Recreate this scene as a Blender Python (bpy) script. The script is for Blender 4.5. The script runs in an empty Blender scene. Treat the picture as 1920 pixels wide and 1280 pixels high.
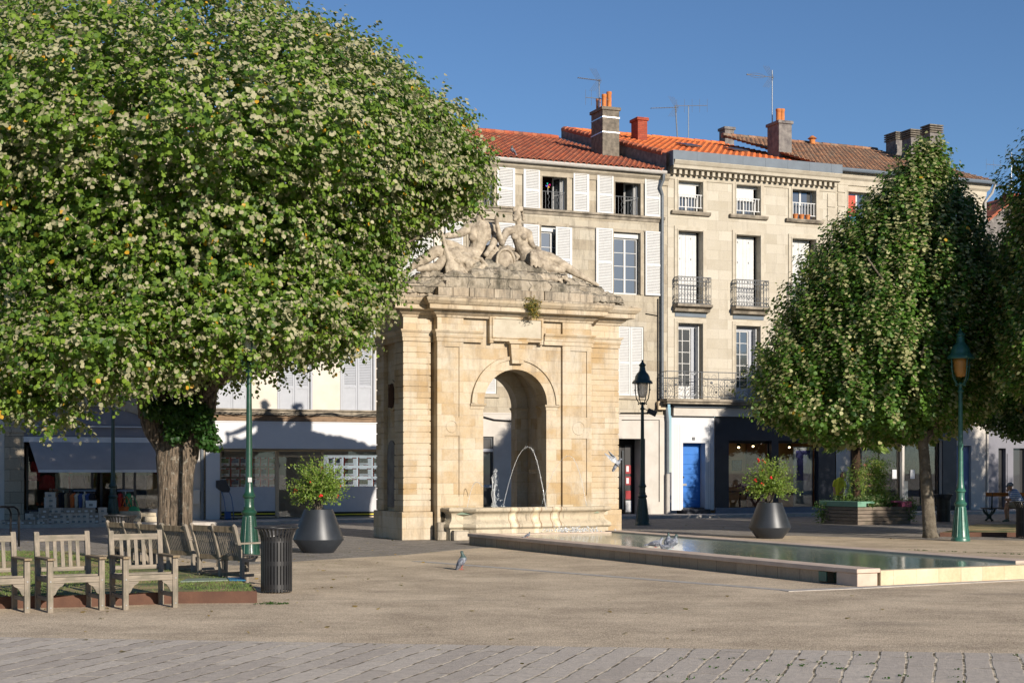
import bpy, bmesh, math, random
import numpy as np
from mathutils import Vector, Matrix
R = math.radians
random.seed(7)
SC = bpy.context.scene
COL = SC.collection
# ---------------------------------------------------------------- camera
FPX = 2800.0      # focal length in pixels of a 1920 px wide frame
EYE = 1.65
HOR = 880.0
cd = bpy.data.cameras.new("camera"); cam = bpy.data.objects.new("camera", cd); COL.objects.link(cam)
cam.location = (0, 0, EYE); cam.rotation_euler = (R(90), 0, 0)
cd.sensor_width = 36; cd.lens = FPX / 1920 * 36; cd.shift_y = (HOR - 640) / 1920
cd.clip_start = 0.1; cd.clip_end = 3000
SC.camera = cam
# ---------------------------------------------------------------- world and sun
SUN_AZ, SUN_EL = 34.0, 19.5      # sun stands behind the camera, to the right
w = bpy.data.worlds.new("World"); SC.world = w; w.use_nodes = True
nt = w.node_tree; nt.nodes.clear()
sky = nt.nodes.new('ShaderNodeTexSky'); sky.sky_type = 'NISHITA'; sky.sun_disc = False
sky.sun_elevation = R(SUN_EL); sky.sun_rotation = R(180 - SUN_AZ)
sky.air_density = 0.85; sky.dust_density = 0.0; sky.ozone_density = 5.0; sky.altitude = 0
bg = nt.nodes.new('ShaderNodeBackground'); bg.inputs[1].default_value = 0.08
wo = nt.nodes.new('ShaderNodeOutputWorld')
nt.links.new(sky.outputs[0], bg.inputs[0]); nt.links.new(bg.outputs[0], wo.inputs[0])
sl = bpy.data.lights.new("sun", 'SUN'); sl.energy = 5.0; sl.angle = R(0.5); sl.color = (1.0, 0.90, 0.77)
so = bpy.data.objects.new("sun", sl); COL.objects.link(so)
sd = Vector((math.sin(R(SUN_AZ)) * math.cos(R(SUN_EL)), -math.cos(R(SUN_AZ)) * math.cos(R(SUN_EL)), math.sin(R(SUN_EL))))
so.rotation_euler = sd.to_track_quat('Z', 'Y').to_euler(); so.location = (30, -40, 30)
SC.view_settings.view_transform = 'Standard'; SC.view_settings.look = 'None'
SC.view_settings.exposure = 0.42; SC.view_settings.gamma = 1; SC.view_settings.use_curve_mapping = False
SC.cycles.max_bounces = 6; SC.cycles.transparent_max_bounces = 12
try: SC.cycles.use_denoising = True
except Exception: pass

# ---------------------------------------------------------------- tags and mesh builder
def tag(o, label=None, cat=None, group=None, kind=None):
    if label: o['label'] = label
    if cat: o['category'] = cat
    if group: o['group'] = group
    if kind: o['kind'] = kind
    return o
def empty(name, loc=(0, 0, 0), rz=0, label=None, cat=None, group=None, kind=None):
    o = bpy.data.objects.new(name, None); COL.objects.link(o)
    o.location = loc; o.rotation_euler = (0, 0, rz); o.empty_display_size = 0.2
    return tag(o, label, cat, group, kind)
def children(o): return [c for c in COL.objects if c.parent == o]
def copy_tree(o, parent=None, loc=None, rz=None, label=None, group=None):
    c = o.copy(); COL.objects.link(c); c.parent = parent
    if loc is not None: c.location = loc
    if rz is not None: c.rotation_euler = (0, 0, rz)
    if label: c['label'] = label
    if group: c['group'] = group
    for ch in children(o): copy_tree(ch, c)
    return c
class MB:
    def __init__(s): s.v = []; s.f = []
    def face(s, *pts):
        n = len(s.v); s.v.extend([tuple(p) for p in pts]); s.f.append(tuple(range(n, n + len(pts))))
    def box(s, x0, x1, y0, y1, z0, z1, m=None):
        n = len(s.v)
        P = [(x0, y0, z0), (x1, y0, z0), (x1, y1, z0), (x0, y1, z0), (x0, y0, z1), (x1, y0, z1), (x1, y1, z1), (x0, y1, z1)]
        if m is not None: P = [tuple(m @ Vector(p)) for p in P]
        s.v.extend(P)
        for q in ((0, 3, 2, 1), (4, 5, 6, 7), (0, 1, 5, 4), (1, 2, 6, 5), (2, 3, 7, 6), (3, 0, 4, 7)): s.f.append(tuple(n + i for i in q))
    def bar(s, p, q, w, d, up=(0, 0, 1)):
        p = Vector(p); q = Vector(q); ax = (q - p); L = ax.length; ax.normalize()
        sd_ = ax.cross(Vector(up))
        if sd_.length < 1e-4: sd_ = ax.cross(Vector((1, 0, 0)))
        sd_.normalize(); u = sd_.cross(ax)
        m = Matrix((( ax.x, sd_.x, u.x, p.x), (ax.y, sd_.y, u.y, p.y), (ax.z, sd_.z, u.z, p.z), (0, 0, 0, 1)))
        s.box(0, L, -w / 2, w / 2, -d / 2, d / 2, m)
    def tube(s, pts, r, n=8, cap=True):
        pts = [Vector(p) for p in pts]; rs = r if isinstance(r, (list, tuple)) else [r] * len(pts)
        prev = None; base = len(s.v)
        for i, p in enumerate(pts):
            t = (pts[min(i + 1, len(pts) - 1)] - pts[max(i - 1, 0)])
            if t.length < 1e-9: t = Vector((0, 0, 1))
            t.normalize()
            if prev is None:
                a = t.cross(Vector((0, 0, 1)))
                if a.length < 0.1: a = t.cross(Vector((1, 0, 0)))
            else: a = prev - t * prev.dot(t)
            a.normalize(); prev = a; b = t.cross(a)
            for k in range(n):
                an = 2 * math.pi * k / n
                s.v.append(tuple(p + (a * math.cos(an) + b * math.sin(an)) * rs[i]))
        for i in range(len(pts) - 1):
            for k in range(n):
                a0 = base + i * n + k; a1 = base + i * n + (k + 1) % n
                s.f.append((a0, a1, a1 + n, a0 + n))
        if cap:
            s.f.append(tuple(base + k for k in range(n))[::-1]); e = base + (len(pts) - 1) * n
            s.f.append(tuple(e + k for k in range(n)))
    def ring(s, c, r, t, axis='y', n=24, k=5):
        P = []
        for i in range(n + 1):
            a = 2 * math.pi * i / n
            P.append((c[0] + r * math.cos(a), c[1], c[2] + r * math.sin(a)) if axis == 'y' else (c[0] + r * math.cos(a), c[1] + r * math.sin(a), c[2]))
        s.tube(P, t, k, cap=False)
    def lathe(s, prof, n=24, cx=0, cy=0, z0=0, cap=True):
        base = len(s.v)
        for r, z in prof:
            for k in range(n):
                a = 2 * math.pi * k / n; s.v.append((cx + r * math.cos(a), cy + r * math.sin(a), z0 + z))
        for i in range(len(prof) - 1):
            for k in range(n):
                a0 = base + i * n + k; a1 = base + i * n + (k + 1) % n
                s.f.append((a0, a1, a1 + n, a0 + n))
        if cap:
            s.f.append(tuple(base + k for k in range(n))[::-1]); e = base + (len(prof) - 1) * n
            s.f.append(tuple(e + k for k in range(n)))
    def prism(s, poly, y0, y1):       # polygon in x,z, extruded along y
        n = len(poly); b = len(s.v)
        for x, z in poly: s.v.append((x, y0, z))
        for x, z in poly: s.v.append((x, y1, z))
        s.f.append(tuple(b + i for i in range(n))); s.f.append(tuple(b + n + i for i in range(n))[::-1])
        for i in range(n): j = (i + 1) % n; s.f.append((b + i, b + n + i, b + n + j, b + j))
    def slab(s, poly, z0, z1):        # polygon in x,y, extruded in z
        n = len(poly); b = len(s.v)
        for x, y in poly: s.v.append((x, y, z0))
        for x, y in poly: s.v.append((x, y, z1))
        s.f.append(tuple(b + i for i in range(n))[::-1]); s.f.append(tuple(b + n + i for i in range(n)))
        for i in range(n): j = (i + 1) % n; s.f.append((b + i, b + j, b + n + j, b + n + i))
    def sweep(s, prof, path, closed=False, cap=True):   # profile (out, z) swept along path (x,y); out = to the right of travel
        m = len(path); k = len(prof); base = len(s.v)
        for i, (x, y) in enumerate(path):
            def nrm(a, b):
                dx, dy = b[0] - a[0], b[1] - a[1]; l = math.hypot(dx, dy); return (dy / l, -dx / l)
            if closed: n1 = nrm(path[i - 1], path[i]); n2 = nrm(path[i], path[(i + 1) % m])
            else:
                n1 = nrm(path[i - 1], path[i]) if i > 0 else None; n2 = nrm(path[i], path[i + 1]) if i < m - 1 else None
                n1 = n1 or n2; n2 = n2 or n1
            d = 1 + n1[0] * n2[0] + n1[1] * n2[1]; nx, ny = (n1[0] + n2[0]) / d, (n1[1] + n2[1]) / d
            for o, z in prof: s.v.append((x + nx * o, y + ny * o, z))
        for i in range(m if closed else m - 1):
            j = (i + 1) % m
            for q in range(k - 1): s.f.append((base + i * k + q, base + j * k + q, base + j * k + q + 1, base + i * k + q + 1))
        if not closed and cap:
            s.f.append(tuple(base + q for q in range(k))); s.f.append(tuple(base + (m - 1) * k + q for q in range(k))[::-1])
    def ball(s, c, r, n=8, sc=(1, 1, 1)):
        prof = [(max(1e-4, math.sin(math.pi * i / n)) * r, -math.cos(math.pi * i / n) * r) for i in range(n + 1)]
        b = len(s.v); s.lathe(prof, n + 2)
        for i in range(b, len(s.v)):
            x, y, z = s.v[i]; s.v[i] = (c[0] + x * sc[0], c[1] + y * sc[1], c[2] + z * sc[2])
    def build(s, name, mat, parent=None, smooth=False, bevel=0, loc=None, rz=None):
        me = bpy.data.meshes.new(name); me.from_pydata(s.v, [], s.f)
        if smooth: me.polygons.foreach_set('use_smooth', [True] * len(me.polygons))
        me.update()
        if mat: me.materials.append(mat)
        o = bpy.data.objects.new(name, me); COL.objects.link(o); o.parent = parent
        if loc: o.location = loc
        if rz is not None: o.rotation_euler = (0, 0, rz)
        if smooth == 'auto':
            me.polygons.foreach_set('use_smooth', [True] * len(me.polygons))
            try: me.set_sharp_from_angle(angle=R(38))
            except Exception: pass
        if bevel:
            b = o.modifiers.new('bevel', 'BEVEL'); b.width = bevel; b.segments = 2; b.limit_method = 'ANGLE'; b.angle_limit = R(40)
        return o
def capsule(mb, p0, p1, r0, r1, n=14):
    p0 = Vector(p0); p1 = Vector(p1); ax = p1 - p0; L = ax.length
    if L < 1e-6: mb.ball(p0, max(r0, r1), 10); return
    ax.normalize(); P = []; Q = []
    for i in range(1, 5): a = math.pi / 2 * i / 5; P.append(p0 - ax * r0 * math.cos(a)); Q.append(r0 * math.sin(a))
    P = [p0 - ax * r0 * .999] + P + [p0, p1]; Q = [r0 * .02] + Q + [r0, r1]
    for i in range(1, 5): a = math.pi / 2 * i / 5; P.append(p1 + ax * r1 * math.sin(a)); Q.append(r1 * math.cos(a))
    P.append(p1 + ax * r1 * .999); Q.append(r1 * .02)
    mb.tube(P, Q, n)
def sculpt(name, parts, mat, parent=None, voxel=0.02, smooth=3, noise=0, loc=None, rz=None, extra=None):
    mb = MB()
    for p in parts:
        if p[0] == 'c': capsule(mb, p[1], p[2], p[3], p[4])
        elif p[0] == 'p':                      # polyline limb with radii
            for i in range(len(p[1]) - 1): capsule(mb, p[1][i], p[1][i + 1], p[2][i], p[2][i + 1])
        elif p[0] == 'e': mb.ball(p[1], 1.0, 10, p[2])
        elif p[0] == 'b': mb.box(*p[1:])
    if extra: extra(mb)
    o = mb.build(name + '_raw', None)
    m = o.modifiers.new('r', 'REMESH'); m.mode = 'VOXEL'; m.voxel_size = voxel
    if smooth: m = o.modifiers.new('s', 'SMOOTH'); m.iterations = smooth; m.factor = 0.5
    if noise:
        t = bpy.data.textures.new(name + 'n', 'CLOUDS'); t.noise_scale = noise[1]; t.noise_depth = 4
        m = o.modifiers.new('d', 'DISPLACE'); m.texture = t; m.strength = noise[0]; m.mid_level = .5
    dg = bpy.context.evaluated_depsgraph_get(); dg.update()
    me = bpy.data.meshes.new_from_object(o.evaluated_get(dg)); me.name = name
    bpy.data.objects.remove(o)
    me.polygons.foreach_set('use_smooth', [True] * len(me.polygons)); me.materials.clear(); me.materials.append(mat)
    q = bpy.data.objects.new(name, me); COL.objects.link(q); q.parent = parent
    if loc: q.location = loc
    if rz is not None: q.rotation_euler = (0, 0, rz)
    return q

# ---------------------------------------------------------------- frames: turning measured directions into places
class Frame:
    def __init__(s, X0, Y0, yaw):
        s.O = Vector((X0, Y0)); s.a = R(yaw); s.yaw = yaw
        s.e = Vector((math.cos(s.a), math.sin(s.a))); s.n = Vector((-math.sin(s.a), math.cos(s.a)))
    def p(s, u, v, y=0):
        a = (u - 960) / FPX; b = (HOR - v) / FPX
        t = (s.O.dot(s.n) + y) / (a * s.n.x + s.n.y)
        P = Vector((a * t, t)) - s.O
        return P.dot(s.e), EYE + b * t
    def x(s, u, y=0): return s.p(u, 800, y)[0]
    def z(s, u, v, y=0): return s.p(u, v, y)[1]
    def w(s, x, y, z=0): P = s.O + s.e * x + s.n * y; return Vector((P.x, P.y, z))
    def sub(s, u):
        P = s.w(s.x(u), 0); return Frame(P.x, P.y, s.yaw)
    def root(s, name, label, cat, group=None, kind=None, x=0, y=0, z=0):
        return empty(name, s.w(x, y, z), s.a, label, cat, group, kind)
def gnd(u, v, z=0):
    t = (EYE - z) / ((v - HOR) / FPX); return Vector(((u - 960) / FPX * t, t, z))

# ---------------------------------------------------------------- materials
def newmat(name):
    m = bpy.data.materials.new(name); m.use_nodes = True; nt = m.node_tree
    b = nt.nodes['Principled BSDF']; return m, nt, b
class N:
    def __init__(s, nt): s.nt = nt
    def __call__(s, t, ins=None, **kw):
        n = s.nt.nodes.new(t)
        for k, v in kw.items(): setattr(n, k, v)
        for k, v in (ins or {}).items():
            i = n.inputs[k]
            if isinstance(v, bpy.types.NodeSocket): s.nt.links.new(v, i)
            else: i.default_value = v
        return n
    def mix(s, f, a, b, mode='MIX'):
        n = s.nt.nodes.new('ShaderNodeMix'); n.data_type = 'RGBA'; n.blend_type = mode
        for k, v in ((0, f), (6, a), (7, b)):
            if isinstance(v, bpy.types.NodeSocket): s.nt.links.new(v, n.inputs[k])
            else: n.inputs[k].default_value = (tuple(v) + (1,))[:4] if k else v
        return n.outputs[2]
    def ramp(s, f, lo, hi):
        n = s('ShaderNodeMapRange', {0: f, 1: lo, 2: hi}); return n.outputs[0]
def c4(c): return (c[0], c[1], c[2], 1)
def noise_out(g, vec, scale, detail=4, rough=.6): return g('ShaderNodeTexNoise', {'Vector': vec, 'Scale': scale, 'Detail': detail, 'Roughness': rough}).outputs[0]
def m_plain(name, c, rough=.6, metal=0, var=.12, vs=6.0, bump=0, bs=40, spec=.4, c2=None, coat=0):
    m, nt, b = newmat(name); g = N(nt); tc = g('ShaderNodeTexCoord').outputs['Object']
    f = g.ramp(noise_out(g, tc, vs), .3, .7)
    d = c2 or tuple(x * (1 - var * 2) for x in c)
    nt.links.new(g.mix(f, d, c), b.inputs['Base Color'])
    b.inputs['Roughness'].default_value = rough; b.inputs['Metallic'].default_value = metal
    b.inputs['Specular IOR Level'].default_value = spec; b.inputs['Coat Weight'].default_value = coat
    if bump:
        bm = g('ShaderNodeBump', {'Height': noise_out(g, tc, bs), 'Strength': bump, 'Distance': .02}); nt.links.new(bm.outputs[0], b.inputs['Normal'])
    return m
def wallvec(g, tc):     # x+y along the wall, z up
    sp = g('ShaderNodeSeparateXYZ', {0: tc}); ad = g('ShaderNodeMath', {0: sp.outputs[0], 1: sp.outputs[1]}, operation='ADD')
    return g('ShaderNodeCombineXYZ', {0: ad.outputs[0], 1: sp.outputs[2], 2: 0.0}).outputs[0], sp
def m_ashlar(name, c1, c2, mortar, bw=.6, rh=.3, ms=.008, stain=.4, dark=(.12, .11, .09), bump=.35, tint=None, patch=.5, squash=1.0, lo=.52, hi=.78):
    m, nt, b = newmat(name); g = N(nt); tc = g('ShaderNodeTexCoord').outputs['Object']
    v, sp = wallvec(g, tc)
    br = g('ShaderNodeTexBrick', {'Vector': v, 'Color1': c4(c1), 'Color2': c4(c2), 'Mortar': c4(mortar), 'Scale': 1.0, 'Mortar Size': ms, 'Mortar Smooth': .3, 'Bias': 0.0, 'Brick Width': bw, 'Row Height': rh})
    br.offset = .45; br.squash = squash
    col = br.outputs[0]
    n1 = g.ramp(noise_out(g, tc, 1.3, 6, .65), .42, .72)
    if tint: col = g.mix(g('ShaderNodeMath', {0: n1, 1: patch}, operation='MULTIPLY').outputs[0], col, tint)
    n2 = g.ramp(noise_out(g, tc, 22, 6, .75), .3, .75)
    col = g.mix(.35, col, g.mix(n2, (.45, .45, .45), (1.15, 1.12, 1.05)), 'MULTIPLY')
    # weather stains with a shape of their own: streaky vertical noise
    mp = g('ShaderNodeMapping', {0: tc}); mp.inputs['Scale'].default_value = (2.2, 2.2, .45)
    st = g.ramp(noise_out(g, mp.outputs[0], 1.6, 8, .75), lo, hi)
    col = g.mix(g('ShaderNodeMath', {0: st, 1: stain}, operation='MULTIPLY').outputs[0], col, dark)
    nt.links.new(col, b.inputs['Base Color']); b.inputs['Roughness'].default_value = .9; b.inputs['Specular IOR Level'].default_value = .2
    h = g('ShaderNodeMath', {0: g('ShaderNodeMath', {0: br.outputs['Fac'], 1: -1.0}, operation='MULTIPLY').outputs[0], 1: g('ShaderNodeMath', {0: noise_out(g, tc, 30, 8, .8), 1: .7}, operation='MULTIPLY').outputs[0]}, operation='ADD')
    bm = g('ShaderNodeBump', {'Height': h.outputs[0], 'Strength': bump, 'Distance': .03}); nt.links.new(bm.outputs[0], b.inputs['Normal'])
    return m
def m_glass_dark(name, c=(.02, .025, .03), refl=.16):
    m, nt, b = newmat(name); g = N(nt); tc = g('ShaderNodeTexCoord').outputs['Object']
    b.inputs['Base Color'].default_value = c4(c); b.inputs['Roughness'].default_value = .35
    gl = g('ShaderNodeBsdfGlossy', {'Color': (.9, .95, 1, 1), 'Roughness': .02})
    bm = g('ShaderNodeBump', {'Height': noise_out(g, tc, 1.2, 1), 'Strength': .05, 'Distance': .05}); nt.links.new(bm.outputs[0], gl.inputs['Normal'])
    mx = g('ShaderNodeMixShader', {0: refl}); nt.links.new(b.outputs[0], mx.inputs[1]); nt.links.new(gl.outputs[0], mx.inputs[2])
    nt.links.new(mx.outputs[0], nt.nodes['Material Output'].inputs[0]); return m
def m_glass_clear(name, refl=.04, tint=(.94, .96, .96)):
    m, nt, b = newmat(name); g = N(nt); nt.nodes.remove(b)
    tr = g('ShaderNodeBsdfTransparent', {'Color': c4(tint)}); gl = g('ShaderNodeBsdfGlossy', {'Color': (1, 1, 1, 1), 'Roughness': .01})
    fr = g('ShaderNodeFresnel', {'IOR': 1.5}); f = g('ShaderNodeMath', {0: fr.outputs[0], 1: refl}, operation='MAXIMUM')
    mx = g('ShaderNodeMixShader', {0: f.outputs[0]}); nt.links.new(tr.outputs[0], mx.inputs[1]); nt.links.new(gl.outputs[0], mx.inputs[2])
    nt.links.new(mx.outputs[0], nt.nodes['Material Output'].inputs[0]); return m
def m_tiles(name, cols, px=.2, row=.38, moss=.0, mosscol=(.1, .09, .06)):
    m, nt, b = newmat(name); g = N(nt); tc = g('ShaderNodeTexCoord').outputs['Object']
    sp = g('ShaderNodeSeparateXYZ', {0: tc})
    fx = g('ShaderNodeMath', {0: g('ShaderNodeMath', {0: sp.outputs[0], 1: px}, operation='DIVIDE').outputs[0]}, operation='FLOOR')
    fy = g('ShaderNodeMath', {0: g('ShaderNodeMath', {0: sp.outputs[1], 1: row}, operation='DIVIDE').outputs[0]}, operation='FLOOR')
    cb = g('ShaderNodeCombineXYZ', {0: fx.outputs[0], 1: fy.outputs[0]}); wn = g('ShaderNodeTexWhiteNoise', {0: cb.outputs[0]})
    cr = g('ShaderNodeValToRGB', {0: wn.outputs[0]}); el = cr.color_ramp.elements
    while len(el) < len(cols): el.new(.5)
    for i, c in enumerate(cols): el[i].position = i / (len(cols) - 1); el[i].color = c4(c)
    col = cr.outputs[0]
    n2 = g.ramp(noise_out(g, tc, 18, 6, .7), .3, .7); col = g.mix(.5, col, g.mix(n2, (.45, .42, .4), (1.1, 1.1, 1.1)), 'MULTIPLY')
    if moss: col = g.mix(g('ShaderNodeMath', {0: g.ramp(noise_out(g, tc, 5, 8, .75), .45, .65), 1: moss}, operation='MULTIPLY').outputs[0], col, mosscol)
    nt.links.new(col, b.inputs['Base Color']); b.inputs['Roughness'].default_value = .85
    bm = g('ShaderNodeBump', {'Height': noise_out(g, tc, 40), 'Strength': .3, 'Distance': .01}); nt.links.new(bm.outputs[0], b.inputs['Normal'])
    return m
def m_leaf(name, top, dark, under, warm=(.45, .2, .015), warmf=.03, trans=.35):
    m, nt, b = newmat(name); g = N(nt)
    at = g('ShaderNodeAttribute', attribute_name='tint'); sp = g('ShaderNodeSeparateColor', {0: at.outputs['Color']})
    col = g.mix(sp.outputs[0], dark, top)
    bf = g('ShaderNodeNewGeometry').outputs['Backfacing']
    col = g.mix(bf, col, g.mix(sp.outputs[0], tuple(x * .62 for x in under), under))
    wf = g('ShaderNodeMath', {0: sp.outputs[1], 1: 1 - warmf}, operation='GREATER_THAN'); col = g.mix(wf.outputs[0], col, warm)
    nt.links.new(col, b.inputs['Base Color']); b.inputs['Roughness'].default_value = .48; b.inputs['Specular IOR Level'].default_value = .35
    tr = g('ShaderNodeBsdfTranslucent', {'Color': g.mix(.6, col, (.25, .45, .03), 'MIX')})
    mx = g('ShaderNodeMixShader', {0: trans}); nt.links.new(b.outputs[0], mx.inputs[1]); nt.links.new(tr.outputs[0], mx.inputs[2])
    nt.links.new(mx.outputs[0], nt.nodes['Material Output'].inputs[0]); return m

def m_bark(name, c1=(.25, .19, .135), c2=(.035, .028, .02), scale=(20, 20, 2.2), lichen=.45):
    m, nt, b = newmat(name); g = N(nt); tc = g('ShaderNodeTexCoord').outputs['Object']
    mp = g('ShaderNodeMapping', {0: tc}); mp.inputs['Scale'].default_value = scale
    n = noise_out(g, mp.outputs[0], 1.3, 6, .65); f = g.ramp(n, .38, .62); col = g.mix(f, c2, c1)
    li = g.ramp(noise_out(g, tc, 9, 8, .75), .56, .64)
    col = g.mix(g('ShaderNodeMath', {0: li, 1: lichen}, operation='MULTIPLY').outputs[0], col, (.5, .48, .4))
    nt.links.new(col, b.inputs['Base Color']); b.inputs['Roughness'].default_value = .95
    bm = g('ShaderNodeBump', {'Height': n, 'Strength': 1.0, 'Distance': .09}); nt.links.new(bm.outputs[0], b.inputs['Normal']); return m
def m_wood(name, c1, c2, scale=(3, 3, 40), axis='x'):
    m, nt, b = newmat(name); g = N(nt); tc = g('ShaderNodeTexCoord').outputs['Object']
    mp = g('ShaderNodeMapping', {0: tc}); mp.inputs['Scale'].default_value = scale
    n = noise_out(g, mp.outputs[0], 1.0, 6, .7); col = g.mix(g.ramp(n, .3, .7), c2, c1)
    n3 = g.ramp(noise_out(g, tc, 5, 4), .5, .7); col = g.mix(g('ShaderNodeMath', {0: n3, 1: .5}, operation='MULTIPLY').outputs[0], col, (.10, .10, .065))
    nt.links.new(col, b.inputs['Base Color']); b.inputs['Roughness'].default_value = .85; b.inputs['Specular IOR Level'].default_value = .25
    bm = g('ShaderNodeBump', {'Height': n, 'Strength': .4, 'Distance': .01}); nt.links.new(bm.outputs[0], b.inputs['Normal']); return m

M = {}
M['mon'] = m_ashlar('golden_limestone', (.56, .47, .345), (.42, .295, .155), (.36, .28, .19), .62, .267, .005, .6, (.22, .18, .135), .4, (.56, .53, .46), .75, lo=.5, hi=.7)
M['mon_dark'] = m_ashlar('weathered_limestone', (.46, .39, .30), (.32, .26, .19), (.10, .08, .06), .5, .22, .008, .8, (.10, .09, .075), .6, (.56, .52, .44), .6, lo=.45, hi=.64)
M['mon_cor'] = m_ashlar('stained_cornice_limestone', (.55, .46, .34), (.42, .33, .22), (.30, .24, .17), .7, .9, .005, .9, (.13, .105, .08), .4, (.56, .52, .44), .6, lo=.5, hi=.68)
M['rock'] = m_ashlar('lichened_stone', (.44, .38, .30), (.30, .26, .20), (.06, .05, .04), .55, .27, .012, .85, (.07, .065, .05), 1.0, (.5, .46, .38), .6, lo=.44, hi=.62)
M['statue'] = m_plain('carved_limestone', (.52, .45, .35), .9, 0, vs=6.0, bump=.5, bs=45, spec=.15, c2=(.20, .165, .125))
M['basin'] = m_ashlar('basin_stone', (.52, .45, .34), (.42, .35, .25), (.2, .16, .1), 1.1, 2.0, .004, .85, (.12, .10, .08), .7, (.62, .57, .45), .6)
M['facA'] = m_plain('cream_render', (.60, .57, .52), .92, 0, vs=1.2, bump=.12, bs=30, spec=.15, c2=(.54, .48, .40))
M['facB'] = m_ashlar('grey_limestone', (.46, .42, .345), (.33, .28, .21), (.22, .19, .15), .75, .34, .005, .8, (.17, .15, .12), .35, (.52, .46, .35), .85, lo=.5, hi=.70)
M['facC'] = m_ashlar('pale_limestone', (.55, .505, .42), (.43, .385, .305), (.34, .30, .24), .8, .35, .005, .5, (.24, .21, .17), .3, (.52, .48, .41), .6)
M['facD'] = m_ashlar('pale_limestone_end_house', (.49, .445, .36), (.42, .375, .295), (.29, .26, .21), .8, .35, .005, .28, (.3, .27, .22), .25)
M['facZ'] = m_ashlar('rough_grey_stone', (.42, .36, .28), (.33, .28, .21), (.16, .14, .11), .7, .33, .008, .5, (.12, .1, .08), .5)
M['trim'] = m_plain('trim_stone', (.44, .385, .30), .9, 0, vs=3, bump=.3, bs=30, spec=.15, c2=(.28, .24, .18))
M['trimC'] = m_plain('pale_trim_stone', (.50, .455, .37), .9, 0, vs=3, bump=.25, bs=30, spec=.15, c2=(.39, .345, .27))
M['trimdark'] = m_plain('stained_trim_stone', (.38, .33, .26), .95, 0, vs=3, bump=.4, bs=30, spec=.1, c2=(.12, .105, .085))
M['render'] = m_plain('white_render', (.54, .51, .47), .9, 0, vs=2, bump=.1, bs=20, spec=.15, c2=(.45, .42, .38))
M['whitepaint'] = m_plain('white_paint', (.56, .56, .55), .5, 0, var=.06, vs=5, spec=.35)
M['greyblue'] = m_plain('grey_blue_paint', (.38, .40, .44), .6, 0, var=.05, vs=5, spec=.3)
M['white_panel'] = m_plain('white_panel', (.55, .56, .58), .45, 0, var=.03, vs=3, spec=.4)
M['navy'] = m_plain('navy_tile', (.022, .026, .04), .35, 0, var=.15, vs=3, spec=.5)
M['darkblue'] = m_plain('dark_blue_paint', (.06, .085, .14), .5, 0, var=.1, vs=3)
M['slateblue'] = m_plain('slate_blue_panel', (.19, .19, .22), .5, 0, var=.08, vs=2)
M['awning'] = m_plain('grey_awning_cloth', (.34, .31, .30), .85, 0, var=.06, vs=3)
M['bluedoor'] = m_plain('bright_blue_paint', (.012, .15, .52), .4, 0, var=.08, vs=3, spec=.5)
M['zinc'] = m_plain('zinc', (.13, .16, .195), .6, .0, var=.1, vs=3)
M['pipe'] = m_plain('grey_pipe', (.18, .20, .22), .5, .3, var=.1)
M['palepipe'] = m_plain('pale_pipe', (.5, .47, .43), .5, .2, var=.1)
M['brown'] = m_plain('brown_timber', (.24, .16, .10), .8, 0, var=.2, vs=6, bump=.2)
M['black'] = m_plain('black_metal', (.02, .02, .022), .45, .5, var=.1)
M['iron'] = m_plain('grey_wrought_iron', (.20, .21, .22), .6, .4, var=.15)
M['chrome'] = m_plain('steel', (.5, .5, .5), .3, 1, var=.05)
M['green'] = m_plain('dark_green_cast_iron', (.014, .062, .036), .32, .0, var=.2, vs=10, spec=.6, bump=.1, bs=60)
M['green2'] = m_plain('blackish_green_cast_iron', (.014, .048, .040), .35, .0, var=.2, vs=10, spec=.6, bump=.1, bs=60)
M['green3'] = m_plain('mid_green_cast_iron', (.04, .15, .11), .35, .0, var=.2, vs=10, spec=.6, bump=.1, bs=60)
M['pot'] = m_plain('dark_grey_fibre_pot', (.032, .037, .045), .42, .2, var=.15, vs=4, spec=.5)
M['binm'] = m_plain('charcoal_steel_slats', (.05, .05, .052), .4, .5, var=.15, vs=5)
M['gl'] = m_glass_dark('window_glass')
M['gl2'] = m_glass_dark('window_glass_deep', (.03, .03, .032), .06)
M['glc'] = m_glass_clear('shop_glass')
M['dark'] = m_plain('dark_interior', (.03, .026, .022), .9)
M['room'] = m_plain('dim_room', (.20, .12, .07), .9, var=.3)
M['tileB'] = m_tiles('orange_canal_tiles', [(.36, .085, .04), (.46, .12, .05), (.27, .07, .035), (.48, .16, .08), (.2, .07, .045)], moss=.45, mosscol=(.2, .07, .035))
M['tileC'] = m_tiles('bright_orange_tiles', [(.62, .15, .035), (.68, .19, .05), (.55, .12, .03)], .26, .42)
M['tileD'] = m_tiles('brown_canal_tiles', [(.24, .12, .07), (.35, .16, .08), (.16, .10, .07), (.42, .22, .12), (.2, .15, .11)], .2, .38, .6, (.09, .08, .06))
M['rough'] = m_plain('rough_cement', (.22, .19, .15), .95, 0, vs=7, bump=.8, bs=20, c2=(.09, .08, .065))
M['cement2'] = m_plain('dark_rendered_cement', (.25, .23, .21), .95, 0, vs=5, bump=.4, bs=20, c2=(.10, .09, .09))
M['brick'] = m_ashlar('red_brick', (.38, .09, .05), (.30, .06, .035), (.18, .1, .08), .22, .075, .006, .3, (.08, .04, .03), .6)
M['terracotta'] = m_plain('terracotta', (.60, .21, .06), .8, 0, var=.2, vs=6, bump=.2)
M['wood'] = m_wood('grey_teak', (.32, .27, .21), (.14, .125, .105))
M['wood_v'] = m_wood('grey_teak_upright', (.32, .27, .21), (.14, .125, .105), (40, 40, 3))
M['wood_d'] = m_wood('brown_teak_slat', (.30, .23, .15), (.10, .075, .045), (40, 40, 3))
M['plank'] = m_wood('weathered_planks', (.25, .20, .16), (.12, .10, .08), (3, 3, 30))
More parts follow.
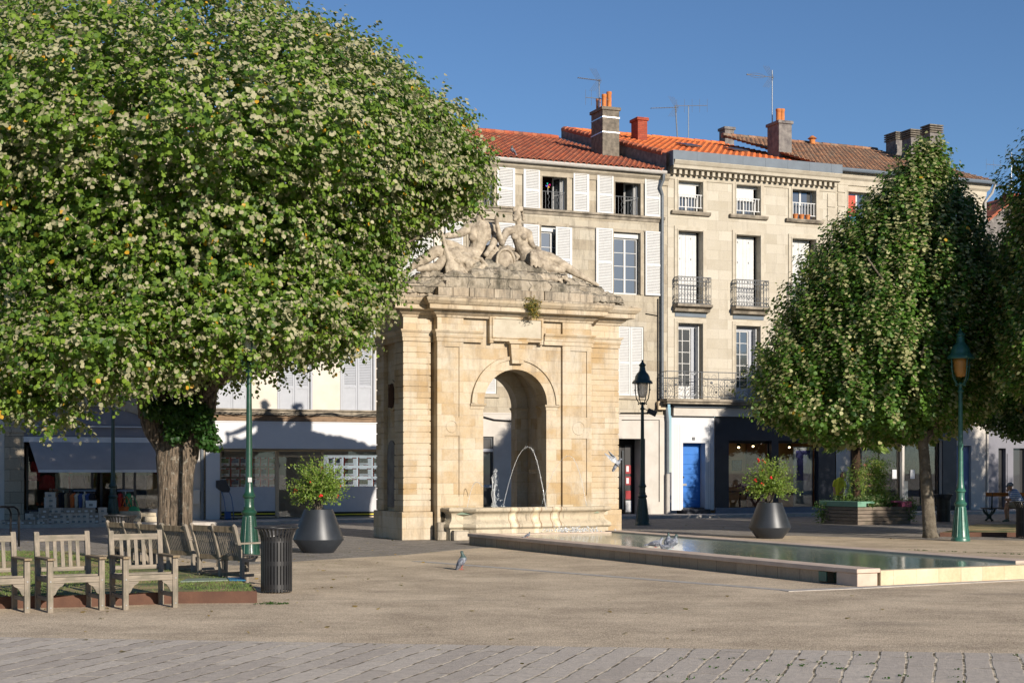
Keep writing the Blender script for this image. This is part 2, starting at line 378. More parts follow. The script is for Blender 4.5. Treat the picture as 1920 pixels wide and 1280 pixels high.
M['orangewood'] = m_wood('varnished_orange_wood', (.50, .19, .05), (.35, .12, .03))
M['rust'] = m_plain('rusty_steel', (.13, .065, .042), .9, .0, vs=3, bump=.3, bs=40, c2=(.08, .04, .028))
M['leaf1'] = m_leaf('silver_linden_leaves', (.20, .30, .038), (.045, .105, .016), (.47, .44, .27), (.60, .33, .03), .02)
M['leaf2'] = m_leaf('linden_leaves', (.11, .215, .030), (.022, .065, .014), (.46, .45, .22), (.5, .3, .03), .006)
M['leaf3'] = m_leaf('dark_linden_leaves', (.055, .135, .026), (.016, .055, .013), (.30, .33, .18), (.5, .3, .03), .004)
M['ivy'] = m_leaf('ivy_leaves', (.035, .105, .016), (.012, .045, .010), (.06, .12, .035), (.2, .2, .03), .0)
M['shrub'] = m_leaf('small_shrub_leaves', (.23, .32, .05), (.08, .16, .025), (.34, .40, .11), (.3, .35, .05), .0)
M['reed'] = m_leaf('reed_leaves', (.14, .26, .03), (.05, .11, .02), (.3, .34, .1), (.5, .45, .1), .03)
M['bark'] = m_bark('furrowed_bark')
M['bark2'] = m_bark('smooth_bark', (.17, .145, .11), (.09, .075, .055), (4, 4, 4), .25)
M['palm'] = m_bark('fibrous_palm_trunk', (.10, .055, .03), (.03, .018, .012), (10, 10, 30), 0)
M['red'] = m_plain('red_flower', (.65, .02, .02), .5)
M['skin'] = m_plain('skin', (.50, .27, .17), .55, var=.06)
M['hair'] = m_plain('dark_hair', (.03, .02, .015), .6)
# ================================================================= ground
def m_ground_tan():
    m, nt, b = newmat('resin_bound_gravel'); g = N(nt); tc = g('ShaderNodeTexCoord').outputs['Object']
    vo = g('ShaderNodeTexVoronoi', {'Vector': tc, 'Scale': 70.0}); wn = g('ShaderNodeSeparateColor', {0: vo.outputs['Color']})
    col = g.mix(wn.outputs[0], (.16, .12, .085), (.92, .76, .54))
    lg = g.ramp(noise_out(g, tc, .7, 8, .68), .38, .62); col = g.mix(.62, col, g.mix(lg, (.32, .25, .18), (.64, .52, .38)))
    mp = g('ShaderNodeMapping', {0: tc}); mp.inputs['Scale'].default_value = (.25, 1.1, 1); mp.inputs['Rotation'].default_value = (0, 0, .15)
    st = g.ramp(noise_out(g, mp.outputs[0], 1.4, 7, .7), .56, .72); col = g.mix(g('ShaderNodeMath', {0: st, 1: .55}, operation='MULTIPLY').outputs[0], col, (.24, .20, .155))
    nt.links.new(col, b.inputs['Base Color']); b.inputs['Roughness'].default_value = .9; b.inputs['Specular IOR Level'].default_value = .25
    bm = g('ShaderNodeBump', {'Height': vo.outputs['Distance'], 'Strength': .5, 'Distance': .01}); nt.links.new(bm.outputs[0], b.inputs['Normal']); return m
def m_pavers(name, bw, rh, c1, c2, mort, ms, rot=0, dist=.02, moss=.35, bump=.5, sandy=(.80, .70, .54)):
    m, nt, b = newmat(name); g = N(nt); tc = g('ShaderNodeTexCoord').outputs['Object']
    mp = g('ShaderNodeMapping', {0: tc}); mp.inputs['Rotation'].default_value = (0, 0, rot)
    nd = g('ShaderNodeTexNoise', {'Vector': mp.outputs[0], 'Scale': 2.2, 'Detail': 3}); sb = g('ShaderNodeVectorMath', {0: nd.outputs['Color'], 1: (.5, .5, .5)}, operation='SUBTRACT')
    sc_ = g('ShaderNodeVectorMath', {0: sb.outputs[0], 'Scale': dist * 4}, operation='SCALE'); v = g('ShaderNodeVectorMath', {0: mp.outputs[0], 1: sc_.outputs[0]}, operation='ADD').outputs[0]
    br = g('ShaderNodeTexBrick', {'Vector': v, 'Color1': c4(c1), 'Color2': c4(c2), 'Mortar': c4(mort), 'Scale': 1.0, 'Mortar Size': ms, 'Mortar Smooth': .4, 'Brick Width': bw, 'Row Height': rh}); br.offset = .37
    col = br.outputs[0]
    mc = g.mix(g.ramp(noise_out(g, tc, 5, 4), .42, .58), (.12, .10, .06), sandy)
    col = g.mix(g('ShaderNodeMath', {0: br.outputs['Fac'], 1: .9}, operation='MULTIPLY').outputs[0], col, mc)
    col = g.mix(.5, col, g.mix(g.ramp(noise_out(g, tc, 9, 8, .75), .3, .7), (.55, .53, .5), (1.15, 1.12, 1.08)), 'MULTIPLY')
    nt.links.new(col, b.inputs['Base Color']); b.inputs['Roughness'].default_value = .8; b.inputs['Specular IOR Level'].default_value = .3
    h = g('ShaderNodeMath', {0: g('ShaderNodeMath', {0: br.outputs['Fac'], 1: -1.3}, operation='MULTIPLY').outputs[0], 1: noise_out(g, tc, 16, 6, .75)}, operation='ADD')
    bm = g('ShaderNodeBump', {'Height': h.outputs[0], 'Strength': bump, 'Distance': .03}); nt.links.new(bm.outputs[0], b.inputs['Normal']); return m
M['gravel'] = m_ground_tan()
M['pav1'] = m_pavers('grey_stone_pavers', 1.5, .235, (.58, .52, .45), (.47, .415, .36), (.4, .33, .24), .013, R(-74.2))
M['pav2'] = m_pavers('grey_street_setts', .30, .16, (.34, .315, .29), (.22, .205, .19), (.14, .12, .10), .010, R(-22), .03, bump=.7, sandy=(.22, .18, .14))
M['kerb'] = m_plain('granite_kerb', (.46, .43, .39), .8, 0, vs=5, bump=.3, bs=40, c2=(.33, .30, .27))
M['cope'] = m_plain('pinkish_coping_stone', (.60, .48, .39), .75, 0, vs=3, bump=.25, bs=40, c2=(.46, .36, .29))
M['poolwall'] = m_ashlar('stained_pool_stone', (.46, .36, .26), (.38, .29, .205), (.12, .1, .08), .55, 2.0, .006, .55, (.08, .065, .05), .3)
M['pooltile'] = m_ashlar('yellow_marble_tile', (.58, .49, .34), (.52, .40, .24), (.30, .22, .14), .42, 2.0, .005, .12, (.5, .28, .1), .1, (.74, .64, .46), .8)

g0 = MB(); g0.box(-500, 500, -300, 900, -.5, 0); tag(g0.build('street_paving', M['pav2']), kind='structure')
def sheet(name, pts, z, mat, label=None):
    g = MB(); g.slab(pts, -.01, z); o = g.build(name, mat); return tag(o, kind='structure')
P = lambda u, v: tuple(gnd(u, v)[:2])
fr = [P(-500, 1187), P(0, 1195), P(960, 1211), P(1920, 1226), P(2500, 1235)]
tan = fr + [(16, 26), (20, 31.5), P(1920, 1013), P(1700, 1010), P(1490, 1004), P(1250, 1004), P(870, 1029), P(760, 1040), P(650, 1046), P(560, 1052), P(440, 1060), P(300, 1040), P(0, 1040), (-20, 24)]
sheet('square_gravel', tan, .004, M['gravel'])
pv = [(-30, 5), (30, 5)] + fr[::-1]
g = MB(); g.slab(pv, -.01, .008); o = g.build('foreground_paving', M['pav1']); tag(o, kind='structure')
# granite strip following the pool
def strip(name, pts, wd, z, mat):
    mb = MB()
    for a, b in zip(pts[:-1], pts[1:]):
        d = (Vector(b) - Vector(a)).normalized(); n = Vector((-d.y, d.x)) * wd / 2; a = Vector(a); b = Vector(b)
        mb.slab([tuple(a - n), tuple(b - n), tuple(b + n), tuple(a + n)], 0, z); z += .0015
    return tag(mb.build(name, mat), kind='structure')
strip('stone_border', [P(780, 1052), P(1480, 1107)], .2, .010, M['kerb'])
strip('stone_edge', [P(1470, 1108), P(1607, 1102.5), P(1960, 1085)], .22, .013, M['kerb'])
# pavement in front of the houses
FF = Frame(5.625, 52.5, 21.9)
mb = MB()
for x0, x1, ydep, h in ((-30, -14.5, -2.4, .10), (-14.5, 20, -1.7, .10)):
    a = [FF.w(x0, ydep), FF.w(x1, ydep), FF.w(x1, .5), FF.w(x0, .5)]; mb.slab([tuple(p[:2]) for p in a], -.01, h)
tag(mb.build('pavement', M['kerb']), kind='structure')

# ================================================================= pool
PF = Frame(4.853, 21.0, 26.2)     # origin: near left corner, x along the near edge, y along the long side
PW, PL, PH = 3.9, 13.2, .25
root = PF.root('pool', 'long shallow stone pool with tan coping filled to the brim before the fountain', 'pool')
mb = MB(); mb.box(.04, .30, .9, PL, 0, PH - .07); mb.build('side_wall', M['poolwall'], root)
mb = MB(); mb.box(PW - .30, PW - .04, .9, PL, 0, PH - .07); mb.build('side_wall', M['poolwall'], root)
mb = MB(); mb.box(0, .42, .5, PL + .02, PH - .07, PH); mb.build('coping', M['cope'], root, bevel=.012)
mb = MB(); mb.box(PW - .42, PW, .5, PL + .02, PH - .07, PH); mb.build('coping', M['cope'], root, bevel=.012)
mb = MB(); mb.box(0, .42, 0, .498, PH - .06, PH + .002); mb.box(.03, .39, .03, .498, 0, PH - .062); mb.build('corner_block', M['cope'], root, bevel=.01)
mb = MB(); mb.box(.422, PW + .1, 0, .16, 0, PH - .03); mb.build('end_wall', M['pooltile'], root, bevel=.008)
mb = MB(); mb.box(.3, PW - .3, PL - .3, PL, 0, PH - .02); mb.build('end_wall', M['cope'], root)
mb = MB(); mb.box(.025, .045, .72, .90, .03, .17); mb.build('drain_grille', M['green3'], root)
mb = MB(); mb.box(.3, PW - .3, .16, PL - .3, -.02, .03); mb.build('pool_floor', m_plain('pale_green_pool_floor', (.27, .33, .22), .7, vs=2, c2=(.17, .24, .17)), root)
def m_water():
    m, nt, b = newmat('pool_water'); g = N(nt); tc = g('ShaderNodeTexCoord').outputs['Object']
    sp = g('ShaderNodeSeparateXYZ', {0: tc})
    mp = g('ShaderNodeMapping', {0: tc}); mp.inputs['Rotation'].default_value = (0, 0, R(26)); mp.inputs['Scale'].default_value = (1.0, 1.8, 1)
    n1 = noise_out(g, mp.outputs[0], 5.5, 3, .55); n2 = noise_out(g, tc, 22, 3)
    h = g('ShaderNodeMath', {0: n1, 1: g('ShaderNodeMath', {0: n2, 1: .25}, operation='MULTIPLY').outputs[0]}, operation='ADD')
    bst = g('ShaderNodeMapRange', {0: sp.outputs[1], 1: 2.0, 2: 12.0, 3: .10, 4: .75})
    bm = g('ShaderNodeBump', {'Height': h.outputs[0], 'Strength': bst.outputs[0], 'Distance': .02})
    b.inputs['Base Color'].default_value = (.22, .29, .22, 1); b.inputs['Roughness'].default_value = .03; b.inputs['IOR'].default_value = 1.33
    nt.links.new(bm.outputs[0], b.inputs['Normal']); b.inputs['Specular IOR Level'].default_value = .8; return m
mb = MB(); mb.box(.3, PW - .3, .14, PL - .3, .04, PH - .035)
o = mb.build('pool_water', m_water()); o.location = root.location; o.rotation_euler = root.rotation_euler; tag(o, kind='structure')

# ================================================================= fountain monument
MF = Frame(-2.543, 34.9, 24)
mx = lambda u, y=0: MF.x(u, y); mz = lambda u, v, y=0: MF.z(u, v, y)
W_, D_ = 5.70, 1.95
mroot = MF.root('fountain_monument', 'tall golden limestone fountain arch with rusticated piers and heavy cornice', 'monument')
ms_ = M['mon']
YB = -.25                                   # plane of the projecting centre
xc0, xc1 = mx(820, YB), mx(1109, YB)        # centre section
AX = (mx(893, YB + .08) + mx(1037, YB + .08)) / 2; AR = .83; AZ = 3.22
pier_w = xc0 - .07
z_pl, z_ar0, z_ar1, z_fr, z_co = .66, 4.66, 4.93, 5.27, 5.64
# plinths
for x0, x1 in ((-.05, pier_w + .03), (W_ - (W_ - xc1) - .0, W_ + .05)):
    mb = MB(); mb.box(x0, x1, -.06, D_ + .06, 0, z_pl); mb.build('plinth', ms_, mroot, bevel=.015)
# rusticated piers: core plus projecting courses
def courses(x0, x1, y0, y1, z0, z1, rows, g=.012, rec=.02):
    mb = MB(); mb.box(x0 + rec, x1 - rec, y0 + rec, y1 - rec, z0, z1); h = (z1 - z0) / rows
    for i in range(rows): mb.box(x0, x1, y0, y1, z0 + i * h + g, z0 + (i + 1) * h - g)
    return mb
rows = 15
mb = courses(0, pier_w, 0, .62, z_pl, z_ar0, rows); mb.build('corner_pier', ms_, mroot, bevel=.006)
mb = courses(0, pier_w, D_ - .55, D_, z_pl, z_ar0, rows); mb.build('corner_pier', ms_, mroot, bevel=.006)
mb = courses(xc1 + .002, W_, 0, .62, z_pl, z_ar0, rows); mb.build('corner_pier', ms_, mroot, bevel=.006)
mb = courses(xc1 + .002, W_, D_ - .55, D_, z_pl, z_ar0, rows); mb.build('corner_pier', ms_, mroot, bevel=.006)
# side panels, left with a door niche and an oval opening
mb = MB(); mb.box(.10, pier_w - .05, .60, D_ - .52, z_pl, z_ar0); mb.build('side_panel', ms_, mroot)
mb = MB(); mb.box(xc1 + .05, W_ - .10, .60, D_ - .52, z_pl, z_ar0); mb.build('side_panel', ms_, mroot)
def side_arch(y0, y1, z0, z1, x, t, n=10):       # arched slab on the left face
    r = (y1 - y0) / 2; c = (y0 + y1) / 2; P_ = [(y0, z0), (y1, z0)] + [(c + r * math.cos(math.pi * i / n), z1 - r + r * math.sin(math.pi * i / n)) for i in range(n + 1)]
    mb = MB(); b = len(P_); 
    for y, z in P_: mb.v.append((x, y, z))
    for y, z in P_: mb.v.append((x + t, y, z))
    mb.f.append(tuple(range(b))); mb.f.append(tuple(range(b, 2 * b))[::-1])
    for i in range(b): j = (i + 1) % b; mb.f.append((i, b + i, b + j, j))
    return mb
M['niche'] = m_plain('grey_niche_shutter', (.20, .19, .18), .8, vs=3, c2=(.10, .09, .085))
side_arch(.78, 1.32, .75, 2.35, .07, .028).build('niche_door', M['niche'], mroot)
mb = MB(); cy_, cz_ = 1.02, 3.42
def oval(y0, ry, rz, x0, x1, mat, name, n=24):
    mb = MB()
    for x in (x0, x1):
        for i in range(n): a = 2 * math.pi * i / n; mb.v.append((x, cy_ + ry * math.cos(a), cz_ + rz * math.sin(a)))
    mb.f.append(tuple(range(n))); mb.f.append(tuple(range(n, 2 * n))[::-1])
    for i in range(n): j = (i + 1) % n; mb.f.append((i, n + i, n + j, j))
    return mb.build(name, mat, mroot)
oval(0, .30, .38, .075, .12, M['mon'], 'oval_frame'); oval(0, .22, .30, .065, .10, M['dark'], 'oval_opening')
mb = MB()
for k in range(5): y = cy_ - .16 + .08 * k; mb.box(.045, .062, y - .008, y + .008, cz_ - .28, cz_ + .28)
mb.build('grille', M['rust'], mroot)
# centre: arch wall as front and rear slabs, wider hall between
def arch_wall(x0, x1, y0, y1, z0, z1, cx, r, cz, n=28):
    mb = MB()
    pts = [(cx - r, z0)] + [(cx - r * math.cos(math.pi * i / n), cz + r * math.sin(math.pi * i / n)) for i in range(n + 1)] + [(cx + r, z0)]
    def face(y, flip):
        q = []
        q.append([(x0, y, z0), (cx - r, y, z0), (cx - r, y, cz), (x0, y, cz)]); q.append([(cx + r, y, z0), (x1, y, z0), (x1, y, cz), (cx + r, y, cz)])
        q.append([(x0, y, cz), (cx - r, y, cz), (cx - r, y, z1), (x0, y, z1)]); q.append([(cx + r, y, cz), (x1, y, cz), (x1, y, z1), (cx + r, y, z1)])
        for i in range(n):
            a, b_ = pts[1 + i], pts[2 + i]; q.append([(a[0], y, a[1]), (b_[0], y, b_[1]), (b_[0], y, z1), (a[0], y, z1)])
        for f in q: mb.face(*(f[::-1] if flip else f))
    face(y0, False); face(y1, True)
    for a, b_ in zip(pts[:-1], pts[1:]): mb.face((a[0], y0, a[1]), (a[0], y1, a[1]), (b_[0], y1, b_[1]), (b_[0], y0, b_[1]))
    mb.face((x0, y0, z0), (x0, y0, z1), (x0, y1, z1), (x0, y1, z0)); mb.face((x1, y0, z0), (x1, y1, z0), (x1, y1, z1), (x1, y0, z1))
    mb.face((x0, y0, z1), (x1, y0, z1), (x1, y1, z1), (x0, y1, z1)); return mb
YA = YB + .08
arch_wall(xc0, xc1, YA, .35, 0, z_ar0, AX, AR, AZ).build('arch_wall', ms_, mroot)
arch_wall(xc0, xc1, D_ - .38, D_ - .02, 0, z_ar0, AX, AR, AZ).build('arch_wall', ms_, mroot)
mb = MB()
for x0, x1 in ((pier_w - .04, AX - AR - .30), (AX + AR + .30, xc1 + .04)): mb.box(x0, x1, .35, D_ - .38, 0, z_ar0)
mb.build('passage_wall', ms_, mroot)
mb = MB(); mb.box(AX + AR + .16, AX + AR + .31, .62, 1.2, 1.55, 1.66); mb.build('niche_sill', ms_, mroot)
# vault inside
mb = MB(); n = 20; r2 = AR + .30
for i in range(n):
    a0, a1 = math.pi * i / n, math.pi * (i + 1) / n
    p0 = (AX - r2 * math.cos(a0), AZ + r2 * math.sin(a0)); p1 = (AX - r2 * math.cos(a1), AZ + r2 * math.sin(a1))
    mb.face((p0[0], .35, p0[1]), (p1[0], .35, p1[1]), (p1[0], D_ - .38, p1[1]), (p0[0], D_ - .38, p0[1]))
mb.build('vault', ms_, mroot)
# projecting pilasters with sunk panels
def pilaster(x0, x1):
    t = .08; fw = (x1 - x0); a = x0 + fw * .27; b_ = x1 - fw * .16; zt = mz(850, 650, YB); zb = mz(850, 930, YB)
    mb = MB(); mb.box(x0, a, YB, YA - .001, .3, z_ar0); mb.box(b_, x1, YB, YA - .001, .3, z_ar0); mb.box(a, b_, YB, YA - .001, .3, zb); mb.box(a, b_, YB, YA - .001, zt, z_ar0)
    mb.box(a, b_, YB + .03, YA - .002, zb, zt)
    cxp = (a + b_) / 2; mb.build('pilaster', ms_, mroot, bevel=.004)
    mb = MB(); zc = mz(850, 799, YB); rr = (b_ - a) * .50
    mb.ring((cxp, YB + .012, zc), rr * .72, .022, n=28, k=6); mb.ring((cxp, YB + .02, zc), rr * .42, .016, n=24, k=6); mb.box(a, b_, YB + .005, YB + .05, zc - rr * 1.15, zc + rr * 1.15)
    mb.build('medallion', ms_, mroot, smooth='auto')
pilaster(xc0, mx(869, YB)); pilaster(mx(1055, YB), xc1)
# archivolt, imposts, keystone
def arc_band(cx, cz, r0, r1, y0, y1, n=36, a0=0, a1=180):
    mb = MB()
    for i in range(n):
        A, B = R(a0 + (a1 - a0) * i / n), R(a0 + (a1 - a0) * (i + 1) / n)
        q = [(cx + r * math.cos(t), cz + r * math.sin(t)) for r, t in ((r0, A), (r1, A), (r1, B), (r0, B))]
        f = lambda y: [(x, y, z) for x, z in q]
        a, b_ = f(y0), f(y1); mb.face(a[0], a[1], a[2], a[3]); mb.face(a[1], b_[1], b_[2], a[2]); mb.face(a[0], a[3], b_[3], b_[0])
    return mb
mb = arc_band(AX, AZ, AR, AR + .30, YA - .045, YA + .01); m2 = arc_band(AX, AZ, AR + .23, AR + .32, YA - .085, YA + .01)
k = len(mb.v); mb.v += m2.v; mb.f += [tuple(i + k for i in f) for f in m2.f]; mb.build('archivolt', ms_, mroot)
for yy in (YA, D_ - .38):
    for sgn in (-1, 1):
        xe = AX + sgn * AR; mb = MB(); xo = xe + sgn * .34
        prof = [(0, -.13), (.015, -.13), (.02, -.07), (.045, -.05), (.06, -.03), (.06, 0), (0, 0)]
        path = ([(xo, yy), (xe, yy), (xe, yy + .5 if yy < 0 else D_ - .04)] if sgn < 0 else [(xe, yy + .5 if yy < 0 else D_ - .04), (xe, yy), (xo, yy)])
        mb.sweep([(o_ , AZ + z_) for o_, z_ in prof], path); mb.build('impost', ms_, mroot)
kx0, kx1, kt = mx(953, YB), mx(980, YB), mz(966, 645, YB)
mb = MB(); kb = mz(966, 682, YB); mb.prism([(AX - .15, kb), (AX + .15, kb), (AX + .19, kt), (AX - .19, kt)], YB - .09, YA); mb.prism([(AX - .23, kt), (AX + .23, kt), (AX + .26, kt + .06), (AX - .26, kt + .06)], YB - .14, YA)
mb.build('keystone', ms_, mroot, bevel=.01)
# entablature
core = [(0, 0), (pier_w, 0), (pier_w, .01), (xc0, .01), (xc0, YB), (mx(869, YB), YB), (mx(869, YB), YA), (mx(1055, YB), YA), (mx(1055, YB), YB), (xc1, YB), (xc1, 0), (W_, 0), (W_, D_), (0, D_)]
mb = MB(); mb.slab(core, z_ar0, z_co - .02); mb.build('entablature_core', ms_, mroot)
prof_a = [(0, z_ar0), (.02, z_ar0), (.02, z_ar0 + .09), (.04, z_ar0 + .10), (.04, z_ar0 + .19), (.055, z_ar0 + .20), (.085, z_ar0 + .245), (.085, z_ar1), (0, z_ar1)]
loop = core[::-1]       # clockwise so that 'right of travel' points outwards
loop = [(0, D_), (0, 0), (pier_w, 0), (xc0, 0), (xc0, YB), (xc1, YB), (xc1, 0), (W_, 0), (W_, D_)]
mb = MB(); mb.sweep(prof_a, loop[:2] + [(pier_w, 0)]); mb.build('architrave', ms_, mroot)
mb = MB(); mb.sweep(prof_a, [(xc0, -.02), (xc0, YB), (mx(905, YB), YB)]); mb.build('architrave', ms_, mroot)
mb = MB(); mb.sweep(prof_a, [(mx(1020, YB), YB), (xc1, YB), (xc1, -.0)]); mb.build('architrave', ms_, mroot)
mb = MB(); mb.sweep(prof_a, [(xc1 + .09, 0), (W_, 0), (W_, D_)]); mb.build('architrave', ms_, mroot)
prof_c = [(0, z_fr - .05), (.03, z_fr - .04), (.04, z_fr), (.12, z_fr + .05), (.14, z_fr + .09), (.14, z_fr + .10), (.30, z_fr + .12), (.30, z_fr + .22), (.34, z_fr + .24), (.40, z_fr + .31), (.42, z_co), (0, z_co + .03)]
mb = MB(); mb.sweep(prof_c, loop); mb.build('cornice', M['mon_cor'], mroot)
mb = MB(); mb.slab([(-.36, -.36), (xc0 - .36, -.36), (xc0 - .36, YB - .36), (xc1 + .36, YB - .36), (xc1 + .36, -.36), (W_ + .36, -.36), (W_ + .36, D_ + .36), (-.36, D_ + .36)], z_co + .012, z_co + .05)
mb.build('cornice_top', M['mon_dark'], mroot)
# inscription tablet
tx0, tx1 = mx(916, YB), mx(1017, YB); tz0, tz1 = mz(966, 641, YB), mz(966, 598, YB)
mb = MB(); mb.box(tx0, tx1, YB - .07, YA, tz0, tz1 + .03); 
for a in (tx0, tx1 - .1): mb.box(a, a + .1, YB - .07, YA, tz0 - .05, tz0)
mb.build('tablet', ms_, mroot, bevel=.01)
mb = MB(); fx0, fx1, fz0, fz1 = tx0 + .09, tx1 - .07, tz0 + .10, tz1 - .02
for q_ in ((fx0 - .03, fx1 + .03, fz0 - .03, fz0), (fx0 - .03, fx1 + .03, fz1, fz1 + .03), (fx0 - .03, fx0, fz0, fz1), (fx1, fx1 + .03, fz0, fz1)): mb.box(q_[0], q_[1], YB - .10, YB - .06, q_[2], q_[3])
mb.build('tablet_frame', ms_, mroot, bevel=.005)
mb = MB(); mb.box(fx0, fx1, YB - .074, YB - .06, fz0, fz1); mb.build('tablet_face', M['trimC'], mroot)
# blocking course and stepped rocky top
mb = MB(); bz = z_co + .05
random.seed(3)
def blockrow(mb, x0, x1, y0, y1, z0, h, jit=.02, wl=(.35, .7)):
    x = x0
    while x < x1 - .05:
        w_ = min(random.uniform(*wl), x1 - x); 
        if x1 - x - w_ < .2: w_ = x1 - x
        mb.box(x + .004, x + w_ - .004, y0 + random.uniform(-jit, jit), y1, z0, z0 + h + random.uniform(-jit, jit)); x += w_
blockrow(mb, -.12, xc0 - .02, -.10, .5, bz, .24); blockrow(mb, xc0 - .02, xc1, YB - .12, .5, bz, .24); blockrow(mb, xc1, W_ - .15, -.10, .5, bz, .24); mb.box(-.13, W_ - .2, .45, D_ + .05, bz, bz + .24)
mb.build('blocking_course', M['mon_dark'], mroot, bevel=.012)
# rocky mound (one carved mass)
def mound_parts():
    random.seed(11); parts = []
    top = [(700, 572), (735, 540), (760, 522), (800, 508), (850, 495), (900, 488), (960, 486), (1010, 500), (1060, 515), (1110, 532), (1150, 560), (1175, 575)]
    def h(u):
        for (a, va), (b_, vb) in zip(top[:-1], top[1:]):
            if a <= u <= b_: return va + (vb - va) * (u - a) / (b_ - a)
        return 575
    for yy in (.15, .55, 1.0, 1.45, 1.8):
        u = 712
        while u < 1150:
            x, z = MF.p(u, h(u) + (22 if yy < .4 else 8) * (1 if yy < 1.2 else 1.4), yy); z = max(z, bz + .26)
            r = random.uniform(.14, .24); parts.append(('e', (x, yy, z - .10 + random.uniform(-.05, .03)), (r * 1.3, .26, .16))); parts.append(('b', x - .24, x + .24, yy - .3, yy + .3, bz + .1, z - .14))
            u += random.uniform(9, 15)
    for u, v in ((835, 492), (855, 482), (875, 474), (900, 468), (925, 466), (948, 470), (970, 478), (995, 486), (1020, 494), (1040, 502)):
        x, z = MF.p(u, v, 1.25); parts.append(('e', (x, 1.3, z - .22), (.34, .3, .34)))
    return parts
sculpt('rock_mound', mound_parts(), M['rock'], mroot, voxel=.03, smooth=1, noise=(.20, .16))
# moss tuft on the cornice made later with the plants
# ---- statues
def S(u, v, y=1.0): x, z = MF.p(u, v, y); return (x, y, z)
q = 1 / 77.0
man = [
 ('e', S(900, 391, .95), (.105, .125, .15)), ('c', S(899, 383, .95), S(902, 396, .9), .12, .10), ('c', S(900, 405, .98), S(897, 416, 1.0), .085, .11),
 ('c', S(905, 402, .86), S(907, 410, .86), .05, .04),
 ('p', [S(880, 428, 1.0), S(903, 424, 1.0), S(926, 430, 1.0)], [.12, .16, .12]), ('p', [S(900, 430, 1.0), S(899, 445, 1.0), S(895, 460, 1.0), S(892, 478, 1.0)], [.24, .235, .20, .21]),
 ('p', [S(888, 432, .93), S(886, 446, .9)], [.12, .1]), ('p', [S(913, 432, .93), S(912, 446, .9)], [.12, .1]),
 ('p', [S(877, 427, 1.0), S(868, 436, .95), S(855, 440, .85), S(843, 442, .72), S(829, 443, .62)], [.12, .105, .085, .08, .06]), ('e', S(826, 440, .6), (.085, .07, .08)),
 ('p', [S(929, 431, 1.0), S(930, 445, .9), S(925, 456, .75), S(918, 468, .62), S(911, 477, .55)], [.115, .10, .085, .07, .06]),
 ('p', [S(887, 482, .95), S(865, 476, .8), S(838, 472, .62), S(815, 472, .5)], [.23, .20, .16, .14]),
 ('p', [S(815, 472, .5), S(800, 484, .55), S(785, 492, .6), S(772, 502, .62), S(764, 508, .6)], [.14, .135, .11, .07, .06]), ('p', [S(766, 506, .62), S(757, 513, .5), S(752, 519, .42)], [.075, .06, .04]),
 ('p', [S(885, 488, .9), S(860, 492, .6), S(835, 486, .45), S(820, 500, .42), S(798, 503, .45), S(785, 505, .45)], [.20, .17, .14, .11, .09, .06]),
]
st = MF.root('reclining_statue', 'carved stone bearded man reclining with his bare back turned atop the fountain', 'statue', x=3.0, y=1.0, z=0)
st.location = MF.w(0, 0, 0)
sculpt('figure', man, M['statue'], st, voxel=.015, smooth=2, noise=(.03, .10))
dr = []
for k in range(7):        # drapery folds falling over the hips
    a = k / 6; dr.append(('p', [S(838 + 8 * a, 452 + 5 * k, .62), S(855 + 6 * a, 458 + 5 * k, .58), S(874 + 4 * a, 470 + 4 * k, .66), S(892, 484 + 3 * k, .72)], [.05, .062, .062, .04]))
for k in range(5): dr.append(('p', [S(832 + 6 * k, 468, .45), S(838 + 7 * k, 484, .35), S(836 + 9 * k, 500 + k, .33)], [.05, .06, .03]))
sculpt('drapery', dr, M['statue'], st, voxel=.018, smooth=1, noise=(.03, .1))
pd = [('c', S(829, 440, .55), S(842, 490, .3), .05, .07)]
for k in range(6): pd.append(('p', [S(843, 488, .3), S(838 + 5.5 * k, 504, .22 + .01 * k), S(838 + 8 * k, 517 - abs(k - 2), .18)], [.07, .055, .03]))
sculpt('steering_oar', pd, M['statue'], st, voxel=.018, smooth=1, noise=(.02, .1))
hr = [('e', S(898 + random.uniform(-7, 7), 385 + random.uniform(-5, 8), 1.0 + random.uniform(-.1, .08)), (.045, .05, .045)) for _ in range(26)] + [('e', S(907 + random.uniform(-3, 3), 403 + random.uniform(-3, 5), .88), (.04, .04, .045)) for _ in range(6)]
sculpt('curly_hair', hr, M['statue'], st, voxel=.016, smooth=1)
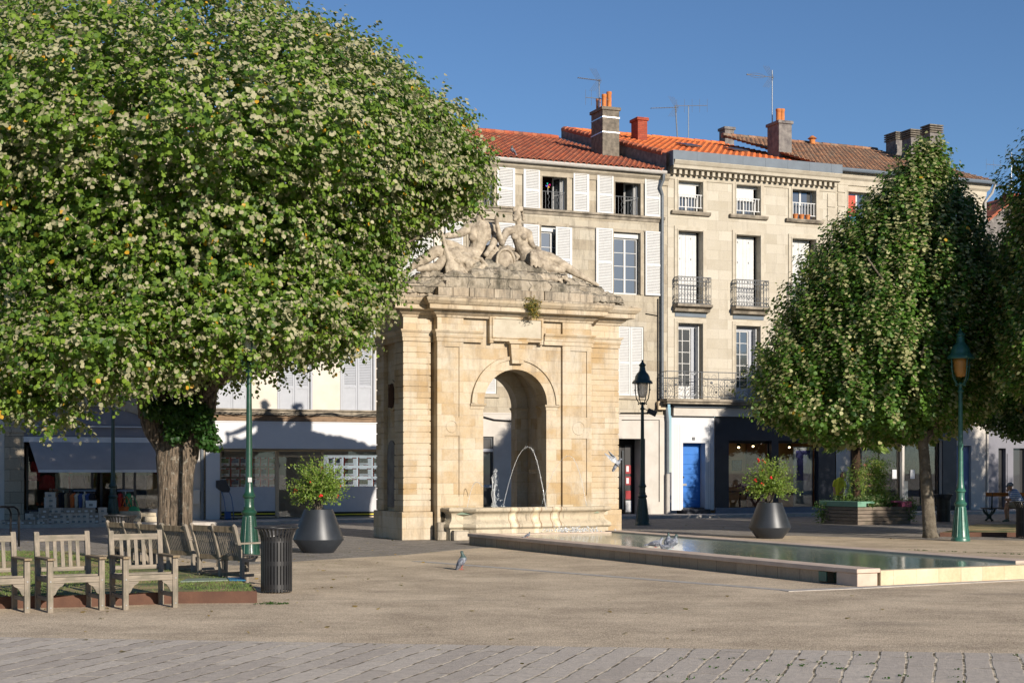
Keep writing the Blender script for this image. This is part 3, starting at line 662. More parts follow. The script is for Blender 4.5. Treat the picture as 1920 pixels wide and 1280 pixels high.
woman = [
 ('e', S(969, 403, .95), (.105, .125, .14)), ('c', S(966, 409, .88), S(965, 412, .86), .06, .05), ('e', S(962.5, 404, .82), (.025, .035, .03)),
 ('p', [S(971, 411, .97), S(973, 422, 1.0), S(973, 430, 1.0)], [.075, .075, .11]),
 ('p', [S(951, 434, 1.0), S(972, 431, 1.0), S(990, 438, 1.0)], [.105, .13, .11]), ('p', [S(972, 436, 1.0), S(974, 450, 1.0), S(979, 466, 1.0), S(988, 480, .95)], [.185, .17, .165, .22]),
 ('e', S(964, 444, .84), (.085, .08, .085)), ('e', S(982, 444, .84), (.085, .08, .085)),
 ('p', [S(950, 435, 1.0), S(944, 446, .85), S(941, 455, .7), S(936, 440, .65), S(932, 420, .65), S(931, 411, .65)], [.105, .09, .085, .07, .05, .05]), ('e', S(931, 409, .65), (.06, .05, .08)),
 ('p', [S(991, 440, 1.0), S(995, 452, .95), S(999, 462, .85), S(1007, 466, .72)], [.10, .08, .065, .05]), ('e', S(1009, 466, .7), (.07, .06, .06)),
 ('p', [S(990, 484, .9), S(1010, 482, .7), S(1032, 486, .55), S(1046, 492, .5)], [.22, .19, .16, .13]),
 ('p', [S(1046, 492, .5), S(1065, 503, .48), S(1085, 515, .45), S(1104, 526, .42)], [.13, .115, .09, .055]), ('p', [S(1102, 525, .42), S(1116, 532, .36), S(1122, 535, .32)], [.055, .055, .03]),
 ('p', [S(1000, 494, .75), S(1020, 502, .5), S(1042, 505, .42), S(1056, 508, .42)], [.17, .13, .10, .06]),
]
sw = MF.root('reclining_statue', 'carved stone crowned woman reclining beside a shield atop the fountain', 'statue')
sculpt('figure', woman, M['statue'], sw, voxel=.015, smooth=2, noise=(.025, .10))
hr = [('e', S(971 + random.uniform(-7, 9), 399 + random.uniform(-9, 4), 1.0 + random.uniform(-.08, .1)), (.04, .045, .04)) for _ in range(26)] + [('e', S(981, 404 + 2.5 * k, 1.0), (.04, .05, .04)) for k in range(4)] + [('c', S(963 + 3 * k, 395, .92), S(963 + 3.3 * k, 388 - (2 if k == 3 else 0), .92), .03, .018) for k in range(6)]
sculpt('hair_and_crown', hr, M['statue'], sw, voxel=.016, smooth=1)
dr = []
for k in range(8): dr.append(('p', [S(996 + 6 * k, 474 + k, .6), S(998 + 6.5 * k, 488 + k, .45), S(996 + 8 * k, 499 + .8 * k, .42)], [.05, .06, .04]))
dr += [('p', [S(1008 + 4 * k, 472 + 3 * k, .62), S(1030 + 4 * k, 476 + 3 * k, .5), S(1048, 488 + 2 * k, .42)], [.04, .05, .03]) for k in range(3)]
sculpt('drapery', dr, M['statue'], sw, voxel=.018, smooth=1, noise=(.03, .1))
cx_, _, cz0 = S(949, 490, .35)
sh = MF.root('carved_shield', 'oval carved stone shield between the two reclining statues', 'shield')
mb = MB(); mb.ball((cx_, .42, cz0), 1.0, 16, (.21, .12, .27)); mb.build('boss', M['statue'], sh, smooth=True)
mb = MB(); P_ = [(cx_ + .235 * math.cos(2 * math.pi * i / 32), .38, cz0 + .30 * math.sin(2 * math.pi * i / 32)) for i in range(33)]; mb.tube(P_, .035, 8); mb.build('rim', M['statue'], sh, smooth=True)
rays = [('p', [S(945, 490, .6), S(945 - 34 * math.cos(a), 490 - 30 * math.sin(a), .68)], [.06, .04]) for a in [R(x) for x in range(-8, 75, 14)]]
sculpt('rays', rays, M['statue'], sh, voxel=.02, smooth=1)
sculpt('scroll', [('p', [S(940 + 4 * k, 462 + 2.2 * abs(k - 3), .45), S(943 + 4 * k, 468, .4)], [.045, .04]) for k in range(6)] + [('p', [S(966, 476, .45), S(972, 481, .42), S(968, 488, .42)], [.05, .045, .03])], M['statue'], sh, voxel=.02, smooth=1)
fr_ = MF.root('carved_fruit_pile', 'carved stone fruit, flowers and helmet heaped below the statues', 'carving')
random.seed(5)
fp = [('e', S(random.uniform(858, 905), random.uniform(488, 515), .35 + random.uniform(-.1, .1)), tuple(random.uniform(.05, .10) for _ in range(3))) for _ in range(44)] + [('e', S(872, 488, .5), (.22, .2, .2))]
fp += [('p', [S(888, 480, .4), S(902, 486, .35), S(913, 498, .3)], [.04, .05, .04])]
sculpt('fruit', fp, M['statue'], fr_, voxel=.02, smooth=1, noise=(.02, .08))
fp = []
for cu, cv, ru, n_ in ((1012, 519, 9, 26), (1057, 524, 9, 26)):
    fp += [('e', S(cu + random.uniform(-ru, ru), cv + random.uniform(-6, 6), .12 + random.uniform(-.05, .05)), (.035, .035, .035)) for _ in range(n_)]
fp += [('e', S(1036, 523, .15), (.16, .13, .10)), ('e', S(1024, 522, .12), (.08, .1, .09))]
sculpt('grapes', fp, M['statue'], fr_, voxel=.014, smooth=0)

# ================================================================= basin in front of the monument
bx0, bx1 = mx(838, YB), mx(1112, YB) + .05
br_ = MF.root('fountain_basin', 'moulded limestone basin with brown water stains at the foot of the arch', 'basin')
cb0, cb1 = bx0 + .52, bx1 - .45
path = [(bx0 - .05, YB), (bx0, YB - .28), (bx0 + .3, YB - .28), (cb0, YB - .56), (cb1, YB - .56), (bx1 - .1, YB - .30), (bx1 + .12, YB - .30), (bx1 + .12, YB)]
prof = [(0.0, 0), (0.0, .26), (.03, .27), (.06, .31), (.055, .36), (.02, .40), (-.05, .45), (-.08, .52), (-.07, .60), (-.02, .65), (.04, .67), (.06, .70), (.06, .735), (.03, .765), (-.06, .77), (-.06, .70)]
mb = MB(); mb.sweep([(o_ + .06, z_) for o_, z_ in prof], path); mb.build('bowl', M['basin'], br_, smooth='auto')
mb = MB(); mb.slab([(x, y) for x, y in [(bx0, YB + .02), (bx0 + .04, YB - .22), (cb0, YB - .5), (cb1, YB - .5), (bx1 + .06, YB - .25), (bx1 + .1, YB + .02)]], .60, .70); mb.build('water_surface', bpy.data.materials['pool_water'], br_)
mb = MB(); mb.box(bx0 - .02, bx0 + .36, YB - .50, YB - .22, 0, .24); mb.build('foot_block', M['mon_dark'], br_, bevel=.015)
mb = MB()
for k in (0,): mb.box(xc0 - .05, bx0 - .05, YB - .16, YB, 0, .42)
mb.build('side_block', M['mon_dark'], br_, bevel=.02)
mb = MB()
M['stain'] = m_plain('lime_deposit', (.72, .66, .50), .5, vs=8, c2=(.45, .36, .22))
for uu in (963, 1005, 1042):
    x = mx(uu, YB - .6); mb.sweep([(o_ + .066, z_) for o_, z_ in prof[:-1]], [(x - .06 + random.uniform(-.01, .01), YB - .56), (x + .06, YB - .56)], cap=False)
mb.build('lime_streak', M['stain'], br_, smooth='auto')
M['brownst'] = m_plain('brown_algae_stain', (.22, .12, .06), .8, vs=9, c2=(.34, .25, .16))
for uu in (955, 971, 997, 1013, 1034, 1050):
    mb = MB(); x = mx(uu, YB - .6); w0 = random.uniform(.006, .014); mb.sweep([(o_ + .063, z_) for o_, z_ in prof[2:-2]], [(x - w0, YB - .56), (x + w0, YB - .56)], cap=False)
    mb.build('algae_streak', M['brownst'], br_, smooth='auto')
# water jets
def m_jet():
    m, nt, b = newmat('falling_water'); b.inputs['Base Color'].default_value = (.85, .88, .9, 1); b.inputs['Roughness'].default_value = .1; b.inputs['Transmission Weight'].default_value = .55; b.inputs['IOR'].default_value = 1.33; return m
M['jet'] = m_jet()
def jet(pts, r, label, drops=0):
    mb = MB(); P_ = []
    for i in range(len(pts) - 1):
        for t in range(4): P_.append(Vector(pts[i]).lerp(Vector(pts[i + 1]), t / 4))
    P_.append(Vector(pts[-1])); n = len(P_)
    mb.tube([(p.x + random.uniform(-.004, .004) * i / n, p.y, p.z) for i, p in enumerate(P_)], [r * (1 + .5 * random.random() * i / n) for i in range(n)], 6)
    for _ in range(drops):
        i = random.randint(n // 2, n - 1); p = P_[i]; mb.ball((p.x + random.gauss(0, .02), p.y, p.z + random.gauss(0, .03)), r * random.uniform(.5, 1.2), 5)
    o = mb.build('water_jet', M['jet'], smooth=True); o.location = MF.w(0, 0, 0); o.rotation_euler = (0, 0, MF.a); tag(o, label, 'water jet'); return o
def arc(u0, v0, up, vp, u1, v1, y0, y1, n=14):
    out = []
    for i in range(n + 1):
        t = i / n
        # quadratic through start, peak, end
        tp = abs(up - u0) / abs(u1 - u0); u = u0 + (u1 - u0) * t
        if t < tp: v = vp + (v0 - vp) * ((tp - t) / tp) ** 2
        else: v = vp + (v1 - vp) * ((t - tp) / (1 - tp)) ** 2
        y = y0 + (y1 - y0) * t; x, z = MF.p(u, v, y); out.append((x, y, z))
    return out
jet(arc(943, 952, 991, 837, 1024, 955, -.4, -1.6), .0055, 'tallest water jet arching in front of the open archway', 90)
jet(arc(1014, 952, 1068, 854, 1100, 948, -.45, -1.7), .0045, 'thin water jet arching across the right pilaster', 60)
jet(arc(876, 952, 893, 903, 905, 912, -.4, -.8, 10), .006, 'short water jet curving at the left side of the archway')
random.seed(9); mb = MB()
for _ in range(6):
    u = 928 + random.uniform(-5, 4); P_ = [MF.p(u + random.uniform(-1.5, 1.5), 953 - 12 * k, -.5) for k in range(random.randint(4, 6))]; mb.tube([(x, -.5, z) for x, z in P_], .009, 5)
for _ in range(120):
    v = random.uniform(878, 953); x, z = MF.p(929 + random.gauss(0, 1 + 5 * (v - 875) / 80), v, -.5); mb.ball((x, -.5 + random.gauss(0, .04), z), random.uniform(.006, .016), 4)
o = mb.build('water_jet', M['jet'], smooth=True); o.location = MF.w(0, 0, 0); o.rotation_euler = (0, 0, MF.a); tag(o, 'foaming upright water spout rising beside the dark doorway seen through the arch', 'water jet')
mb = MB()
for _ in range(260):
    x, z = MF.p(1068 + random.gauss(0, 22), 985, -1.6); mb.ball((x, -1.9 + random.gauss(0, .35), PH - .03 + abs(random.gauss(0, .05))), random.uniform(.008, .022), 4)
o = mb.build('splash', M['jet'], smooth=True); o.location = MF.w(0, 0, 0); o.rotation_euler = (0, 0, MF.a); tag(o, kind='stuff')
# ================================================================= houses
def wall(x0, x1, z0, z1, ops, y=0, dep=.32, xs=(), zs=()):
    """front wall with openings (x0,x1,z0,z1[,depth]) and their reveals"""
    mb = MB(); X = sorted(set([x0, x1] + [round(o[0], 4) for o in ops] + [round(o[1], 4) for o in ops])); Z = sorted(set([z0, z1] + [round(o[2], 4) for o in ops] + [round(o[3], 4) for o in ops]))
    X = [x for x in X if x0 <= x <= x1]; Z = [z for z in Z if z0 <= z <= z1]
    for a, b in zip(X[:-1], X[1:]):
        run = None
        for c, d in zip(Z[:-1], Z[1:]):
            mx_, mz_ = (a + b) / 2, (c + d) / 2
            inside = any(o[0] < mx_ < o[1] and o[2] < mz_ < o[3] for o in ops)
            if not inside:
                run = (run[0], d) if run else (c, d)
            if (inside or d == Z[-1]) and run:
                mb.face((a, y, run[0]), (b, y, run[0]), (b, y, run[1]), (a, y, run[1])); run = None
    for o in ops:
        a, b, c, d = [round(t, 4) for t in o[:4]]; t = y + (o[4] if len(o) > 4 else dep)
        mb.face((a, y, c), (a, y, d), (a, t, d), (a, t, c)); mb.face((b, y, c), (b, t, c), (b, t, d), (b, y, d))
        mb.face((a, y, d), (b, y, d), (b, t, d), (a, t, d)); mb.face((a, y, c), (a, t, c), (b, t, c), (b, y, c))
    return mb
def sash(root, x0, x1, z0, z1, y, mat=None, cols=2, rows=4, glass='gl', fw=.05, bar=.022, mid=.07, panel=0, name='window'):
    mat = mat or M['whitepaint']; mb = MB(); d = .05
    mb.box(x0, x0 + fw, y, y + d, z0, z1); mb.box(x1 - fw, x1, y, y + d, z0, z1); mb.box(x0 + fw, x1 - fw, y, y + d, z0, z0 + fw); mb.box(x0 + fw, x1 - fw, y, y + d, z1 - fw, z1)
    zb = z0 + fw + panel
    if panel: mb.box(x0 + fw, x1 - fw, y + .006, y + d - .01, z0 + fw, zb)
    for i in range(1, cols):
        x = x0 + (x1 - x0) * i / cols; t = mid if (cols % 2 == 0 and i == cols // 2) else bar; mb.box(x - t / 2, x + t / 2, y - .004, y + d - .006, zb, z1 - fw)
    for k in range(1, rows):
        z = zb + (z1 - fw - zb) * k / rows; mb.box(x0 + fw, x1 - fw, y + .004, y + d - .012, z - bar / 2, z + bar / 2)
    w_ = mb.build(name, mat, root)
    g = MB(); g.box(x0 + fw, x1 - fw, y + .025, y + .035, zb, z1 - fw); g.build('glass', M[glass], w_); return w_
def shutter(root, x0, x1, z0, z1, y, mat=None, solid=0.0, t=.035, ang=0, hinge='l', slats=None):
    """louvred shutter; solid = share of the height that is a plain lower panel"""
    mat = mat or M['whitepaint']; mb = MB(); W = x1 - x0; H = z1 - z0; f = .055
    mb.box(0, f, 0, t, 0, H); mb.box(W - f, W, 0, t, 0, H); mb.box(f, W - f, 0, t, 0, f); mb.box(f, W - f, 0, t, H - f, H)
    zm = H * (solid if solid else .47); mb.box(f, W - f, 0, t, zm - .04, zm + .04)
    segs = [(zm + .04, H - f)] + ([] if solid else [(f, zm - .04)])
    if solid: mb.box(f, W - f, .012, t - .01, f, zm - .04)
    for a, b in segs:
        n = max(4, int((b - a) / .052)); 
        for i in range(n):
            z = a + (b - a) * i / n; dz = (b - a) / n
            mb.v += [(f, .004, z), (W - f, .004, z), (W - f, t - .004, z + dz * .95), (f, t - .004, z + dz * .95)]; k = len(mb.v); mb.f.append((k - 4, k - 3, k - 2, k - 1))
        mb.box(f, W - f, t - .003, t - .001, a, b)
    mb.box(W * .45, W * .55, -.012, 0, zm - .01, zm + .01)
    o = mb.build('shutter', mat, root, loc=(x0, y - t, z0))
    if ang: o.rotation_euler = (0, 0, R(ang)); 
    if ang and hinge == 'r': o.location = (x1 - W * math.cos(R(ang)), y - t - W * math.sin(R(ang)), z0)
    return o
def surround(root, x0, x1, z0, z1, mat, w_=.14, d=.05, y=0, sill=True, name='window_surround'):
    mb = MB(); mb.box(x0 - w_, x0, y - d, y + .02, z0, z1); mb.box(x1, x1 + w_, y - d, y + .02, z0, z1); mb.box(x0 - w_, x1 + w_, y - d, y + .02, z1, z1 + w_)
    mb.box(x0 - w_ * .3, x0 - .002, y - d - .02, y, z0, z1 + w_ * .3); mb.box(x1 + .002, x1 + w_ * .3, y - d - .02, y, z0, z1 + w_ * .3)
    o = mb.build(name, mat, root, bevel=.006)
    if sill: mb = MB(); mb.box(x0 - w_ - .05, x1 + w_ + .05, y - .13, y + .1, z0 - .12, z0 - .002); mb.build('sill', mat, root, bevel=.012)
    return o
def tiled_roof(root, x0, x1, y0, y1, z0, z1, mat, pitch=.2, row=.38, amp=.045, x1b=None, name='roof', x0b=None):
    """canal tile roof rising from (y0,z0) to (y1,z1)"""
    mb = MB(); n = max(2, int(round(math.hypot(y1 - y0, z1 - z0) / row))); nc = int((x1 - x0) / pitch); seg = 6
    x1b = x1 if x1b is None else x1b; x0b = x0 if x0b is None else x0b
    for r in range(n):
        t0, t1 = r / n, (r + 1.12) / n; ya, yb = y0 + (y1 - y0) * t0, y0 + (y1 - y0) * t1; za, zb = z0 + (z1 - z0) * t0 + .035, z0 + (z1 - z0) * t1 + .005
        b = len(mb.v); m = nc * seg + 1
        for i in range(m):
            fx = i / (m - 1); xa = (x0 + (x0b - x0) * t0) * (1 - fx) + (x1 + (x1b - x1) * t0) * fx; ph = fx * nc * 2 * math.pi
            h = amp * (abs(math.cos(ph / 2)) * 2 - 1) * (1 if r or 1 else 1); j = random.uniform(-.006, .006)
            mb.v.append((xa, ya + j, za + h + .02)); mb.v.append((xa, yb, zb + h))
            mb.v.append((xa, ya + j, za + h - .005))
        for i in range(m - 1):
            a = b + 3 * i; mb.f.append((a, a + 3, a + 4, a + 1)); mb.f.append((a + 2, a + 5, a + 3, a))
    o = mb.build(name, mat, root); return o
def ridge(root, x0, x1, y, z, mat):
    mb = MB(); x = x0
    while x < x1: 
        e = min(x + .42, x1); mb.tube([(x, y, z), (e, y, z + random.uniform(-.01, .015))], [.11, .095], 8); x += .4
    mb.build('ridge_tiles', mat, root, smooth='auto')
def chimney(root, x, y, z0, z1, wx, wy, mat, cap=None, pots=(), bands=(), name='chimney'):
    mb = MB(); mb.box(x, x + wx, y, y + wy, z0, z1 - .12); mb.box(x - .05, x + wx + .05, y - .05, y + wy + .05, z1 - .12, z1); o = mb.build(name, mat, root, bevel=.015)
    for px, py, h, r in pots:
        mb = MB(); mb.lathe([(r * 1.15, 0), (r, .08), (r, h - .1), (r * 1.12, h - .08), (r * 1.12, h), (r * .8, h), (r * .8, h - .2)], 14, x + px, y + py, z1); mb.build('chimney_pot', M['terracotta'], o, smooth='auto')
    for z in bands: mb = MB(); mb.box(x - .012, x + wx + .012, y - .012, y + wy + .012, z, z + .04); mb.build('steel_band', M['chrome'], o)
    return o
def gutter(root, pts, r, mat, name='gutter'): mb = MB(); mb.tube(pts, r, 8); return mb.build(name, mat, root, smooth='auto')

# ------------------------------------------------ A: cream house with estate agent
FA = FF.sub(392); xr = FA.x(832); zev = 12.0
A = FA.root('cream_house', 'cream rendered house with closed grey shutters above a white fronted estate agent', 'house')
px = lambda F_, u, y=0: F_.x(u, y)
def rect(F_, u0, u1, v0, v1, y=0):      # v0 top, v1 bottom, measured at the middle
    um = (u0 + u1) / 2; return (F_.x(u0, y), F_.x(u1, y), F_.z(um, v1, y), F_.z(um, v0, y))
ops = []; winA = []
for cu in (437, 553, 671):
    r = rect(FA, cu - 29, cu + 29, 618 if cu > 600 else 622, 771); ops.append(r + (.12,)); winA.append(('c', r))
r = rect(FA, 757, 814, 610, 771); ops.append(r + (.12,)); winA.append(('c', r))
for cu in (437, 553, 671, 785):
    r = rect(FA, cu - 29, cu + 29, 443 - (785 - cu) * .03, 560); ops.append(r + (.12,)); winA.append(('w', r))
for cu in (437, 553, 671, 805):
    r = rect(FA, cu - 26, cu + 26, 338, 412); ops.append(r + (.2,)); winA.append(('g', r))
zf0 = FA.z(550, 841); zf1 = FA.z(550, 791); zs0 = FA.z(550, 779); zs1 = FA.z(550, 772); zbase = FA.z(550, 971)
sx0, sx1 = FA.x(411), FA.x(760)
ops.append((sx0, sx1, zbase, zf0 - .01, .5))
wall(0, xr, 0, zev, ops).build('wall', M['facA'], A)
for k, r in winA:
    x0, x1, z0, z1 = r[:4]; m = (x0 + x1) / 2
    if k == 'g': sash(A, x0, x1, z0, z1, .14, rows=2); surround(A, x0, x1, z0, z1, M['facA'], .1, .04)
    else:
        mt = M['greyblue'] if k == 'c' else M['whitepaint']; sd_ = .30 if k == 'c' else 0
        mb = MB(); mb.box(x0, x1, .115, .119, z0, z1); mb.build('shutter_backing', M['greyblue'], A)
        shutter(A, x0 + .02, m - .005, z0 + .01, z1 - .02, .08, mt, sd_); shutter(A, m + .005, x1 - .02, z0 + .01, z1 - .02, .08, mt, sd_)
        mb = MB(); mb.box(x0 - .07, x0, -.02, .01, z0, z1 + .07); mb.box(x1, x1 + .07, -.02, .01, z0, z1 + .07); mb.box(x0, x1, -.02, .01, z1, z1 + .07); mb.build('window_surround', M['greyblue'] if k == 'c' else M['facA'], A)
        if k == 'w': mb = MB(); mb.box(x0 - .12, x1 + .12, -.12, .0, z1 + .12, z1 + .34); mb.build('lintel', M['facA'], A, bevel=.03)
mb = MB(); mb.box(-.1, xr, -.16, 0, zs0, zs1 + .03); mb.box(-.1, xr, -.22, 0, zs1 + .03, zs1 + .08); mb.build('sill_course', M['trimdark'], A, bevel=.01)
mb = MB(); mb.box(-.1, xr - .02, -.10, 0, zf1 + .02, zs0 - .002); mb.build('timber_beam', M['brown'], A)
mb = MB(); mb.box(-.05, xr, -.14, -.001, zf0, zf1); mb.box(-.05, xr, -.16, -.14, zf1 - .03, zf1 + .01); mb.build('shop_fascia', M['white_panel'], A, bevel=.006)
mb = MB(); mb.box(FA.x(385), FA.x(411), -.10, -.001, .05, zf0 - .004); mb.build('shop_pilaster', M['white_panel'], A, bevel=.006)
mb = MB(); mb.box(-.2, xr, -.26, .04, 0, zbase - .08); mb.box(-.15, xr, -.2, .04, zbase - .08, zbase); mb.build('shop_step', M['trimdark'], A, bevel=.01)
M['beige'] = m_plain('champagne_aluminium', (.42, .34, .24), .45, .3, var=.05)
M['frost'] = m_plain('frosted_film', (.46, .46, .48), .5, var=.05, spec=.5)
M['yellow'] = m_plain('yellow_line', (.75, .62, .03), .5)
yg = .18
def shopwin(F_, root, u0, u1, v0, v1, y, mat, fw=.05, glass='glc', div=()):
    x0, x1, z0, z1 = rect(F_, u0, u1, v0, v1, y); mb = MB()
    mb.box(x0, x0 + fw, y, y + .08, z0, z1); mb.box(x1 - fw, x1, y, y + .08, z0, z1); mb.box(x0, x1, y, y + .08, z0, z0 + fw); mb.box(x0, x1, y, y + .08, z1 - fw, z1)
    for u in div: x = F_.x(u, y); mb.box(x - fw / 2, x + fw / 2, y, y + .08, z0, z1)
    o = mb.build('shop_window', mat, root); g = MB(); g.box(x0 + fw, x1 - fw, y + .03, y + .04, z0 + fw, z1 - fw); g.build('glass', M[glass], o); return x0, x1, z0, z1, o
for u0, u1 in ((412, 519), (604, 758)):
    x0, x1, z0, z1, o = shopwin(FA, A, u0, u1, 843, 970, yg, M['beige'])
    zb_ = FA.z(550, 912, yg); mb = MB(); mb.box(x0 + .05, x1 - .05, yg + .02, yg + .027, z0 + .2, zb_); mb.build('frosted_band', M['frost'], o)
    mb = MB(); mb.box(x0 + .05, x1 - .05, yg + .018, yg + .026, z0 + .05, z0 + .2); mb.build('dark_band', M['black'], o)
    mb = MB(); mb.box(x0 + .05, x1 - .05, yg + .010, yg + .017, z0 + .10, z0 + .135); mb.build('yellow_line', M['yellow'], o)
x0, x1, z0, z1 = rect(FA, 519, 604, 843, 972, yg)
mb = MB(); fw = .07; mb.box(x0, x0 + fw, yg, yg + .1, z0, z1); mb.box(x1 - fw * .6, x1, yg, yg + .1, z0, z1); mb.box(x0, x1, yg, yg + .1, z1 - .05, z1); zt = FA.z(560, 853, yg); mb.box(x0, x1, yg, yg + .1, zt - .06, zt)
mb.build('door_frame', M['beige'], A)
d_ = MB(); d_.box(x0 + fw, x1 - fw, yg + .05, yg + .06, z0, zt - .06); d_.build('glass_door', M['glc'], A)
# room behind
mb = MB(); xa, xb = sx0, sx1; mb.box(xa, xb, 2.2, 2.25, 0, zf0 + .3); mb.box(xa, xb, .5, 3.2, zbase - .02, zbase); mb.box(xa, xb, .5, 3.2, zf0 + .25, zf0 + .3); mb.box(xa - .02, xa, .5, 3.2, 0, zf0 + .3); mb.box(xb, xb + .02, .5, 3.2, 0, zf0 + .3)
mb.build('shop_interior', m_plain('grey_office_walls', (.40, .37, .34), .9), A)
# posters
M['paper'] = m_plain('white_paper', (.85, .85, .84), .6, var=.02)
M['litpaper'] = m_plain('backlit_paper', (.85, .85, .84), .6, var=.02); M['litpaper'].node_tree.nodes['Principled BSDF'].inputs['Emission Color'].default_value = (.9, .95, 1, 1); M['litpaper'].node_tree.nodes['Principled BSDF'].inputs['Emission Strength'].default_value = .22
PC = [(.30, .42, .18), (.30, .40, .55), (.20, .26, .34), (.45, .33, .22), (.55, .5, .42), (.18, .30, .16), (.36, .22, .15), (.10, .14, .22)]
PM = [m_plain('poster_picture_%s' % 'abcdefgh'[i], c, .5, vs=14, c2=tuple(x * .35 for x in c)) for i, c in enumerate(PC)]
ORD = ['first', 'second', 'third', 'fourth', 'fifth', 'sixth', 'seventh', 'eighth']; ROWN = ['top', 'middle', 'bottom']
def poster(F_, u0, u1, v0, v1, y, label, k, wide=False, group='framed property adverts'):
    x0, x1, z0, z1 = rect(F_, u0, u1, v0, v1, y); O_ = F_.root('property_poster', label, 'poster', group, None, (x0 + x1) / 2, y, z0); w_ = (x1 - x0) / 2; h = z1 - z0
    mb = MB(); mb.box(-w_, w_, 0, .012, 0, h); mb.build('sheet', M['litpaper'] if wide else M['paper'], O_)
    pw = w_ * (1.25 if wide else 1.7); mb = MB(); mb.box(-w_ * .82, -w_ * .82 + pw, -.004, -.001, h * .34, h * .88); mb.build('picture', PM[k % 8], O_)
    mb = MB(); mb.box(-w_, -w_ * .78, -.005, -.001, 0, h); mb.box(w_ * .3, w_ * .95, -.004, -.001, h * .86, h * .98); mb.box(-w_ * .2, w_ * .5, -.004, -.001, h * .06, h * .12)
    if k % 2: mb.face((-w_ * .8, -.006, h * .6), (-w_ * .7, -.006, h * .6), (-w_ * .2, -.006, h * .88), (-w_ * .35, -.006, h * .88))
    mb.build('red_marks', M['red'], O_)
    mb = MB()
    for i in range(5): mb.box(-w_ * .75, w_ * random.uniform(.1, .7), -.003, -.001, h * (.27 - .045 * i), h * (.285 - .045 * i))
    mb.build('text_lines', M['pipe'], O_)
pu = [(411.5, 430), (432, 448), (449.5, 461), (473, 486), (488, 500), (503, 517)]
vr = [(856, 874), (876, 894), (896, 914)]
for r_, (va, vb) in enumerate(vr):
    for c_, (ua, ub) in enumerate(pu):
        poster(FA, ua, ub, va + 1, vb - 1, yg + .10, 'framed property advert, %s from left in the %s row of the left agency window' % (ORD[c_], ROWN[r_]), r_ * 3 + c_)
pu = [(616, 627), (628, 641), (644, 669), (671, 697), (699, 722), (724, 748)]
for r_, (va, vb) in enumerate(vr):
    for c_, (ua, ub) in enumerate(pu):
        poster(FA, ua, ub, va + 1, vb - 1, yg + .10, 'bright property advert, %s from left in the %s row of the right agency window' % (ORD[c_], ROWN[r_]), r_ * 2 + c_ + 1, True)
mb = MB(); x0, x1, z0, z1 = rect(FA, 605, 757, 853, 913, yg + .12); mb.box(x0, x1, yg + .125, yg + .135, z0, z1); mb.build('display_board', M['litpaper'], A)
# terminal on curved legs
kx, kz = FA.p(419, 971, -.05); K = FA.root('information_terminal', 'dark tilted information terminal on two curved blue legs by the agency window', 'terminal', x=FA.x(420, -.45), y=-.45, z=.1)
mb = MB(); 
for x in (-.04, .20):
    mb.tube([(x + .10, 0, 0), (x + .08, -.02, .35), (x + .02, -.05, .7), (x - .10, -.08, .98)], .018, 8)
mb.build('leg', m_plain('blue_grey_tube', (.16, .22, .36), .4), K, smooth=True)
mb = MB(); mb.prism([(-.26, 1.22), (.02, 1.24), (.17, .96), (.14, .85), (-.08, .86), (-.26, 1.0)], -.16, .0); mb.build('screen_housing', M['pot'], K, bevel=.02)
mb = MB(); mb.box(.02, .2, -.1, .06, .02, .26); mb.build('blue_box', m_plain('blue_plastic', (.02, .07, .22), .4), K, bevel=.01)
mb = MB(); mb.box(-.1, .4, -.15, .12, 0, .02); mb.build('foot_plate', M['black'], K)
# cables above the agency
mb = MB()
for k in range(3):
    P_ = []
    for i in range(25):
        x = FA.x(400) + (FA.x(705) - FA.x(400)) * i / 24; P_.append((x, -.24, zs0 + .02 + .05 * math.sin(i * (.5 + .3 * k) + k) + .015 * k))
    mb.tube(P_, .009, 5)
mb.build('wall_cable', M['black'], A)
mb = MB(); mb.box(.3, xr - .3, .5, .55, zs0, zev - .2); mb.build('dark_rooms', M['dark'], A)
tiled_roof(A, -9, xr, -.3, 8.8, zev + .05, 15.0, M['tileB'], row=.42)
mb = MB(); mb.sweep([(0, zev - .35), (.08, zev - .3), (.1, zev - .15), (.25, zev - .05), (.3, zev + .05), (0, zev + .05)], [(xr, 0), (0, 0)][::-1]); mb.build('cornice', M['facA'], A)

# ------------------------------------------------ Z: left stone house with arch and fashion shop
FZ = FF.sub(-60); Z = FZ.root('stone_house', 'grey stone house whose wide arched shop front carries a grey awning', 'house')
xz1 = FZ.x(391); ax0, ax1 = FZ.x(45), FZ.x(305); az0 = FZ.z(175, 797); az1 = FZ.z(175, 762)
ops = [(ax0, ax1, 0.1, az0, .55)]
wops = []
for cu in (90, 200, 310): 
    r = rect(FZ, cu - 26, cu + 26, 560, 700); ops.append(r + (.2,)); wops.append(r)
wall(0, xz1, 0, 12, ops).build('wall', M['facZ'], Z)
for r in wops: sash(Z, *r, .12, rows=3); surround(Z, *r, M['trim'])
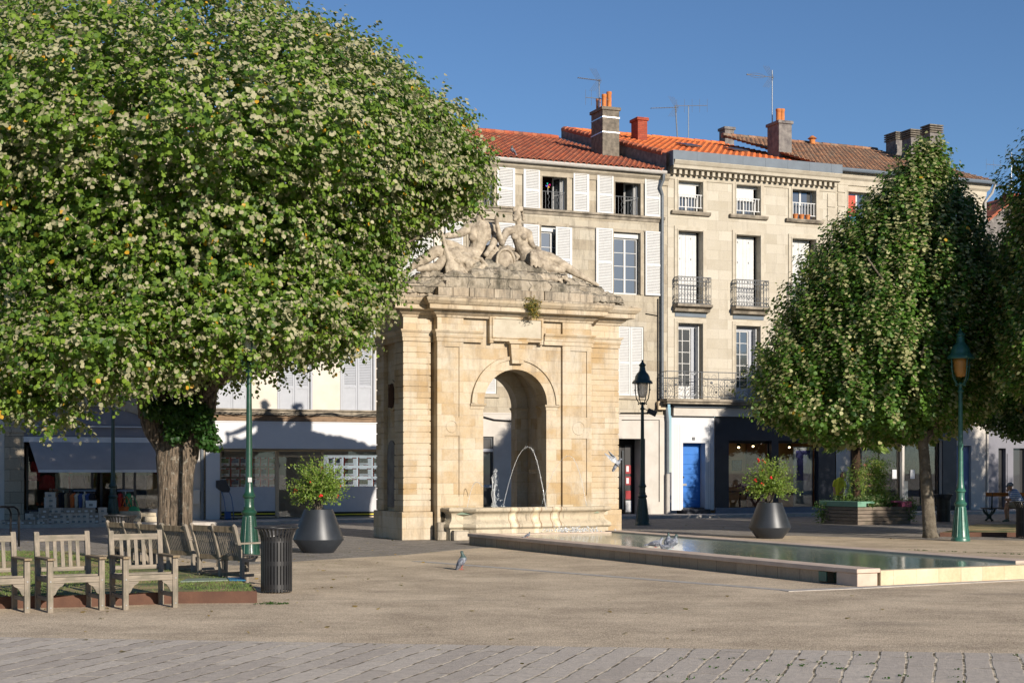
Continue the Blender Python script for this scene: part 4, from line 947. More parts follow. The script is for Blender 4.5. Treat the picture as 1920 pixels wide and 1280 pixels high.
# arch head: segmental infill
mb = MB(); n = 20; cx = (ax0 + ax1) / 2; hw = (ax1 - ax0) / 2; rise = az1 - az0
def archz(x): return az0 + rise * (1 - ((x - cx) / hw) ** 2)
P_ = [(ax0 + 2 * hw * i / n, archz(ax0 + 2 * hw * i / n)) for i in range(n + 1)]
mb = MB(); mb.prism(P_, -.02, .3); mb.build('arch_fascia', M['slateblue'], Z)
mb = MB()
for i in range(n):
    a, b = P_[i], P_[i + 1]; mb.prism([a, b, (b[0], b[1] + .32), (a[0], a[1] + .32)], -.06, .1)
mb.prism([(cx - .25, az1 + .0), (cx + .25, az1), (cx + .35, az1 + .55), (cx - .35, az1 + .55)], -.14, .1)
mb.build('arch_band', M['trim'], Z, bevel=.008)
mb = MB(); mb.sweep([(0, az1 + .75), (.06, az1 + .78), (.1, az1 + .9), (.22, az1 + 1.0), (.22, az1 + 1.08), (0, az1 + 1.1)], [(0, 0), (xz1, 0)]); mb.build('string_course', M['trim'], Z)
zz = lambda v: FZ.z(175, v)
mb = MB(); mb.box(ax0, ax1, -.05, .2, zz(818), az0 - .01); mb.build('upper_fascia', M['slateblue'], Z)
mb = MB(); mb.box(ax0 - .02, ax1, -.13, .2, zz(829), zz(819)); mb.box(ax0, ax1, -.12, -.05, az0 - .06, az0 - .02); mb.build('white_bar', M['white_panel'], Z)
yaw_ = -1.15; zA1 = zz(829); zA0 = FZ.z(175, 882, yaw_)
mb = MB(); xa0, xa1 = FZ.x(54), FZ.x(304); xb0, xb1 = FZ.x(72, yaw_), FZ.x(303, yaw_)
mb.face((xb0, yaw_, zA0), (xb1, yaw_, zA0), (xa1, -.12, zA1), (xa0, -.12, zA1)); mb.face((xb0, yaw_, zA0 - .015), (xa0, -.12, zA1 - .015), (xa1, -.12, zA1 - .015), (xb1, yaw_, zA0 - .015))
aw = mb.build('awning', M['awning'], Z)
mb = MB(); mb.box(xb0, xb1, yaw_ - .05, yaw_, zA0 - .05, zA0 + .03); mb.build('awning_rail', M['white_panel'], aw)
# shop front
x0, x1, z0, z1, o = shopwin(FZ, Z, 49, 304, 835, 968, .35, M['navy'], .07, div=(173, 190, 232, 253))
mb = MB(); mb.box(ax0, FZ.x(173), .1, .5, 0, .45); mb.box(FZ.x(255), ax1, .1, .5, 0, .45); mb.build('shop_plinth', M['navy'], Z)
mb = MB(); mb.box(ax0, ax1, 3.4, 3.45, 0, az0); mb.box(ax0, ax1, .5, 3.4, -.02, .12); mb.box(ax0, ax1, .5, 3.4, az0, az0 + .05); mb.box(ax0 - .02, ax0, .5, 3.4, 0, az0); mb.box(ax1, ax1 + .02, .5, 3.4, 0, az0)
mb.build('shop_interior', M['room'], Z)
cloth = [m_plain('cloth_' + n_, c, .9, vs=9) for n_, c in (('red', (.45, .03, .03)), ('tan', (.42, .28, .15)), ('brown', (.17, .09, .05)), ('blue', (.06, .09, .22)), ('cream', (.55, .48, .36)), ('black', (.02, .02, .025)), ('orange', (.62, .14, .03)), ('green', (.05, .28, .12)))]
def garment(x, y, z1, w_, h, mat, label, F_, name='garment', cat='clothes', rz=0):
    n = 7; mb = MB(); rows_ = []
    for k, (zz_, ww) in enumerate(((z1, .28), (z1 - .07, .95), (z1 - h * .3, .85), (z1 - h * .65, .9), (z1 - h, 1.0))):
        rows_.append([((i / (n - 1) - .5) * w_ * ww, .03 * math.sin(i * 2.4 + k), zz_ - z1) for i in range(n)])
    b = 0
    for rr in rows_: mb.v += rr
    m_ = len(mb.v)
    for rr in rows_: mb.v += [(p[0], p[1] + .07, p[2]) for p in rr]
    for k in range(4):
        for i in range(n - 1):
            a = k * n + i; mb.f.append((a, a + 1, a + n + 1, a + n)); mb.f.append((m_ + a, m_ + a + n, m_ + a + n + 1, m_ + a + 1))
    for i in range(n - 1): mb.f.append((4 * n + i, 4 * n + i + 1, m_ + 4 * n + i + 1, m_ + 4 * n + i))
    for k in range(4): mb.f.append((k * n, (k + 1) * n, m_ + (k + 1) * n, m_ + k * n)); mb.f.append((k * n + n - 1, m_ + k * n + n - 1, m_ + (k + 1) * n + n - 1, (k + 1) * n + n - 1))
    mb.tube([(0, .03, 0), (0, .03, .06)], .006, 5)
    o = mb.build(name, mat, None, smooth=True); o.location = F_.w(x, y, z1); o.rotation_euler = (0, 0, F_.a + R(rz)); tag(o, label, cat); return o
def at(u, v, y): return FZ.x(u, y), FZ.z(u, v, y)
for u, v, y, w_, h, k, lab in (
  (58, 866, .9, .4, 1.5, 1, 'long tan coat hanging at the far left of the shop window'), (64, 864, .75, .38, .6, 0, 'bright red top at the upper left of the shop window'),
  (88, 890, .9, .5, .45, 0, 'dark red patterned blouse folded out in the shop window'), (116, 884, .9, .42, .7, 4, 'cream dress with black trim hung centrally in the shop window'),
  (146, 884, 1.0, .5, .9, 5, 'dark floral dress hanging in the shop window'), (136, 884, 1.05, .3, .6, 0, 'small red scarf beside the dark floral dress'),
  (287, 888, .8, .45, 1.1, 1, 'checked tan coat on show at the right end of the shop window'), (297, 880, .9, .2, 1.2, 0, 'red strip of cloth at the right edge of the shop window')):
    x, z = at(u, v, y); garment(x, y, z, w_, h, cloth[k], lab, FZ)
def rail(u0, u1, v, y, items, label, foot=True):
    x0, x1 = FZ.x(u0, y), FZ.x(u1, y); z = FZ.z((u0 + u1) / 2, v, y); K = FZ.root('clothes_rail', label, 'clothes rail', 'garment rails outside the shop', None, (x0 + x1) / 2, y, 0.1)
    h = z - .1; w_ = (x1 - x0) / 2; mb = MB(); mb.tube([(-w_, 0, h), (w_, 0, h)], .014, 8); mb.tube([(-w_, .04, h + .03), (w_, .04, h + .03)], .010, 8); mb.build('top_rail', M['chrome'], K)
    mb = MB(); mb.tube([(0, 0, 0.03), (0, 0, h)], .014, 8); mb.build('post', M['chrome'], K)
    mb = MB(); mb.tube([(-w_, -.25, .04), (0, 0, .09), (w_, -.25, .04)], .012, 6); mb.tube([(-w_, .25, .04), (0, 0, .09), (w_, .25, .04)], .012, 6)
    for a in (-w_, w_):
        for b_ in (-.25, .25): mb.ball((a, b_, .03), .03, 6)
    mb.build('wheeled_foot', M['black'], K)
    for i, (k, hh, lab) in enumerate(items):
        xx = x0 + (x1 - x0) * (i + .5) / len(items); garment(xx, y, z - .07, .34, hh, cloth[k], lab, FZ, rz=random.uniform(50, 70))
rail(100, 137, 918, -.6, [(5, .75, 'black jacket, leftmost on the left rail'), (1, .8, 'tan trousers hanging second on the left rail'), (2, .8, 'brown trousers beside the tan pair on the left rail'), (5, .9, 'black trousers in the middle of the left rail'), (5, .85, 'black skirt with pale zip on the left rail'), (1, .75, 'light brown cardigan near the right of the left rail'), (2, .7, 'dark brown top, rightmost on the left rail')], 'chrome garment rail with brown and black clothes on the left of the shop front')
rail(138, 179, 920, -1.2, [(6, .55, 'orange bag hanging leftmost on the middle rail'), (4, .5, 'cream scarf on the middle rail'), (3, .6, 'navy blue bag on the middle rail'), (4, .6, 'white shirt in the centre of the middle rail'), (3, .5, 'round blue backpack on the middle rail'), (5, .55, 'black bag, rightmost on the middle rail')], 'chrome garment rail with blue bags in the middle of the shop front')
def handbag(x, y, z, mat, label, s=1):
    K = FZ.root('handbag', label, 'handbag', 'leather handbags on the right rail', None, x, y, z)
    mb = MB(); mb.ball((0, 0, -.42 * s), .17 * s, 8, (1, .45, .95)); mb.build('pouch', mat, K, smooth=True)
    mb = MB(); mb.tube([(-.14 * s, 0, -.36 * s), (-.05, 0, -.1), (0, 0, 0), (.05, 0, -.1), (.14 * s, 0, -.36 * s)], .012, 6); mb.build('strap', mat, K, smooth=True)
x0, x1 = FZ.x(220, -1), FZ.x(251, -1); zr = FZ.z(235, 920, -1)
rail(220, 251, 920, -1.0, [(0, .5, 'thin red strap scarf on the right rail'), (7, .5, 'green scarf hanging on the right rail')], 'chrome rail hung with orange leather handbags right of the lamp post')
for i, (u, k, lab) in enumerate(((223, 6, 'orange red leather handbag, leftmost on the right rail'), (230, 6, 'bright orange handbag with buckle on the right rail'), (237, 6, 'rust orange handbag in the middle of the right rail'), (244, 2, 'brown striped handbag near the right of the rail'), (250, 7, 'green strapped handbag at the right end of the rail'))):
    handbag(FZ.x(u, -1.1), -1.1 - .02 * i, zr - .15 - .04 * (i % 2), cloth[k] if k != 2 else cloth[1], lab, 1.15)
# stock of shoe boxes on the pavement
M['card'] = m_plain('white_cardboard', (.55, .50, .44), .8, vs=8, c2=(.35, .3, .25)); M['card2'] = m_plain('grey_brown_cardboard', (.30, .26, .22), .8, vs=8)
def shoebox(x, y, z, w_, h, d, mat, label, open_=False):
    K = FZ.root('shoe_box', label, 'shoe box', 'shoe boxes stacked outside the shop', None, x, y, z)
    K.rotation_euler = (0, 0, FZ.a + random.uniform(-.15, .15))
    mb = MB(); mb.box(-w_ / 2, w_ / 2, -d / 2, d / 2, 0, h * .78); mb.build('box', mat, K)
    mb = MB(); mb.box(-w_ / 2 - .006, w_ / 2 + .006, -d / 2 - .006, d / 2 + .006, h * .72, h); mb.build('lid', mat, K)
    mb = MB(); mb.box(-w_ * .2, w_ * .15, -d / 2 - .010, -d / 2 - .007, h * .2, h * .55); mb.build('size_label', M['whitepaint'] if mat == M['card2'] else M['pipe'], K)
random.seed(21)
for i in range(17):     # single row on the ground at the left
    u = 6 + 74 * i / 16; y = -2.2 + .02 * random.random(); shoebox(FZ.x(u, y), y, .1, .20, .13, .3, M['card2' if i % 3 else 'card'], 'small shoe box with shoes, %s' % ('in the low row along the pavement left of the stacks'))
k = 0
for u in range(82, 196, 11):
    for lv in range(random.choice((2, 3, 3))):
        y = -1.9 + random.uniform(-.03, .03); shoebox(FZ.x(u, y), y, .1 + .15 * lv, .24, .15, .32, M['card' if random.random() < .6 else 'card2'], 'shoe box in the low stack below the garment rails')
for lv in range(6): y = -1.6; shoebox(FZ.x(94, y), y, .1 + .15 * lv, .28, .15, .32, M['card'], 'white shoe box in the tallest stack left of the rails')
for i in range(6):
    y = -1.2; shoebox(FZ.x(55 + 8 * i, y), y, .1 + .0 * i, .22, .28 + .05 * (i % 2), .3, M['card2' if i % 2 else 'card'], 'upright grey shoe box behind the low row')
x = FZ.x(171, -1.6); shoebox(x, -1.6, .55, .3, .2, .3, M['whitepaint'], 'clean white box on top of the stack under the right rail end'); 
def shoes(u, y, z, mat, label):
    o = sculpt('shoe_pair', [('c', (-.07, -.08, .04), (-.07, .10, .05), .04, .045), ('c', (.07, -.08, .04), (.07, .10, .05), .04, .045), ('c', (-.07, .1, .05), (-.07, .1, .09), .04, .03), ('c', (.07, .1, .05), (.07, .1, .09), .04, .03)], mat, voxel=.015, smooth=1)
    o.location = FZ.w(FZ.x(u, y), y, z); o.rotation_euler = (0, 0, FZ.a + R(160)); tag(o, label, 'shoes')
shoes(117, .7, .5, M['whitepaint'], 'pair of white trainers on the shop window floor'); shoes(76, .7, .55, cloth[6], 'pair of orange ankle shoes at the left of the window floor'); shoes(183, -1.7, .4, cloth[4], 'pair of cream shoes on a box at the right of the stacks')
shoes(283, .6, .5, cloth[1], 'pair of tan shoes at the right end of the window floor'); shoes(101, -1.7, .85 + .16, cloth[2], 'brown boots on top of the tallest box stack')
# cream entrance steps of shop
mb = MB(); sx = FZ.x(222, -1); mb.box(sx, FZ.x(262, -1), -1.3, .0, .1, .42); mb.box(FZ.x(262, -1), FZ.x(292, -1), -1.1, .0, .1, .36); mb.box(FZ.x(270, -1.4), FZ.x(292, -1.4), -1.6, -1.1, .1, .26)
o = mb.build('cream_step', M['basin'], Z, bevel=.02)
# wall strip with meter box
mb = MB(); x0, x1 = FZ.x(354), FZ.x(384); mb.box(x0, x1 - .12, -.05, 0, .1, FZ.z(370, 800)); mb.build('wall_strip', M['render'], Z)
mb = MB(); x0, x1, z0, z1 = rect(FZ, 357, 374, 919, 944, -.1); mb.box(x0, x1, -.16, -.05, z0, z1); mb.box(x0 - .02, x1 + .02, -.17, -.16, z1 - .02, z1 + .02); o = mb.build('meter_box', M['facA'], Z, bevel=.01)
mb = MB(); mb.tube([(FZ.x(379, -.1), -.1, .1), (FZ.x(379, -.1), -.1, 3.6)], .05, 8); mb.build('drainpipe', M['pipe'], Z)
mb = MB(); x0, x1 = FZ.x(-60), FZ.x(8); mb.box(x0, x1, -.04, -.001, .1, 3.6); mb.build('white_cladding', M['render'], Z)
mb = MB(); x0, x1 = FZ.x(8), FZ.x(45); mb.box(x0, x1, -.08, -.001, .1, zz(785)); mb.box(x0 - .04, x1 + .04, -.12, -.001, zz(812), zz(806)); mb.build('stone_pier', M['facZ'], Z, bevel=.01)

# ------------------------------------------------ B: limestone house with white louvred shutters
FB = FF.sub(832.5); B = FB.root('limestone_house', 'stained limestone house with white louvred shutters and old orange tiles', 'house')
xB1 = FF.x(1252) - FF.x(832.5); zevB = 12.0
ops = []; W3 = {}
def opB(key, u0, u1, v0, v1, d=.3): r = rect(FB, u0, u1, v0, v1); ops.append(r + (d,)); W3[key] = r
opB('a1', 878, 925, 310, 384); opB('a2', 1016, 1062, 325, 396); opB('a3', 1152.5, 1200, 335, 405)
opB('b1', 880, 927, 410, 530); opB('b2', 1014, 1061, 424, 545); opB('b3', 1150, 1200, 436, 552)
opB('c1', 884, 931, 600, 738, .12); opB('c2', 1012, 1058, 605, 740, .12); opB('c3', 1159, 1207, 612, 742, .12)
dr1 = rect(FB, 1160 - 22, 1209, 822, 966); dr0 = rect(FB, 896, 925, 818, 975)
zr_ = FB.z(1000, 776)
opsl = [r for r in ops]; low = [dr1 + (1.0,), dr0 + (.2,)]
wall(0, xB1, zr_, zevB, ops).build('wall', M['facB'], B)
wall(0, xB1, 0, zr_ + .0, low, y=-.03).build('rendered_ground_floor', M['render'], B)
mb = MB(); mb.box(0, xB1, -.05, -.0, zr_ - .02, zr_ + .03); mb.build('render_edge', M['render'], B)
for k in ('a1', 'a2', 'a3', 'b1', 'b2', 'b3'):
    x0, x1, z0, z1 = W3[k]; surround(B, x0, x1, z0, z1, M['trim'], .11, .03, sill=False)
for k in ('b1', 'b2', 'b3'):
    x0, x1, z0, z1 = W3[k]; mb = MB(); mb.box(x0, x1, .1, .2, z1 - .18, z1 - .02); mb.build('blind_box', M['whitepaint'], B); sash(B, x0 + .02, x1 - .02, z0 + .02, z1 - .18, .18, rows=4)
# attic windows standing open with leaves turned in, dark rooms behind
for k in ('a1', 'a2', 'a3'):
    x0, x1, z0, z1 = W3[k]; mb = MB(); mb.box(x0 - .6, x1 + .6, 2.5, 2.55, z0 - .3, z1 + .3); mb.box(x0 - .6, x1 + .6, .3, 2.5, z1 + .05, z1 + .1); mb.box(x0 - .62, x0 - .6, .3, 2.5, z0 - .3, z1 + .1); mb.box(x1 + .6, x1 + .62, .3, 2.5, z0 - .3, z1 + .1); mb.box(x0 - .6, x1 + .6, .3, 2.5, z0 - .35, z0 - .3)
    mb.build('room', M['room'], B)
    mb = MB(); f = .06; mb.box(x0, x0 + f, .2, .28, z0, z1); mb.box(x1 - f, x1, .2, .28, z0, z1); mb.box(x0 + f, x1 - f, .2, .28, z1 - f, z1); mb.build('window_frame', M['whitepaint'], B)
    H = z1 - z0 - .08; Wd = (x1 - x0) / 2 - .06
    for side in (-1, 1):
        mb = MB(); f = .055; mb.box(0, f, 0, .04, 0, H); mb.box(Wd - f, Wd, 0, .04, 0, H); mb.box(f, Wd - f, 0, .04, 0, f); mb.box(f, Wd - f, 0, .04, H - f, H); mb.box(f, Wd - f, .01, .03, H / 2 - .015, H / 2 + .015)
        an = 65 if side < 0 else 115 + (10 if k == 'a3' else 0)
        if k == 'a3' and side < 0: continue
        o = mb.build('casement', M['whitepaint'], B, loc=((x0 + .07) if side < 0 else (x1 - .07), .26, z0 + .02)); o.rotation_euler = (0, 0, R(an))
        g = MB(); g.box(f, Wd - f, .018, .022, f, H - f); g.build('glass', M['gl'], o)
    mb = MB(); zr = z0 + (z1 - z0) * .52; mb.tube([(x0, .08, zr), (x1, .08, zr)], .012, 6); mb.tube([(x0, .08, z0 + .03), (x1, .08, z0 + .03)], .010, 6); nb = 8
    for i in range(nb):
        x = x0 + (x1 - x0) * (i + .5) / nb
        if i in (2, 5): mb.tube([(x + .022 * math.sin(t * 1.6), .08, z0 + .03 + (zr - z0 - .03) * t / 12) for t in range(13)], .008, 5)
        else: mb.tube([(x, .08, z0 + .03), (x, .08, zr)], .007, 5)
    mb.build('guard_rail', M['iron'], B)
shs = [(932, 964, 314, 390), (983, 1012, 317, 393), (1075, 1103, 324, 398), (1121, 1150, 327, 401), (1209, 1238, 333, 406), (845, 873, 302, 379),
       (837, 868, 415, 528), (933, 964, 418, 530), (983, 1011, 421, 538), (1042, 1071, 426, 543), (1119, 1149, 428, 549), (1210, 1241, 434, 554)]
for i, (u0, u1, v0, v1) in enumerate(shs):
    x0, x1, z0, z1 = rect(FB, u0, u1, v0, v1, -.06); right = i in (0, 2, 4, 7, 9, 11)
    s_ = shutter(B, x0, x1, z0, z1, -.045)
    mb = MB(); mb.box(-.03 if not right else (x1 - x0), 0 if not right else (x1 - x0) + .03, .0, .06, 0, z1 - z0); mb.build('hinge_edge', M['whitepaint'], s_)
for k in ('c1', 'c2', 'c3'):
    x0, x1, z0, z1 = W3[k]; m = (x0 + x1) / 2; shutter(B, x0 + .01, m - .006, z0 + .01, z1 - .01, .06); shutter(B, m + .006, x1 - .01, z0 + .01, z1 - .01, .06)
    mb = MB(); mb.box(x0, x1, .115, .119, z0, z1); mb.build('shutter_backing', M['whitepaint'], B); mb = MB(); mb.box(x0 - .1, x1 + .1, -.07, .05, z0 - .12, z0 - .002); mb.build('sill', M['trim'], B, bevel=.01)
zsc = FB.z(1100, 400); mb = MB(); mb.sweep([(0, zsc - .16), (.03, zsc - .15), (.05, zsc - .06), (.11, zsc - .03), (.12, zsc + .03), (0, zsc + .06)], [(0, 0), (xB1 - .15, 0)]); mb.box(0, xB1 - .15, -.02, 0, zsc - .52, zsc - .46); mb.build('string_course', M['trimdark'], B)
mb = MB(); mb.sweep([(0, zevB - .42), (.04, zevB - .4), (.06, zevB - .25), (.16, zevB - .16), (.2, zevB - .06), (.2, zevB - .02), (0, zevB)], [(0, 0), (xB1, 0)]); mb.build('cornice', M['trim'], B)
gutter(B, [(0, -.28, zevB), (xB1 - .2, -.28, zevB)], .075, M['palepipe'])
xp = FB.x(1242, -.12); mb = MB(); mb.tube([(xB1 - .3, -.28, zevB - .05), (xB1 - .3, -.25, zevB - .25), (xp - .1, -.15, zevB - .5), (xp, -.12, zevB - .75)], .055, 8); mb.tube([(xp, -.12, zevB - .75), (xp, -.12, FB.z(1242, 745))], .05, 8)
mb.tube([(xp, -.12, FB.z(1242, 745)), (xp + .15, -.14, FB.z(1242, 765)), (xp + .2, -.14, FB.z(1242, 790)), (xp + .2, -.14, .1)], .055, 8); mb.build('drainpipe', M['pipe'], B, smooth='auto')
mb = MB(); mb.tube([(xp + .2, -.15, .1), (xp + .2, -.15, 1.5)], .075, 8); mb.build('pipe_guard', M['palepipe'], B)
xq = FB.x(1233)
for pts_, rr_ in (([(xq, -.03, FB.z(1233, 560)), (xq, -.03, FB.z(1233, 760))], .02), ([(FB.x(1210), -.03, FB.z(1210, 588)), (xq, -.03, FB.z(1233, 592)), (xq, -.03, FB.z(1233, 620))], .016),
  ([(FB.x(1162), -.06, FB.z(1162, 774)), (FB.x(1215), -.06, FB.z(1215, 774)), (FB.x(1228), -.07, FB.z(1228, 768)), (FB.x(1232), -.07, FB.z(1232, 752)), (FB.x(1250), -.08, FB.z(1250, 748))], .02),
  ([(FB.x(1165), -.05, FB.z(1165, 787)), (FB.x(1235), -.05, FB.z(1235, 787)), (FB.x(1235), -.05, FB.z(1235, 940))], .012), ([(FB.x(896), -.06, FB.z(896, 779)), (FB.x(925), -.06, FB.z(925, 787)), (FB.x(970), -.06, FB.z(970, 790))], .03)):
    mb = MB(); mb.tube(pts_, rr_, 6); mb.build('wall_cable', M['black'], B)
mb = MB(); x0, x1, z0, z1 = rect(FB, 1232, 1246, 752, 768, -.1); mb.box(x0, x1, -.2, -.03, z0, z1); mb.build('junction_box', M['beige'], B, bevel=.01)
# recessed shop door of B
x0, x1, z0, z1 = dr1; mb = MB(); xm = FB.x(1188, .9); mb.box(x0, xm, .80, .86, z0, z1); mb.build('shop_door', M['black'], B)
mb = MB(); mb.box(x0 + .1, xm - .55, .78, .795, z0 + .05, z1 - .25); mb.box(xm - .4, xm - .12, .78, .795, z0 + .05, z1 - .2); o = mb.build('door_glass', M['gl2'], B)
mb = MB(); mb.tube([(xm - .5, .74, z0 + .2), (xm - .5, .74, z1 - .4)], .03, 8); mb.build('door_handle', M['chrome'], B)
mb = MB()
for zc in (1.45, 1.05, .55): mb.box(xm - .38, xm - .14, .765, .775, zc + z0, zc + z0 + .3)
mb.build('red_poster', m_plain('dark_red_print', (.30, .012, .02), .5), B); mb = MB()
for zc in (1.52, 1.1): mb.box(xm - .36, xm - .26, .755, .763, zc + z0, zc + z0 + .2)
mb.box(xm - .38, xm - .14, .765, .775, z0 + .1, z0 + .5); mb.build('white_sticker', M['white_panel'], B)
mb = MB(); mb.box(xm, x1, .02, .80, z0, z1); mb.build('door_reveal', M['render'], B)
gold = m_plain('gold_trinket', (.6, .42, .1), .3, .8)
mb = MB()
for i in range(6): mb.box(x0 + .05, x0 + .32, .66, .7, z0 + .45 + .22 * i, z0 + .56 + .22 * i)
mb.build('display_shelf', gold, B)
x0, x1, z0, z1 = dr0; sash(B, x0, x1, z0, z1, .05, M['pot'], 1, 1, 'gl2', .08); mb = MB(); zz1 = FB.z(910, 842); mb.box(x0, x1, .0, .06, zz1 - .08, zz1 + .02); zz1 = FB.z(910, 911); mb.box(x0, x1 - .05, .0, .06, zz1 - .05, zz1 + .05); mb.build('door_rail', M['greyblue'], B)
tiled_roof(B, 0, xB1 - .32, -.34, 8.8, zevB + .05, 15.0, M['tileB'])
ridge(B, 0, xB1 - .35, 8.8, 15.08, M['tileB'])
mb = MB(); mb.tube([(xB1 - .32, -.2, zevB + .1), (xB1 - .32, 8.8, 15.05)], .05, 6); mb.build('flashing', M['zinc'], B)
cx_ = FF.x(1252) - .15 - FF.x(832.5)
ch1 = chimney(B, xB1 - 1.15, 2.9, 12.6, 14.95, .68, 1.0, M['rough'], pots=((.18, .25, .5, .085), (.18, .75, .45, .085), (.5, .5, .68, .09)), bands=(14.55, 14.0))

# ------------------------------------------------ C: pale house with zinc parapet
FC = FF.sub(1252); C_ = FC.root('pale_stone_house', 'pale stone house with iron balconies, zinc parapet and navy shop front', 'house')
xC1 = FF.x(1566) - FF.x(1252); zC = FC.z(1252, 303)
ops = []; colsC = ((1271, 1317), (1379.5, 1425), (1484.5, 1529)); att = []; mid = []; low = []
for (u0, u1), (va0, va1), (vb0, vb1), (vc0, vc1) in zip(colsC, ((340, 397), (347, 404), (353, 412)), ((433, 572), (441, 577), (448, 582)), ((606, 749), (611, 752), (616, 754))):
    for L, (a, b_), d in ((att, (va0, va1), .32), (mid, (vb0, vb1), .34), (low, (vc0, vc1), .38)): r = rect(FC, u0, u1, a, b_); L.append(r); ops.append(r + (d,))
zg = FC.z(1400, 757)
wall(0, xC1, zg, zC + .02, ops).build('wall', M['facC'], C_)
mb = MB(); mb.box(-.02, .0, 0, 9, 0, zC); mb.box(0, .28, 0, .35, zC, zC + .0); mb.build('party_wall', M['rough'], C_)
for r in att:
    x0, x1, z0, z1 = r; surround(C_, x0, x1, z0, z1, M['trimC'], .15, .04, sill=False)
    mb = MB(); mb.sweep([(0, z0 - .14), (.10, z0 - .12), (.14, z0 - .05), (.14, z0 - .002), (0, z0)], [(x0 - .28, 0), (x1 + .28, 0)]); mb.build('sill', M['trimdark'], C_)
    zr = z0 + .62; mb = MB(); mb.box(x0, x1, .0, .03, zr - .03, zr); mb.box(x0, x1, .0, .03, z0 + .14, z0 + .17)
    for i in range(8): x = x0 + (x1 - x0) * (i + .5) / 8; mb.box(x - .013, x + .013, .005, .025, z0 + .16, zr)
    mb.build('white_railing', M['whitepaint'], C_)
for i, r in enumerate(att):
    x0, x1, z0, z1 = r
    if i < 2: mb = MB(); mb.box(x0, x1 - .14, .22, .27, z0 + .55, z1 - .1); mb.box(x0, x1, .20, .26, z1 - .1, z1); mb.build('roller_blind', M['whitepaint'], C_); sash(C_, x0, x1 - .05, z0, z0 + .56, .26, rows=1)
    else: sash(C_, x0, x1, z0 + .01, z1 - .02, .24, rows=1, cols=2)
for i, r in enumerate(mid):
    x0, x1, z0, z1 = r; surround(C_, x0, x1, z0, z1, M['trimC'], .15, .04, sill=False); m = x0 + (x1 - x0) * .46
    for a, b_ in ((x0 + .01, m - .004), (m + .004, x1 - .10)):
        mb = MB(); mb.box(a, b_, .28, .32, z0, z1 - .03); 
        for kx_ in (.33, .66): mb.box(a + (b_ - a) * kx_ - .004, a + (b_ - a) * kx_ + .004, .274, .28, z0, z1 - .03)
        s_ = mb.build('solid_shutter', M['whitepaint'], C_); mb = MB()
        for zf_ in (.12, .35, .62, .9): mb.box((a + b_) / 2 - .012, (a + b_) / 2 + .012, .262, .275, z0 + (z1 - z0) * zf_, z0 + (z1 - z0) * zf_ + .07)
        mb.build('hinge', M['pipe'], s_)
    # balcony
    bx0, bx1 = x0 - .15, x1 + .17; zt = z0 + (.97); pr = .32
    mb = MB(); mb.sweep([(0, z0 - .26), (.16, z0 - .24), (.2, z0 - .14), (.32, z0 - .1), (pr + .06, z0 - .08), (pr + .06, z0 - .0), (0, z0 + .01)], [(bx0 - .05, 0), (bx1 + .05, 0)]); sl_ = mb.build('balcony_slab', M['trimdark'], C_)
    mb = MB(); mb.box(bx0 + .03, bx1 - .03, -.03, .0, z0 - .42, z0 - .30); mb.build('steel_lintel', M['zinc'], C_)
    mb = MB(); yb = -pr
    def pan(pa, pb):
        pa = Vector(pa); pb = Vector(pb); L = (pb - pa).length; n_ = max(2, int(L / .11)); up = Vector((0, 0, 1))
        for h_ in (.02, .16, .80, .95): mb.tube([pa + up * h_, pb + up * h_], .011 if h_ != .95 else .016, 5)
        for j in range(n_ + 1): q_ = pa.lerp(pb, j / n_); mb.tube([q_ + up * .02, q_ + up * .95], .008, 4)
        for j in range(n_):
            q_ = pa.lerp(pb, (j + .5) / n_); d_ = (pb - pa).normalized()
            for zc_, rr in ((.875, .045), (.09, .045), (.30, .04), (.66, .04)): mb.tube([q_ + d_ * rr * math.cos(a_ * math.pi / 5) + up * (zc_ + rr * 1.2 * math.sin(a_ * math.pi / 5)) for a_ in range(11)], .006, 4, cap=False)
    pan((bx0, yb, z0), (bx1, yb, z0)); pan((bx0, 0, z0), (bx0, yb, z0)); pan((bx1, 0, z0), (bx1, yb, z0)); mb.build('balcony_railing', M['iron'], C_)
for i, r in enumerate(low):
    x0, x1, z0, z1 = r; surround(C_, x0, x1, z0, z1, M['trimC'], .15, .025, sill=False)
    xw = x0 + (x1 - x0) * .68; sash(C_, x0, xw, z0, z1 - .16, .3, rows=5, cols=2, panel=.45, mid=.025, fw=.04, name='french_window')
    mb = MB(); mb.box(x0, x1, .28, .36, z1 - .16, z1); mb.box(xw, xw + .14, .26, .34, z0, z1 - .16); mb.build('window_frame', M['greyblue'], C_)
    mb = MB(); mb.box(xw + .16, xw + .19, .03, .34, z0, z1 - .1); mb.build('open_shutter', M['whitepaint'], C_)
# long balcony
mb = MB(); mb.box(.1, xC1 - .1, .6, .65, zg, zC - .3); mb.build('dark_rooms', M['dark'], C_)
zb = FC.z(1300, 748); zt = FC.z(1300, 699); x0 = FC.x(1250, -.5); x1 = FC.x(1500, -.5)
mb = MB(); mb.box(x0 - .05, x1 + .1, -.62, 0, zb - .12, zb - .02); mb.box(x0, x1, -.55, 0, zb - .2, zb - .12); mb.build('balcony_slab', M['trimdark'], C_, bevel=.015)
mb = MB(); yb = -.56; Hh = zt - zb
mb.tube([(x0, 0, zt), (x0, yb, zt), (x1, yb, zt), (x1, 0, zt)], .016, 5); mb.tube([(x0, 0, zb + .05), (x0, yb, zb + .05), (x1, yb, zb + .05), (x1, 0, zb + .05)], .012, 5); mb.tube([(x0, yb, zb + Hh * .72), (x1, yb, zb + Hh * .72)], .008, 5)
n_ = int((x1 - x0) / .62)
